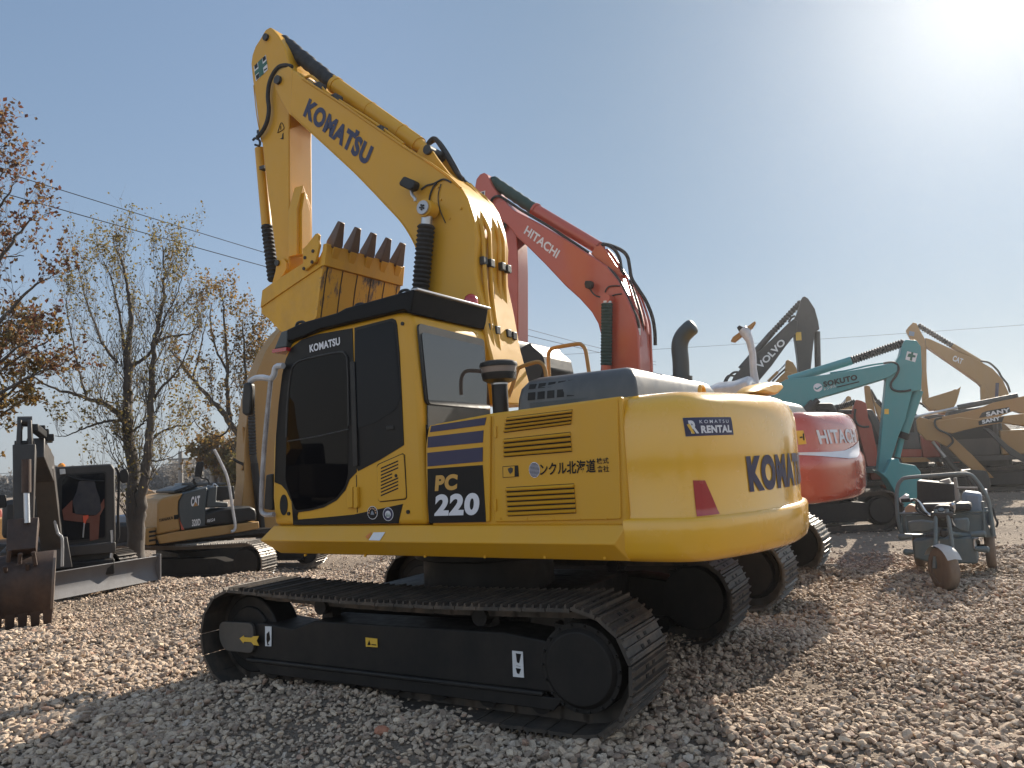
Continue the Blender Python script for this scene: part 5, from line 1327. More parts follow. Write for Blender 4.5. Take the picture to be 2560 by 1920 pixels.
# orange-red machine with dark cab, further left
S4 = frame_at(2275, 29, 22)
s4 = machine(S4, 'orange red excavator with a dark cab half hidden by the teal arm', REDO, VGREY, tyaw=.1)
MB().prism(S4.xz(1.3, Z6([(395, 760), (560, 740), (590, 900), (600, 925), (385, 925)])), .6, 1.3).build('cab_side', HOODD, s4, bevel=.04)
MB().prism(S4.xz(1.35, Z6([(385, 925), (600, 925), (600, 1005), (380, 1005)])), .6, 1.35).build('side_cover', REDO, s4, bevel=.03)
MB().prism(S4.xz(1.4, Z6([(380, 1010), (640, 1010), (700, 1055), (400, 1065)])), .9, 1.4).build('walkway_rail', ORG, s4, bevel=.02)
limb(S4, 'arm', Z6([(590, 830), (680, 850), (830, 1100), (780, 1110), (690, 1000)]), .2, ORG, s4)
# red arm lying behind
S5 = frame_at(2400, 31, 24)
s5 = machine(S5, 'bright red excavator mostly hidden behind the ochre arm', REDO, VGREY)
limb(S5, 'side_cover', Z5([(360, 920), (400, 930), (620, 1100), (640, 1130), (420, 1130), (340, 1040)]), .6, RED, s5)

# small faded red excavator, arm down, left of the teal arm
S6 = frame_at(2085, 22, 18)
s6 = machine(S6, 'small faded red excavator with its arm down, left of the teal arm', REDO, VGREY, face=-1)
b6 = limb(S6, 'boom', Z4([(860, 930), (900, 918), (975, 920), (985, 945), (930, 962), (880, 1000)]), .2, REDO, s6)
a6 = limb(S6, 'arm', Z4([(965, 905), (982, 830), (992, 812), (1030, 820), (1065, 838), (1078, 945), (1102, 990), (1140, 1170), (1152, 1290), (1130, 1350), (1080, 1330), (1060, 1240), (1020, 1080), (998, 1000)]), .18, REDO, s6)
ram(S6, 0, Z4([(985, 828)])[0], Z4([(860, 868)])[0], Z4([(690, 925)])[0], .09, RUB, RUB, b6, 10)
MB().prism(S6.xz(.45, Z4([(1080, 1330), (1150, 1345), (1225, 1395), (1262, 1470), (1250, 1500), (1180, 1440), (1100, 1400)])), -.45, .45).build('bucket', REDO, s6, bevel=.02)
hose(S6, .2, Z4([(985, 880), (980, 940), (1000, 990), (1040, 1010), (1085, 1008)]), .03, 'hydraulic_hose', RUB, a6)
MB().prism(S6.xz(.0, Z4([(1055, 1340), (1085, 1345), (1095, 1430), (1060, 1435)])), -.4, .0).build('step_block', RUB, s6, bevel=.02)
# ochre machine with a steep arm and boom, and a smaller folded one
S7 = frame_at(1985, 26, 22)
s7 = machine(S7, 'ochre excavator with a steep arm between the red and teal arms', ORG, VGREY)
limb(S7, 'arm', Z4([(1050, 715), (1070, 708), (1092, 716), (1100, 770), (1130, 900), (1165, 1060), (1165, 1110), (1130, 1112), (1100, 1000), (1065, 860)]), .2, ORG, s7)
b7 = limb(S7, 'boom', Z4([(1095, 735), (1130, 830), (1190, 890), (1260, 960), (1240, 1060), (1180, 1000), (1140, 900)]), .25, TAN, s7)
ram(S7, 0, Z4([(1095, 740)])[0], Z4([(1140, 820)])[0], Z4([(1200, 890)])[0], .08, RUB, RUB, b7)
S8 = frame_at(2080, 30, 20)
s8 = machine(S8, 'pale tan excavator with a small folded arm above the red counterweight', TAN, VGREY, face=-1)
b8 = limb(S8, 'boom', Z4([(815, 935), (850, 880), (900, 850), (940, 880), (935, 940), (905, 955), (880, 900), (850, 940)]), .25, TAN, s8)
limb(S8, 'arm', Z4([(912, 850), (918, 795), (932, 784), (952, 792), (966, 860), (960, 930), (935, 945), (925, 900)]), .2, TAN, s8)
ram(S8, .1, Z4([(925, 800)])[0], Z4([(885, 850)])[0], Z4([(830, 925)])[0], .07, STEEL, TAN, b8)
# ================================================================ left side: charcoal machine facing us
Z7 = lambda pts: zoomed(0, 1000, .3617, pts)
C = Frame(-7.75, 13.3, 240)
ch = thing('excavator', C, 'charcoal excavator facing the viewer at the left, rusty bucket lowered in front', 'excavator', 'excavators in the yard')
yw = math.radians(240 - 205)               # its crawlers and blade point another way
for side in (1, -1):
    track(C, ch, *((.5, .85) if side > 0 else (-.85, -.5)), -1.35, .72, .30, SHOE, side, False, yaw=yw)
mb = MB(); mb.box((-.8, -.7, .3), (.8, .7, .55)); mb.cyl((0, 0, .5), (0, 0, .64), .45, n=32); mb.build('carbody', FRAMEB, ch, bevel=.02)
# dozer blade
def on_ground_line(uvs, Y): return [world_at(u, v, y) for (u, v), y in zip(uvs, Y)]
bl, br = ground_at(137, 1500, .06), ground_at(394, 1450, .06)
dirb = (br - bl).normalized(); bl = bl - dirb * .55
nb = Vector((dirb.y, -dirb.x, 0))
if nb.dot(Vector((0, 0, 0)) - bl) < 0: nb = -nb
hb = .42
prof = [(-.04, .0), (.02, .0), (-.025, .12), (-.05, .22), (-.03, .34), (.03, hb), (.0, hb + .01), (-.06, .34), (-.10, .22), (-.08, .1)]
mb = MB()
rings_ = []
for p in (bl, br):
    rings_.append([C.loc(p + nb * a + Vector((0, 0, b))) for a, b in prof])
mb.loft(rings_); blade = mb.build('dozer_blade', BLADE, ch, bevel=.006)
mb = MB(); e = [br + dirb * .0, br + dirb * .03]
mb.loft([[C.loc(q + nb * a + Vector((0, 0, b))) for a, b in [(-.12, -.02), (.06, -.02), (.06, hb + .03), (-.12, hb + .03)]] for q in e]); mb.build('blade_end_plate', BLADE, blade, bevel=.005)
mb = MB()
for t in (.35, .7):
    p = bl.lerp(br, t); a = C.loc(p - nb * .08 + Vector((0, 0, .2))); b = C.loc(p - nb * .75 + Vector((0, 0, .32)))
    mb.cyl(a, b, .06, n=10)
mb.build('blade_push_arm', FRAMEB, ch)
# upper structure
mb = MB(); mb.box((-1.3, -.9, .64), (.75, .72, .82)); mb.build('revolving_frame', DGREY, ch, bevel=.02)
mb = MB(); mb.prism_z([(-.3, -.95), (-1.2, -.9), (-1.5, -.5), (-1.5, .3), (-1.3, .55), (-.3, .6)], .95, 1.6); mb.build('engine_housing', DGREY, ch, bevel=.08)
# cab, traced on the plane of its windscreen
fx = .62
def fyz(uvs, x=fx): return [(p.y, p.z) for p in (C.on_x(x, q) for q in uvs)]
cu = Z7([(378, 455), (400, 462), (770, 440), (795, 480), (800, 1000), (780, 1095), (440, 1140), (430, 960), (385, 800)])
mb = MB(); mb.prism_x(fyz(cu), fx - 1.25, fx); cabc = mb.build('cab', DGREY, ch, bevel=.03)
MB().prism_x(rounded(fyz(Z7([(455, 510), (735, 492), (735, 960), (440, 985), (400, 800), (400, 540)])), .04), fx + .002, fx + .012).build('windscreen_seal', BLACK, cabc)
g = MB().prism_x(rounded(fyz(Z7([(462, 520), (725, 503), (725, 950), (450, 972), (425, 800), (430, 560)])), .04), fx + .012, fx + .016).build('windscreen', GLASSB, cabc)
sx = fx + .02
def face(name, uvs, mat, x0=sx, th=.01): return MB().prism_x(fyz(uvs, x0), x0, x0 + th).build(name, mat, cabc)
seat = MB(); seat.prism_x(rounded(fyz(Z7([(545, 560), (600, 552), (655, 560), (665, 610), (690, 680), (700, 760), (665, 798), (520, 790), (500, 700), (530, 630)]), sx), .03), sx - .001, sx + .012); seat.build('seat_back', SEATB, cabc, bevel=.02)
face('seat_base', Z7([(430, 760), (500, 690), (500, 780), (590, 800), (650, 800), (720, 680), (722, 740), (690, 800), (680, 960), (620, 975), (620, 850), (440, 830)]), paint('dim_orange', (.11, .025, .012), .5, .4), sx + .001, .006)
face('control_knob', Z7([(572, 800), (610, 795), (612, 815), (598, 830), (590, 858), (578, 850)]), ORGR, sx + .014)
hose(C, 0, [(0, 0)], .01, 'x', RUB, cabc) if False else None
p0, p1 = C.on_x(sx + .02, Z7([(582, 850)])[0]), C.on_x(sx + .02, Z7([(573, 950)])[0]); MB().cyl(p0, p1, .012, n=8).build('control_lever', STEEL, cabc)
MB().tube([C.on_x(sx + .02, q) for q in Z7([(470, 525), (560, 552), (720, 560)])], .010, 6, 2).build('wiper', BLACK, cabc)
face('headlight', Z7([(412, 478), (450, 476), (455, 510), (415, 515)]), STEEL, fx + .01, .05)
face('headlight', Z7([(648, 1042), (690, 1038), (690, 1062), (652, 1066)]), STEEL, fx + .01, .05)
bcn = C.on_x(fx - .6, Z7([(425, 448)])[0]); MB().rings([(bcn.x, bcn.y, bcn.z - .06), (bcn.x, bcn.y, bcn.z), (bcn.x, bcn.y, bcn.z + .03)], [.06, .055, .02], 16).build('beacon', AMB, cabc)
# mirror and rail on the right
mp_ = fyz(Z7([(828, 490), (850, 478), (880, 482), (892, 520), (885, 570), (845, 576), (825, 550)]), fx + .1); MB().prism_x(rounded(mp_, .02), fx + .06, fx + .12).build('wing_mirror', BLACK, ch, bevel=.015)
MB().tube([C.on_x(fx + .06, q) for q in Z7([(795, 470), (815, 490), (822, 600), (815, 780), (820, 930), (800, 990)])], .022, 8, 3).build('mirror_rail', BLACK, ch)
MB().tube([C.on_x(fx + .1, q) for q in Z7([(770, 900), (775, 1000), (765, 1090)])], .022, 8, 2).build('mirror_rail', STEEL, ch)
mp_ = fyz(Z7([(-20, 655), (42, 655), (46, 740), (-20, 752)]), 1.0); MB().prism_x(rounded(mp_, .02), .96, 1.02).build('wing_mirror', BLACK, ch, bevel=.015)
# boom: swing post, boom leaning up, arm hanging in front, bucket
def fz(uvs, x): return [(p.y, p.z) for p in (C.on_x(x, q) for q in uvs)]
def seg(name, uvA, xA, wA, uvB, xB, wB, dA, dB, mat, parent, bev=.012):
    """a box limb seen end-on: two ends given as pixel centre, depth, half width, half thickness"""
    A, B = C.on_x(xA, uvA), C.on_x(xB, uvB)
    t = (B - A).normalized(); sd = Vector((0, 1, 0)); n = t.cross(sd).normalized()
    mb = MB(); mb.loft([[A + sd * wA + n * dA, A - sd * wA + n * dA, A - sd * wA - n * dA, A + sd * wA - n * dA], [B + sd * wB + n * dB, B - sd * wB + n * dB, B - sd * wB - n * dB, B + sd * wB - n * dB]])
    return mb.build(name, mat, parent, bevel=bev)
seg('swing_post', Z7([(400, 1160)])[0], .95, .2, Z7([(385, 950)])[0], .95, .16, .2, .16, DGREY, ch)
bm_ = seg('boom', Z7([(360, 1020)])[0], .95, .15, Z7([(300, 430)])[0], 1.75, .13, .16, .2, DGREY, ch)
seg('boom', Z7([(305, 480)])[0], 1.75, .13, Z7([(245, 330)])[0], 2.6, .11, .2, .15, DGREY, ch)
seg('arm_cylinder', Z7([(340, 275)])[0], 1.9, .05, Z7([(235, 190)])[0], 3.20, .05, .05, .05, BLACK, ch)
for q in ((275, 200), (300, 225), (335, 260)):
    c = C.on_x(2.4, Z7([q])[0]); MB().box((c.x - .06, c.y - .07, c.z - .05), (c.x + .06, c.y + .07, c.z + .05)).build('hose_clamp', BLACK, ch, bevel=.01)
am_ = seg('arm', Z7([(172, 330)])[0], 3.20, .13, Z7([(165, 850)])[0], 3.40, .11, .2, .13, DGREY, ch)
for s_ in (-1, 1):
    seg('arm_ear', Z7([(172 + s_ * 34, 140)])[0], 3.20, .025, Z7([(172 + s_ * 40, 340)])[0], 3.20, .03, .10, .18, DGREY, am_)
MB().cyl(C.on_x(3.20, Z7([(120, 150)])[0]), C.on_x(3.20, Z7([(222, 148)])[0]), .07, n=16).build('arm_pin', DGREY, am_)
MB().cyl(C.on_x(3.25, Z7([(100, 300)])[0]), C.on_x(3.25, Z7([(235, 297)])[0]), .035, n=14).build('arm_pin', DGREY, am_)
p0, p1, p2 = C.on_x(3.57, Z7([(182, 410)])[0]), C.on_x(3.57, Z7([(182, 640)])[0]), C.on_x(3.63, Z7([(188, 850)])[0])
MB().cyl(p0, p1, .055, n=16).build('bucket_cylinder', RUST, am_); MB().cyl(p1, p2, .035, n=14).build('cylinder_rod', STEEL, am_)
MB().tube([C.on_x(3.45, q) for q in Z7([(215, 560), (218, 680), (210, 780), (205, 850)])], .02, 6, 3).build('hydraulic_hose', RUB, am_)
MB().tube([C.on_x(3.35, q) for q in Z7([(110, 430), (115, 530), (125, 640), (120, 740)])], .025, 6, 3).build('hydraulic_hose', RUB, am_)
MB().tube([C.on_x(1.4, q) for q in Z7([(345, 520), (350, 640), (350, 740), (370, 800), (400, 920), (430, 960), (430, 1150)])], .022, 6, 3).build('hydraulic_hose', STEEL, bm_)
gl = fz(Z7([(285, 310), (330, 308), (332, 385), (288, 385)]), 1.6); MB().prism_x(gl, 1.58, 1.62).build('lamp_glass', WHT2, bm_)
gl = fz(Z7([(335, 340), (352, 340), (352, 395), (337, 395)]), 1.6); MB().prism_x(gl, 1.58, 1.63).build('sticker', YSTK, bm_)
seg('quick_coupler', Z7([(165, 840)])[0], 3.45, .17, Z7([(150, 1060)])[0], 3.60, .16, .14, .16, RUST, ch)
MB().cyl(C.on_x(3.50, Z7([(95, 862)])[0]), C.on_x(3.50, Z7([(265, 855)])[0]), .045, n=14).build('coupler_pin', RUST, ch)
# bucket: front sheet bowed, side plates coloured lighter as if sunlit, teeth on the ground
xb = 3.75
fr_ = [C.on_x(xb, q) for q in Z7([(-140, 1110), (370, 1050), (380, 1130), (362, 1400), (345, 1478), (-140, 1548)])]
def bk(p, dx): return (p.x + dx, p.y, p.z)
tl_, tr_, r2_, r3_, br_, bl_ = fr_
mb = MB()
def lerp(a, b, t): return a.lerp(b, t)
rows = [(tl_, tr_, -.30), (lerp(tl_, bl_, .10), lerp(tr_, br_, .10), -.06), (lerp(tl_, bl_, .28), lerp(tr_, br_, .28), .03), (lerp(tl_, bl_, .55), lerp(tr_, br_, .55), .03), (lerp(tl_, bl_, .8), lerp(tr_, br_, .8), -.03), (bl_, br_, -.12)]
mb.loft([[bk(a, d), bk(b, d), bk(b, d - .03), bk(a, d - .03)] for a, b, d in rows])
bkt = mb.build('bucket', RUST, ch, ang=50)
for a, b in ((tr_, br_), (tl_, bl_)):
    s_ = -1 if a is tl_ else 1
    poly = [bk(lerp(a, b, t), d) for t, d in ((0, -.30), (.10, -.06), (.28, .03), (.55, .03), (.8, -.03), (1.0, -.12))] + [bk(lerp(a, b, .9), -.55), bk(lerp(a, b, .3), -.62)]
    yy = [p[1] for p in poly]
    MB().loft([poly, [(x, y + .03 * (1 if a.y > b.y - 9 and s_ > 0 else -1), z) for x, y, z in poly]]).build('bucket_side', paint('sunlit_bucket_side', (.14, .11, .09), .5, .6, (.05, .035, .03, 1)) if 'sunlit_bucket_side' not in MATS else MATS['sunlit_bucket_side'], bkt)
for k in range(6):
    t = .04 + k * .184; a = bk(lerp(bl_, br_, t), -.09)
    q = Vector(a); MB().loft([[(q.x, q.y - .055, q.z + .06), (q.x, q.y + .055, q.z + .06), (q.x - .05, q.y + .055, q.z + .06), (q.x - .05, q.y - .055, q.z + .06)], [(q.x - .06, q.y - .045, q.z - .16), (q.x - .06, q.y + .045, q.z - .16), (q.x - .09, q.y + .045, q.z - .16), (q.x - .09, q.y - .045, q.z - .16)]]).build('bucket_tooth', RUST, bkt, bevel=.008)
for q0, q1 in (((65, 1040), (55, 1120)), ((140, 1060), (135, 1130)), ((230, 1050), (245, 1140)), ((190, 1130), (190, 1175)), ((35, 1150), (40, 1190))):
    MB().cyl(C.on_x(xb + .04, Z7([q0])[0]), C.on_x(xb + .0, Z7([q1])[0]), .025, n=8).build('bucket_lug', RUST, bkt)

# ================================================================ yellow-black excavator seen from behind its right side
Z8 = lambda pts: zoomed(340, 1060, .2411, pts)
gd = Vector((math.cos(math.radians(40.7)), math.sin(math.radians(40.7)), 0)); gl_ = Vector((-gd.y, gd.x, 0))     # forward and left
G0 = world_at(395, 1355, 17.6); yawg = 180 - 40.7; GZ = -0.62
go = G0 + gd * 1.45 + gl_ * 1.25
G = Frame(go.x, go.y, yawg)
gx = thing('excavator', G, 'tan and black excavator marked 320D behind the tree on the left', 'excavator', 'excavators in the yard')
G_ROOT = gx
# crawlers lie square across
TG = math.radians(-14.5 - 40.7)
for side, yy in ((-1, (-1.55, -.95)), (1, (.95, 1.55))):
    track(G, gx, yy[0], yy[1], -1.95, 2.6, .46, SHOEF, side, False, yaw=TG, zc=GZ)
mb = MB(); mb.cyl((0, 0, GZ + .35), (0, 0, .40), .7, n=32); mb.box((-.9, -.9, GZ + .35), (.9, .9, GZ + .7)); mb.build('carbody', FRAMEB, gx, bevel=.02)
YS = -1.25
mb = MB(); mb.box((-1.45, -1.2, .36), (1.3, 1.2, .46)); mb.build('revolving_frame', BLACK, gx)
def gp(name, uvs, mat, y0=YS, y1=YS + 1.0, par=None, bev=.02): return MB().prism(G.xz(YS, uvs), y0, y1).build(name, mat, par or gx, bevel=bev)
gp('side_skirt', Z8([(215, 1160), (400, 1120), (1010, 1040), (1275, 1010), (1282, 1085), (1060, 1125), (700, 1180), (250, 1245)]), TAN)
rear = gp('counterweight', Z8([(222, 830), (240, 790), (290, 765), (450, 725), (495, 715), (445, 800), (440, 880), (445, 960), (470, 1100), (222, 1150)]), TAN, YS, YS + 2.4, bev=.06)
gp('tail_light_box', Z8([(118, 1085), (222, 1070), (222, 1250), (118, 1262)]), TAN, YS + .1, YS + .6)
for k in range(3): MB().prism(G.xz(YS + .09, Z8([(135, 1110 + k * 45), (205, 1100 + k * 45), (205, 1120 + k * 45), (135, 1132 + k * 45)])), YS + .085, YS + .095).build('vent_slot', HOLE, gx)
pan = gp('side_panel', Z8([(495, 715), (720, 655), (745, 660), (725, 850), (722, 1060), (472, 1100), (447, 960), (442, 880), (450, 800)]), HOODD, YS + .0, YS + 1.2, bev=.03)
gp('tool_box', Z8([(750, 690), (770, 660), (850, 640), (838, 800), (960, 810), (960, 860), (730, 870)]), HOODD, YS + .02, YS + .8, bev=.03)
gp('tool_box', Z8([(700, 935), (860, 880), (1180, 850), (1240, 880), (1255, 930), (1255, 1000), (1020, 1035), (725, 1058)]), BLACK, YS, YS + .8, bev=.05)
gp('deck_unit', Z8([(850, 650), (1050, 640), (1060, 780), (850, 800)]), BLACK, YS + .2, YS + .9)
gp('hood_cover', Z8([(440, 690), (590, 635), (700, 650), (560, 690), (445, 720)]), BLACK, YS + .3, YS + 1.8)
MB().prism(G.xz(YS, Z8([(620, 640), (640, 605), (1110, 600), (1112, 630), (700, 640)])), YS + 1.1, YS + 1.7).build('hood_cover', HOOD, gx, bevel=.02)
q = Z8([(568, 858), (660, 842), (572, 755)]); 
def glet(body, q, mat, bold, par): 
    a, b, c = (G.on_y(YS - .004, u) for u in q); return lettering('lettering', body, a, b, c, mat, par, bold, .004)
glet('CAT', q, WHT, .05, pan)
q = Z8([(580, 1062), (668, 1050), (580, 992)]); glet('320D', q, WHT2, .03, pan)
q = Z8([(735, 1022), (818, 1006), (742, 990)]); glet('REGA', q, WHT2, .01, gx)
MB().prism(G.xz(YS, Z8([(590, 855), (616, 805), (642, 848)])), YS - .012, YS - .006).build('emblem_triangle', ORG, pan)
MB().prism(G.xz(YS, Z8([(447, 970), (458, 1010), (500, 1095), (470, 1100)])), YS - .010, YS - .004).build('red_stripe', RED, pan)
q = Z8([(235, 1018), (385, 985), (235, 985)]); glet('YANAKA', q, DECB, .03, rear)
MB().prism(G.xz(YS, Z8([(392, 945), (436, 938), (438, 985), (394, 990)])), YS - .010, YS - .004).build('lettering_block', DECB, rear)
# film-wrapped hand rail and mirror on its post
MB().tube([G.on_y(YS - .1, u) for u in Z8([(810, 265), (830, 300), (880, 400), (935, 520), (970, 660), (990, 800), (1010, 930), (1030, 1060), (1015, 1105), (985, 1115)])], .035, 8, 3).build('film_wrapped_rail', WRAP, gx)
MB().prism(rounded(G.xz(YS + .3, Z8([(640, 395), (700, 390), (708, 410), (680, 550), (612, 548), (618, 450)])), .03), YS + .3, YS + .36).build('wing_mirror', BLACK, gx, bevel=.015)
MB().tube([G.on_y(YS + .3, u) for u in Z8([(640, 520), (680, 560), (740, 575), (760, 620)])], .016, 6, 3).build('mirror_arm', RUB, gx)
MB().tube([G.on_y(YS + .3, u) for u in Z8([(600, 570), (600, 600), (630, 640), (590, 650), (480, 700)])], .03, 6, 3).build('hose_bundle', RUB, gx)
MB().tube([G.on_y(YS + .3, u) for u in Z8([(740, 640), (790, 650), (810, 620), (850, 650)])], .02, 6, 3).build('grab_rail', STEEL, gx)
# boom rising beside the yellow cab
gb = zoomed(580, 740, .398, [(48, 1480), (60, 1330), (80, 1150), (78, 1000), (84, 850), (110, 640), (150, 500), (210, 350), (290, 230), (420, 110), (600, 120), (560, 400), (520, 700), (480, 1000), (460, 1480)])
gboom = MB().prism(G.xz(-.30, gb), -.30, .30).build('boom', TAN, gx, bevel=.02)
gc = zoomed(580, 740, .398, [(118, 640), (132, 1000), (140, 1050), (185, 1460)])
pA, pB, pC, pD = [G.on_y(-.42, u) for u in gc]
MB().bellows(pA, pB, .10, 18, 14, d=.78).build('cylinder_bellows', RUB, gboom, ang=20)
MB().cyl(pB, pC, .085, n=16).build('rod_collar', VGREY, gboom); MB().cyl(pC, pD, .095, n=18).build('lift_cylinder', BLACK, gboom)
MB().tube([G.on_y(-.2, u) for u in Z8([(1010, 365), (1060, 395), (1110, 420), (1115, 470), (1170, 510), (1195, 570), (1190, 640), (1160, 690)])], .035, 8, 3).build('hydraulic_hose', RUB, gboom)
MB().tube([G.on_y(-.2, u) for u in Z8([(1110, 30), (1120, 150), (1130, 300), (1120, 400), (1090, 480)])], .03, 8, 3).build('hydraulic_pipe', TAN, gboom)

# ================================================================ machines glimpsed between the trunks and at the left edge
E1 = frame_at(10, 16.0, 205)
e1 = thing('excavator', E1, 'yellow machine body with dark louvre stripes at the left edge', 'excavator', 'excavators in the yard')
def e1p(name, uvs, mat, th=.8, y=.9, bev=.02): return MB().prism(E1.xz(y, uvs), y - th, y).build(name, mat, e1, bevel=bev)
e1b = e1p('engine_housing', Z7([(-60, 820), (0, 808), (60, 805), (130, 800), (270, 795), (275, 1060), (100, 1068), (-60, 1080)]), ORG, 1.6)
for k in range(4):
    MB().prism(E1.xz(.9, Z7([(-60, 882 + k * 50), (100, 868 + k * 50), (100, 884 + k * 50), (-60, 900 + k * 50)])), .89, .91).build('louvre_gap', HOLE, e1b)
e1p('arm', Z7([(-30, 760), (15, 755), (22, 830), (-30, 850)]), REDO, .3)
mb = MB(); mb.box((-1.2, -.8, .1), (1.4, .8, .75)); mb.build('chassis', FRAMEB, e1, bevel=.05)
E2 = frame_at(372, 21, 190)
e2 = thing('excavator', E2, 'small yellow excavator with blue lettered boom glimpsed behind the trunk', 'excavator', 'excavators in the yard')
def e2p(name, uvs, mat, th=.6, y=.6, bev=.02, par=None): return MB().prism(E2.xz(y, uvs), y - th, y).build(name, mat, par or e2, bevel=bev)
eb = e2p('boom', Z7([(945, 590), (1010, 600), (1106, 660), (1180, 720), (1180, 780), (1106, 715), (1010, 655), (950, 650)]), ORG, .4)
e2p('body', Z7([(1000, 880), (1060, 860), (1180, 850), (1180, 990), (1010, 1000)]), ORG, 1.4, .7)
q = Z7([(1038, 672), (1098, 700), (1042, 648)]); a, b, c = (E2.on_y(.606, u) for u in q); lettering('lettering', 'XCMG', a, b, c, NAVY, eb, .04)
e2p('cab', Z7([(985, 775), (1080, 780), (1080, 880), (985, 880)]), BLUEP, 1.2, .6)
e2p('cab_window', Z7([(1000, 790), (1035, 792), (1035, 865), (1000, 866)]), GLASSB, .05, .62)
e2p('counterweight', Z7([(840, 800), (900, 790), (905, 940), (845, 960)]), ORG, 1.0, .5)
mb = MB(); mb.box((-1.2, -1.0, .05), (1.6, .6, .75)); mb.build('crawler', FRAMEB, e2, bevel=.1)
# ================================================================ cargo tricycle
Z9 = lambda pts: zoomed(2160, 1140, .2411, pts)
TK = Frame(6.15, 11.13, -58)
tk = thing('cargo_tricycle', TK, 'faded blue green cargo tricycle with a tube guard, parked on the gravel', 'tricycle')
def ty(x, uvs): return [(p.y, p.z) for p in (TK.on_x(x, q) for q in uvs)]
def tpts(x, uvs): return [TK.on_x(x, q) for q in uvs]
def tface(name, x, th, uvs, mat, par=None, bev=.008): return MB().prism_x(ty(x, uvs), x - th, x).build(name, mat, par or tk, bevel=bev)
gx_ = .62
MB().tube(tpts(gx_, Z9([(390, 800), (352, 640), (338, 430), (352, 310), (385, 255), (440, 226), (700, 205), (1000, 184), (1080, 188), (1140, 222), (1230, 345), (1290, 470), (1320, 640), (1345, 830)])), .026, 10, 4).build('guard_tube', TRIKE, tk)
MB().tube(tpts(gx_, Z9([(350, 600), (700, 592), (1240, 575), (1300, 575)])), .02, 8, 2).build('guard_rail', TRIKE, tk)
MB().tube(tpts(gx_, Z9([(965, 330), (1180, 332)])), .016, 8, 1).build('guard_rail', CONC, tk)
for q in ([(1232, 470), (1252, 840)], [(420, 600), (440, 800)]):
    MB().tube(tpts(gx_, Z9(q)), .018, 8, 1).build('guard_post', TRIKE, tk)
# bed: floor, sides, rear frame
zb0 = TK.on_x(gx_, Z9([(800, 820)])[0]).z; yl_, yr_ = TK.on_x(gx_, Z9([(395, 800)])[0]).y, TK.on_x(gx_, Z9([(1345, 830)])[0]).y
MB().box((-.75, yl_, zb0 - .03), (gx_ - .03, yr_, zb0)).build('bed_floor', TRIKE, tk, bevel=.005)
for yy in (yl_, yr_ - .02):
    MB().box((-.75, yy, zb0), (gx_ - .03, yy + .02, zb0 + .26)).build('side_board', TRIKE, tk, bevel=.005)
MB().box((-.75, yl_, zb0), (-.73, yr_, zb0 + .26)).build('tail_board', TRIKE, tk, bevel=.005)
tface('front_board', gx_ - .02, .02, Z9([(400, 620), (1240, 600), (1330, 830), (410, 800)]), TRIKE)
tface('apron', 1.0, .35, Z9([(500, 880), (740, 850), (1140, 840), (1190, 1090), (1170, 1120), (700, 1110), (520, 1060)]), TRIKE, bev=.03)
tface('front_cover', 1.05, .05, Z9([(450, 680), (600, 660), (730, 680), (760, 740), (660, 790), (470, 790)]), TRIKE, bev=.02)
tface('front_cover', 1.05, .05, Z9([(930, 650), (1080, 640), (1095, 690), (1085, 790), (1000, 780), (930, 740)]), TRIKE, bev=.02)
for a, b in (((370, 840), (500, 835)), ((425, 995), (515, 995)), ((1250, 808), (1110, 812)), ((1285, 970), (1150, 960))):
    A, B = tpts(1.02, Z9([a, b])); MB().rings([A + (A - B).normalized() * .02, A, A.lerp(B, .2), B], [.02, .042, .042, .03], 14).build('footrest_tube', TRIKE, tk)
MB().tube(tpts(1.02, Z9([(1150, 960), (1140, 900), (1150, 860), (1190, 850)])), .014, 8, 3).build('footrest_bracket', STEEL, tk)
def wheel(name, cx, cy, r, w, ang, mat, par):
    c, s = math.cos(ang), math.sin(ang); mb = MB(); prof = [(-w / 2, r * .62), (-w / 2, r * .88), (-w * .36, r * .97), (0, r), (w * .36, r * .97), (w / 2, r * .88), (w / 2, r * .62)]
    N = 36; rings = []
    for k in range(N):
        a = 2 * math.pi * k / N; kn = 1.0 + (.015 if k % 2 else 0)
        rings.append([(cx + (rr * kn * math.cos(a)) * c - yy * s, cy + (rr * kn * math.cos(a)) * s + yy * c, r + rr * kn * math.sin(a)) for yy, rr in prof])
    rings.append(rings[0]); mb.loft(rings, cap=False)
    o = mb.build(name, mat, par, ang=60)
    h = MB(); h.cyl((cx + .05 * -s, cy + .05 * c, r), (cx + .05 * s, cy - .05 * c, r), r * .63, n=28); h.build('wheel_rim', MUD, o, bevel=.01)
    return o
for yy in (-.44, .44): wheel('rear_wheel', 0, yy, .29, .12, 0, MUD, tk)
wheel('front_wheel', 2.02, -.02, .262, .13, math.radians(32), MUD, tk)
MB().cyl((0, -.42, .29), (0, .42, .29), .035, n=12).build('axle', FRAMEB, tk)
MB().tube([(0, -.3, .35), (.6, -.25, .5), (1.2, -.05, .6), (1.55, 0, .75), (1.72, 0, .95)], .035, 10, 3).build('main_tube', TRIKE, tk)
MB().tube([(0, .3, .35), (.6, .25, .5), (1.2, .05, .6), (1.55, 0, .75)], .03, 10, 3).build('main_tube', TRIKE, tk)
for s_ in (-1, 1):
    MB().tube([(1.98 - .1 * s_ * .5, s_ * .10 - .02, .27), (1.88, s_ * .085, .60), (1.75, s_ * .06, .95)], .024, 10, 2).build('fork_leg', TRIKE, tk)
MB().box((1.66, -.12, .84), (1.80, .12, .92)).build('fork_crown', VGREY, tk, bevel=.02)
fd = []
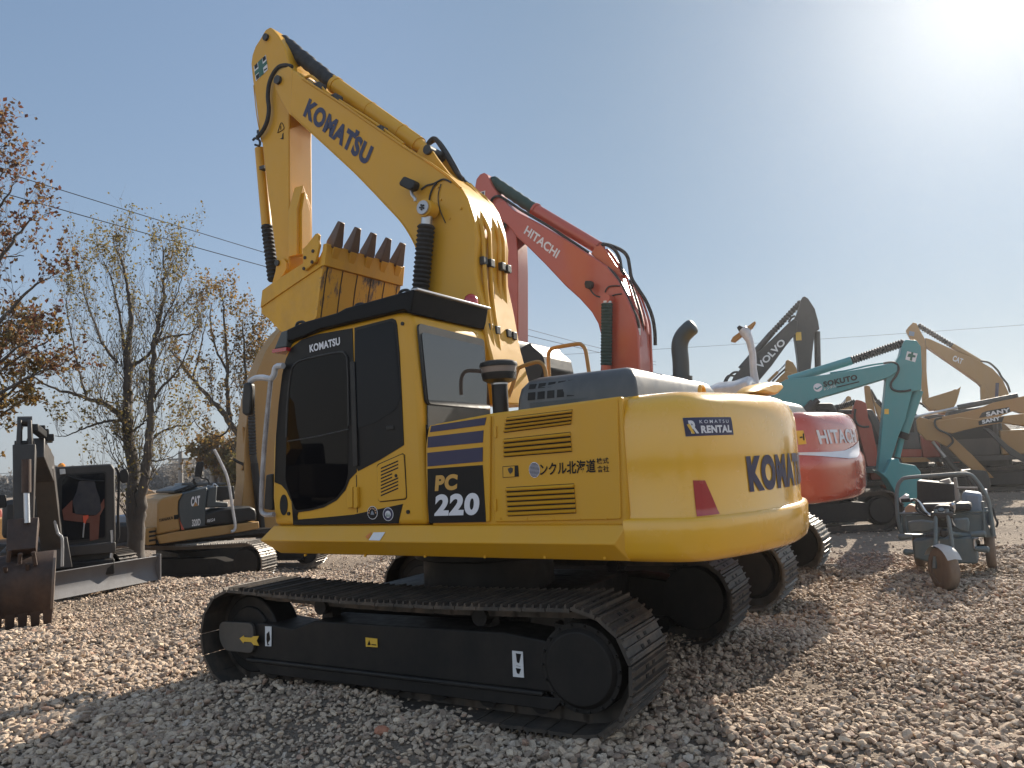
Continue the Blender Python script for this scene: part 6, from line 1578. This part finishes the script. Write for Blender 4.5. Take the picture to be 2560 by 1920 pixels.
for k in range(9):
    a = math.radians(30 + k * 15); r_ = .30; c, s = math.cos(math.radians(32)), math.sin(math.radians(32))
    fd.append([(2.02 + r_ * math.cos(a) * c - yy * s, -.02 + r_ * math.cos(a) * s + yy * c, .262 + (r_ - abs(yy) * .3) * math.sin(a)) for yy in (-.085, -.05, 0, .05, .085)])
MB().loft(fd, closed=False, cap=False).build('mudguard', paint('bleached_mudguard', (.45, .44, .42), .5, .5), tk)
tface('instrument_pod', 1.66, .2, Z9([(720, 540), (760, 512), (880, 515), (930, 560), (935, 590), (900, 640), (920, 700), (950, 740), (760, 740), (770, 640)]), RUB, bev=.03)
MB().tube(tpts(1.55, Z9([(395, 460), (500, 455), (560, 470), (600, 520), (640, 580), (700, 620), (800, 640), (900, 610), (935, 540), (915, 500)])), .018, 8, 4).build('handlebar', STEEL, tk)
MB().tube(tpts(1.55, Z9([(385, 462), (480, 456)])), .026, 10, 1).build('handle_grip', BLACK, tk)
MB().tube(tpts(1.56, Z9([(480, 480), (520, 450), (560, 480), (590, 560), (660, 600)])), .014, 6, 4).build('brake_cable', RUB, tk)
MB().tube(tpts(1.60, Z9([(560, 470), (540, 540), (600, 600), (740, 640)])), .012, 6, 4).build('brake_cable', RUB, tk)
MB().rings(tpts(1.62, Z9([(905, 485), (920, 510), (935, 540)])), [.02, .035, .02], 12).build('bell', STEEL, tk)
tface('head_lamp', 1.80, .12, Z9([(790, 760), (860, 755), (880, 800), (850, 850), (800, 850), (780, 800)]), VGREY, bev=.03)
for q in ((770, 880), (910, 870)):
    p = tpts(1.85, Z9([q, (q[0] + 6, q[1] + 70)])); MB().cyl(p[0], p[1], .016, n=10).build('shock_rod', STEEL, tk)
MB().box((.45, -.30, .86), (.95, .30, .96)).build('seat', RUB, tk, bevel=.04)
MB().tube(tpts(.2, Z9([(1300, 500), (1340, 560), (1360, 640), (1385, 690), (1370, 740)])), .014, 6, 3).build('hanging_strap', RUB, tk)
MB().tube(tpts(.5, Z9([(345, 640), (335, 680), (350, 740), (380, 780)])), .014, 6, 3).build('hanging_strap', RUB, tk)
# the load in the tricycle, every piece a thing of its own
def load(name, label, cat, x, th, uvs, mat, bev=.01):
    w = [TK.wor(x, p[0], p[1]) for p in ty(x, uvs)]; b = [TK.wor(x - th, p[0], p[1]) for p in ty(x, uvs)]
    o = MB().loft([w, b]).build(name, mat, None, bevel=bev); return tag(o, label, cat)
load('tool_chest', 'dark box with a grey ledge standing in the tricycle bed', 'box', .3, .4, Z9([(545, 255), (935, 290), (945, 600), (640, 600), (600, 540), (550, 420)]), RUB, .02)
load('plank', 'grey upright plank leaning behind the tube guard of the tricycle', 'plank', .45, .04, Z9([(925, 225), (962, 222), (1022, 600), (968, 600)]), WOODP)
load('board', 'pale board lying across the dark box in the tricycle', 'board', .2, .3, Z9([(775, 262), (880, 235), (905, 290), (880, 300), (775, 280)]), WOODP)
load('tub', 'pale blue tub on the right of the tricycle bed', 'tub', .4, .4, Z9([(1010, 380), (1050, 372), (1220, 390), (1228, 600), (1030, 600)]), BLUEP, .05)
load('white_box', 'white open box on the left of the tricycle bed', 'box', .45, .2, Z9([(360, 440), (420, 400), (455, 410), (455, 455), (375, 485)]), WHT2)
load('sack', 'pale orange sack beside the white box in the tricycle', 'sack', .5, .25, rounded(Z9([(410, 600), (425, 530), (470, 502), (530, 520), (550, 600)]), 12), CARD, .05)
load('tray', 'white tray under the pale orange sack in the tricycle', 'tray', .55, .2, Z9([(380, 600), (420, 560), (425, 605), (400, 612)]), WHT2)
load('post_stump', 'small white block at the right end of the tricycle bed', 'block', .2, .15, Z9([(1232, 348), (1275, 345), (1282, 410), (1250, 440)]), WHT2)

# ================================================================ trees
def leaf_mat(name, cols):
    m, t, b = new_mat(name)
    g = t.nodes.new('ShaderNodeNewGeometry'); r = t.nodes.new('ShaderNodeValToRGB'); e = r.color_ramp.elements
    e[0].position = 0; e[0].color = (*cols[0], 1); e[1].position = 1; e[1].color = (*cols[-1], 1)
    for k, c in enumerate(cols[1:-1]):
        x = e.new((k + 1) / (len(cols) - 1)); x.color = (*c, 1)
    t.links.new(g.outputs['Random Per Island'], r.inputs[0]); t.links.new(r.outputs[0], b.inputs['Base Color'])
    b.inputs['Roughness'].default_value = .6
    tr = t.nodes.new('ShaderNodeBsdfTranslucent'); t.links.new(r.outputs[0], tr.inputs[0])
    mx = t.nodes.new('ShaderNodeMixShader'); mx.inputs[0].default_value = .55
    out = t.nodes['Material Output']; t.links.new(b.outputs[0], mx.inputs[1]); t.links.new(tr.outputs[0], mx.inputs[2]); t.links.new(mx.outputs[0], out.inputs[0])
    return m
BARK = paint('bark', (.055, .045, .038), .9, .7, (.11, .095, .08, 1), scale=6, bump=.8)
BARKF = paint('pale_bark', (.10, .085, .072), .9, .5, (.16, .14, .12, 1), scale=6)
LG = leaf_mat('leaf_olive', [(.09, .075, .028), (.15, .13, .04), (.20, .15, .045), (.16, .10, .035), (.22, .18, .06)])
LR = leaf_mat('leaf_red_brown', [(.085, .032, .02), (.13, .048, .026), (.14, .075, .03), (.22, .13, .045), (.10, .045, .025)])
LY = leaf_mat('leaf_ochre', [(.18, .10, .028), (.26, .15, .04), (.16, .12, .04), (.11, .085, .03), (.22, .11, .03)])
LW = leaf_mat('leaf_far_hazed', [(.17, .16, .15), (.20, .185, .17), (.15, .145, .14)])  # far leaf tones paled, distance haze put into the colour

def tree(name, label, Y, limbs, leaf_m, n_twig, leaf_n, leaf_s, seed, bark=BARK, spread=.35, tw=(.5, 1.3), base=None, leaf_fn=None, gx=0, sides=7, cat='tree', group='trees at the edge of the yard', tws=1.0, up=.10):
    """limbs: list of (pixels, start radius, end radius, depth offsets); twigs sprout along the limbs, leaves along the twigs"""
    r = np.random.default_rng(seed)
    b = base if base is not None else world_at(limbs[0][0][0][0], limbs[0][0][0][1], Y)
    t = bpy.data.objects.new(name, None); COL.objects.link(t); t.location = (b.x, b.y, b.z); tag(t, label, cat, group)
    lim, br, lf = MB(), MB(), ([], [])
    segs = []
    for uv, r0, r1, dz in limbs:
        P = [world_at(u, v, Y + dz[0] + (dz[1] - dz[0]) * i / max(1, len(uv) - 1)) - b for i, (u, v) in enumerate(uv)]
        Q = smooth_path(P, 5)
        Q = [q + Vector(r.normal(size=3)) * min(.03, r1 * 1.2) if 0 < i < len(Q) - 1 else q for i, q in enumerate(Q)]
        n = len(Q); R = [r0 + (r1 - r0) * (i / (n - 1)) ** .8 for i in range(n)]
        lim.rings(Q, R, sides)
        L = sum((Q[i + 1] - Q[i]).length for i in range(n - 1))
        segs.append((Q, R, L))
    tot = sum(s[2] for s in segs)
    def leaf(p, s):
        d = r.normal(size=3); d /= np.linalg.norm(d); e = np.cross(d, r.normal(size=3)); e /= np.linalg.norm(e) + 1e-9
        n = np.cross(d, e); a = s * r.uniform(.6, 1.3); k = len(lf[0]); p = np.array(p)
        lf[0].extend([tuple(p), tuple(p + d * a * .5 + e * a * .33 + n * a * .1), tuple(p + d * a), tuple(p + d * a * .5 - e * a * .33 + n * a * .1)]); lf[1].append((k, k + 1, k + 2, k + 3))
    def twig(p, d, L, rad, lev, dens):
        k = 4; pts = [p]; dd = d.copy()
        for i in range(k):
            dd = (dd + Vector(r.normal(size=3)) * .16 + Vector((0, 0, up))).normalized(); pts.append(pts[-1] + dd * (L / k))
        br.rings(pts, [rad * (1 - .8 * i / k) for i in range(k + 1)], 4 if lev else 5)
        if lev < 2:
            for j in range(int(r.integers(3, 6))):
                i = int(r.integers(1, k + 1)); ax = Vector(r.normal(size=3)); nd = (dd + ax * .55 + Vector((0, 0, up * 1.6))).normalized()
                twig(pts[i], nd, L * r.uniform(.45, .75), rad * .55, lev + 1, dens)
        if lev >= 1:
            m = r.poisson(dens)
            for j in range(m):
                i = r.integers(1, k + 1); leaf(pts[i] + Vector(r.normal(size=3)) * .05, leaf_s)
    for Q, R, L in segs:
        cnt = max(2, int(round(n_twig * L / tot)))
        for c in range(cnt):
            f = r.uniform(.12, 1.0) if L < tot * .5 else r.uniform(.3, 1.0)
            i = min(len(Q) - 2, int(f * (len(Q) - 1))); p = Q[i].lerp(Q[i + 1], r.uniform()); d = (Q[i + 1] - Q[i]).normalized()
            side = Vector(r.normal(size=3)); side = (side - d * side.dot(d)).normalized()
            nd = (d * r.uniform(.3, .9) + side * r.uniform(.5, 1.0) + Vector((0, 0, spread))).normalized()
            wp = p + b; dens = leaf_n if leaf_fn is None else leaf_n * leaf_fn(wp)
            twig(p, nd, r.uniform(*tw) * (1.15 - .5 * f), min(.016, max(.006, R[i] * .30)) * tws, 0, dens)
    lim.build('trunk', bark, t, ang=60); br.build('branches', bark, t, ang=60)
    me = bpy.data.meshes.new('crown'); me.from_pydata(lf[0], [], lf[1]); me.materials.append(leaf_m if not isinstance(leaf_m, list) else leaf_m[0])
    o = bpy.data.objects.new('crown', me); COL.objects.link(o); o.parent = t
    return t
Z0 = lambda pts: zoomed(0, 420, .4581, pts)
Y1 = 15.4
b1_ = world_at(345, 1432, Y1); b1_.z = -.45
tree('bare_tree', 'tall nearly bare tree with two stems behind the dozer blade', Y1, [
    ([(345, 1470), (343, 1400), (338, 1300), (336, 1230), (334, 1180), (322, 1090), (321, 1000), (322, 930), (320, 880), (326, 810), (322, 740), (310, 670), (293, 620)], .20, .012, (0, .2)),
    ([(344, 1345), (350, 1290), (357, 1225), (366, 1150), (373, 1090), (378, 1010), (380, 940), (385, 860), (398, 810), (410, 740), (412, 680), (406, 615)], .13, .012, (0, -.3)),
    (Z0([(690, 1320), (690, 1200), (685, 1050), (665, 880), (640, 740), (605, 600), (560, 500)]), .06, .008, (0, .8)),
    (Z0([(705, 1430), (665, 1360), (620, 1320), (560, 1285), (450, 1250), (350, 1218), (230, 1170), (130, 1090)]), .085, .01, (0, .6)),
    (Z0([(670, 1380), (600, 1380), (520, 1400), (450, 1425), (370, 1460), (300, 1462)]), .035, .006, (0, -.8)),
    (Z0([(840, 960), (900, 925), (980, 915), (1040, 900), (1100, 850)]), .045, .006, (0, .5)),
    (Z0([(720, 1080), (790, 1035), (825, 1000), (870, 920), (900, 820), (960, 700), (1000, 560)]), .04, .006, (.3, -.8)),
    (Z0([(640, 1060), (560, 960), (520, 850), (470, 720), (440, 600), (420, 540)]), .035, .006, (.2, 1.2)),
    (Z0([(470, 1250), (430, 1100), (400, 950), (370, 800), (360, 720)]), .03, .006, (.4, .9)),
    (Z0([(820, 1500), (880, 1440), (960, 1410), (1040, 1400), (1110, 1330)]), .03, .006, (0, .8)),
    (Z0([(820, 1300), (880, 1200), (960, 1120), (1020, 1000), (1080, 820)]), .035, .006, (0, -.6)),
    (Z0([(690, 1650), (640, 1610), (590, 1500), (570, 1400)]), .015, .005, (0, -.4)),
    (Z0([(800, 1590), (860, 1600), (930, 1580), (1010, 1540)]), .02, .005, (0, -.5)),
    (Z0([(715, 1450), (770, 1400), (800, 1370)]), .03, .012, (0, 0)),
], LG, 215, 1.5, .062, 5, base=b1_, up=.22, tws=.8, spread=.5, tw=(.5, 1.25), leaf_fn=lambda p: 1.6 if p.z > 5.2 else (1.3 if p.z < 3.0 else .55))
b2_ = world_at(-150, 1450, 13.5); b2_.z = 0
tree('maple_tree', 'red and ochre leaved tree cut by the left edge of the picture', 13.5, [
    ([(-150, 1450), (-140, 1200), (-125, 1000), (-110, 800), (-80, 600), (-50, 430), (-20, 330)], .17, .015, (0, .3)),
    ([(-125, 1000), (-60, 880), (10, 790), (80, 720), (128, 690)], .07, .008, (0, .3)),
    ([(-125, 1020), (-40, 940), (30, 880), (90, 845)], .06, .008, (0, -.4)),
    ([(-115, 850), (-40, 720), (20, 620), (70, 560), (92, 540)], .06, .008, (.1, .5)),
    ([(-95, 700), (-40, 580), (5, 510), (35, 460)], .05, .008, (.1, -.5)),
    ([(-130, 1080), (-40, 1010), (40, 960), (100, 930), (130, 920)], .05, .008, (0, .5)),
    ([(-110, 800), (-60, 700), (-10, 650), (60, 640)], .04, .008, (.3, .9)),
    ([(-70, 560), (-30, 470), (0, 440), (20, 420)], .03, .008, (.2, .5)),
], LR, 84, 2.0, .09, 8, base=b2_, tws=.8, up=.14, tw=(.4, .95), leaf_fn=lambda p: 1.0)
# ochre leaves low in the same crown
tree('maple_tree', 'lower ochre leaved tree below the red crown at the left edge', 14.6, [
    ([(-110, 1470), (-100, 1250), (-80, 1080), (-40, 960), (0, 880), (40, 820)], .10, .012, (0, 0)),
    ([(-80, 1080), (-10, 1010), (60, 950), (110, 920)], .05, .008, (0, .4)),
    ([(-60, 1010), (0, 930), (70, 880), (125, 850)], .04, .008, (0, -.4)),
    ([(-80, 1100), (-20, 1060), (40, 1010), (90, 985)], .03, .008, (0, .2)),
], LY, 60, 2.3, .10, 19, base=None, tw=(.4, .8))
tree('olive_tree', 'leaning tree with brownish olive leaves behind the tan and black excavator', 24.0, [
    ([(655, 1450), (650, 1300), (638, 1190), (607, 1107), (563, 1038), (527, 997), (481, 947), (453, 905), (420, 870)], .19, .015, (0, -.5)),
    ([(575, 1052), (569, 1000), (568, 930), (563, 832), (559, 770), (556, 742)], .09, .012, (0, .2)),
    ([(625, 1150), (616, 1060), (614, 960), (609, 850), (606, 800)], .10, .012, (0, .4)),
    ([(640, 1200), (655, 1080), (665, 980), (660, 900), (655, 850)], .10, .012, (0, .8)),
    ([(568, 930), (540, 870), (525, 800), (530, 760)], .05, .01, (.2, -.5)),
    ([(609, 1000), (640, 930), (650, 880), (660, 830)], .05, .01, (.2, .9)),
    ([(481, 947), (500, 880), (510, 830), (520, 790)], .04, .008, (-.5, 0)),
    ([(580, 1060), (550, 1090), (500, 1070), (470, 1020)], .04, .008, (0, -.7)),
], LY, 105, 2.2, .10, 23, up=.2, tws=.8, tw=(.6, 1.4), leaf_fn=lambda p: 1.2 if p.z > 3.6 else .7)
tree('small_tree', 'small far tree with thin brown foliage beside the utility poles', 42, [
    ([(555, 1262), (552, 1200), (548, 1150), (540, 1125)], .12, .03, (0, 0)), ([(552, 1230), (530, 1180), (515, 1150)], .08, .02, (0, .5)), ([(553, 1220), (575, 1170), (590, 1140)], .08, .02, (0, -.5)),
    ([(554, 1240), (590, 1190), (608, 1160)], .07, .02, (0, .5)),
], LY, 60, 3.0, .26, 31, tw=(.8, 1.6), bark=BARKF)
tree('small_tree', 'bushy dark far tree left of the tan boom', 40, [
    ([(600, 1262), (602, 1210), (604, 1180)], .12, .04, (0, 0)), ([(601, 1240), (590, 1200), (584, 1180)], .08, .02, (0, .5)), ([(601, 1235), (615, 1200), (620, 1180)], .08, .02, (0, -.5)),
], LG, 50, 6.0, .26, 33, tw=(.5, 1.0), bark=BARKF)
tree('small_tree', 'faint bare far tree just left of the first utility pole', 60, [
    ([(445, 1262), (444, 1225), (442, 1195)], .12, .03, (0, 0)), ([(444, 1240), (434, 1215), (428, 1200)], .07, .02, (0, .5)), ([(444, 1236), (456, 1212), (462, 1198)], .07, .02, (0, -.5)),
], LW, 40, .6, .2, 37, tw=(.8, 1.6), bark=BARKF)

def far_wood(name, label, u0, u1, Y, h0, h1, n, seed, mat):
    r = np.random.default_rng(seed); V, F = [], []
    a, b = world_at(u0, 1200, Y), world_at(u1, 1200, Y)
    x = r.uniform(min(a.x, b.x), max(a.x, b.x), n); top = h0 + (h1 - h0) * (.5 + .5 * np.sin(x * .35 + seed) * np.sin(x * .11 + 2)) * r.uniform(.75, 1, n)
    z = top * np.sqrt(r.uniform(0.0, 1, n)) - 1.0; y = Y + r.normal(size=n) * 4
    for i in range(n):
        d = r.normal(size=(2, 3)) * .22; p = np.array((x[i], y[i], z[i])); k = len(V)
        V += [tuple(p - d[0]), tuple(p + d[1]), tuple(p + d[0]), tuple(p - d[1])]; F.append((k, k + 1, k + 2, k + 3))
    me = bpy.data.meshes.new(name); me.from_pydata(V, [], F); me.materials.append(mat)
    o = bpy.data.objects.new(name, me); COL.objects.link(o); o['kind'] = 'stuff'; tag(o, label, 'wood'); return o
far_wood('far_wood', 'hazy belt of bare woodland along the left horizon', -500, 760, 140, 3.5, 6.5, 30000, 3, LW)
far_wood('far_wood', 'hazy belt of woodland along the right horizon', 1500, 3100, 140, 2.5, 5.5, 26000, 5, LW)
# trees standing behind the viewer: seen only mirrored in the paintwork and the glass
far_wood('yard_hedge', 'row of trees across the yard behind the viewer', -1800, 4400, -30, 2.0, 4.0, 7000, 9, LG)

# ================================================================ poles and wires
def pole(u, v0, Y, label, h_extra=0):
    top = world_at(u, v0, Y); t = bpy.data.objects.new('utility_pole', None); COL.objects.link(t); t.location = (top.x, top.y, -.3); tag(t, label, 'pole', 'utility poles')
    MB().rings([(0, 0, 0), (0, 0, top.z + .3)], [.17, .11], 12).build('post', CONC, t)
    MB().box((-.7, -.05, top.z - .2), (.7, .05, top.z - .1)).build('cross_arm', CONC, t)
    for x in (-.6, 0, .6): MB().cyl((x, 0, top.z - .1), (x, 0, top.z + .08), .04, n=8).build('insulator', WHT2, t)
    return top
pt1 = pole(451, 1128, 44, 'left of two concrete utility poles behind the tan and black excavator')
pt2 = pole(530, 1122, 42, 'right of two concrete utility poles, in front of a small tree')
def wire(name, label, A, B, sag, r, group='overhead wires'):
    P = [A.lerp(B, i / 24) - Vector((0, 0, sag * 4 * (i / 24) * (1 - i / 24))) for i in range(25)]
    return tag(MB().rings(P, r, 6).build(name, RUB, None), label, 'wire', group)
wire('overhead_wire', 'upper of two black wires crossing the sky at the left', world_at(-420, 295, 20), world_at(1640, 905, 62), .35, .016)
wire('overhead_wire', 'lower of two black wires crossing the sky at the left', world_at(-420, 360, 20), world_at(1640, 912, 62), .35, .018)
wire('overhead_wire', 'thin faint wire between the two concrete poles', pt1 + Vector((-30, 2, -.2)), pt2 + Vector((20, -1, -.1)), .6, .012)
wire('overhead_wire', 'thin faint wire crossing the sky at the right', world_at(1300, 892, 70), world_at(2750, 798, 60), .15, .014)

# ================================================================ odds and ends on the dirt
def rock_thing(name, label, u, v, s, mat, seed):
    p = ground_at(u, v); r = np.random.default_rng(seed)
    bm = bmesh.new(); bmesh.ops.create_icosphere(bm, subdivisions=2, radius=s)
    for vv in bm.verts: vv.co = Vector(vv.co) * float(r.uniform(.8, 1.1)); vv.co.z *= .6
    me = bpy.data.meshes.new(name); bm.to_mesh(me); bm.free(); me.materials.append(mat)
    o = bpy.data.objects.new(name, me); COL.objects.link(o); o.location = (p.x, p.y, float(hgt(p.x, p.y)) + s * .35); return tag(o, label, 'stone')
rock_thing('brick_shard', 'reddish brick shard among the grey gravel in the foreground', 955, 1848, .055, paint('brick_red', (.36, .14, .08), .9, .4), 2)
rock_thing('pale_stone', 'large pale stone lying near the tricycle shadow', 2228, 1478, .06, CONC, 4)

# parked to the left of the viewer, outside the picture: it shows in the cab's glass
O1 = Frame(-21, 2.6, 24)
o1 = machine(O1, 'yellow excavator out of frame on the left, mirrored in the cab door', DGREY, VGREY)
MB().prism([(.3, 1.9), (-.3, 2.6), (.2, 4.2), (1.9, 5.6), (4.4, 5.2), (4.5, 4.8), (2.2, 4.9), (1.0, 3.9), (.7, 2.4)], -.28, .28).build('boom', YEL, o1, bevel=.02)
MB().prism([(4.2, 5.6), (4.7, 5.4), (4.3, 2.2), (4.0, 2.2)], -.18, .18).build('arm', YEL, o1, bevel=.02)
MB().prism([(4.5, 2.2), (3.8, 2.3), (3.0, 1.4), (3.3, .8), (4.1, .9)], -.55, .55).build('bucket', YEL, o1, bevel=.03)
# ================================================================ the hazy air
def haze(d):
    me = bpy.data.meshes.new('haze'); m = bpy.data.materials.new('haze'); m.use_nodes = True; t = m.node_tree; t.nodes.clear()
    out = t.nodes.new('ShaderNodeOutputMaterial'); pv = t.nodes.new('ShaderNodeVolumePrincipled'); pv.inputs['Color'].default_value = (.93, .95, 1, 1); pv.inputs['Density'].default_value = d; pv.inputs['Anisotropy'].default_value = .80
    t.links.new(pv.outputs[0], out.inputs['Volume'])
    a, b = (-150, -40, -2.0), (150, 150, 9)
    V = [(x, y, z) for z in (a[2], b[2]) for y in (a[1], b[1]) for x in (a[0], b[0])]
    me.from_pydata(V, [], [(0, 2, 3, 1), (4, 5, 7, 6), (0, 1, 5, 4), (2, 6, 7, 3), (0, 4, 6, 2), (1, 3, 7, 5)]); me.materials.append(m)
    o = bpy.data.objects.new('haze', me); COL.objects.link(o); o['kind'] = 'stuff'; o['label'] = 'thin bright haze hanging over the yard'; o['category'] = 'haze'
haze(.0008)
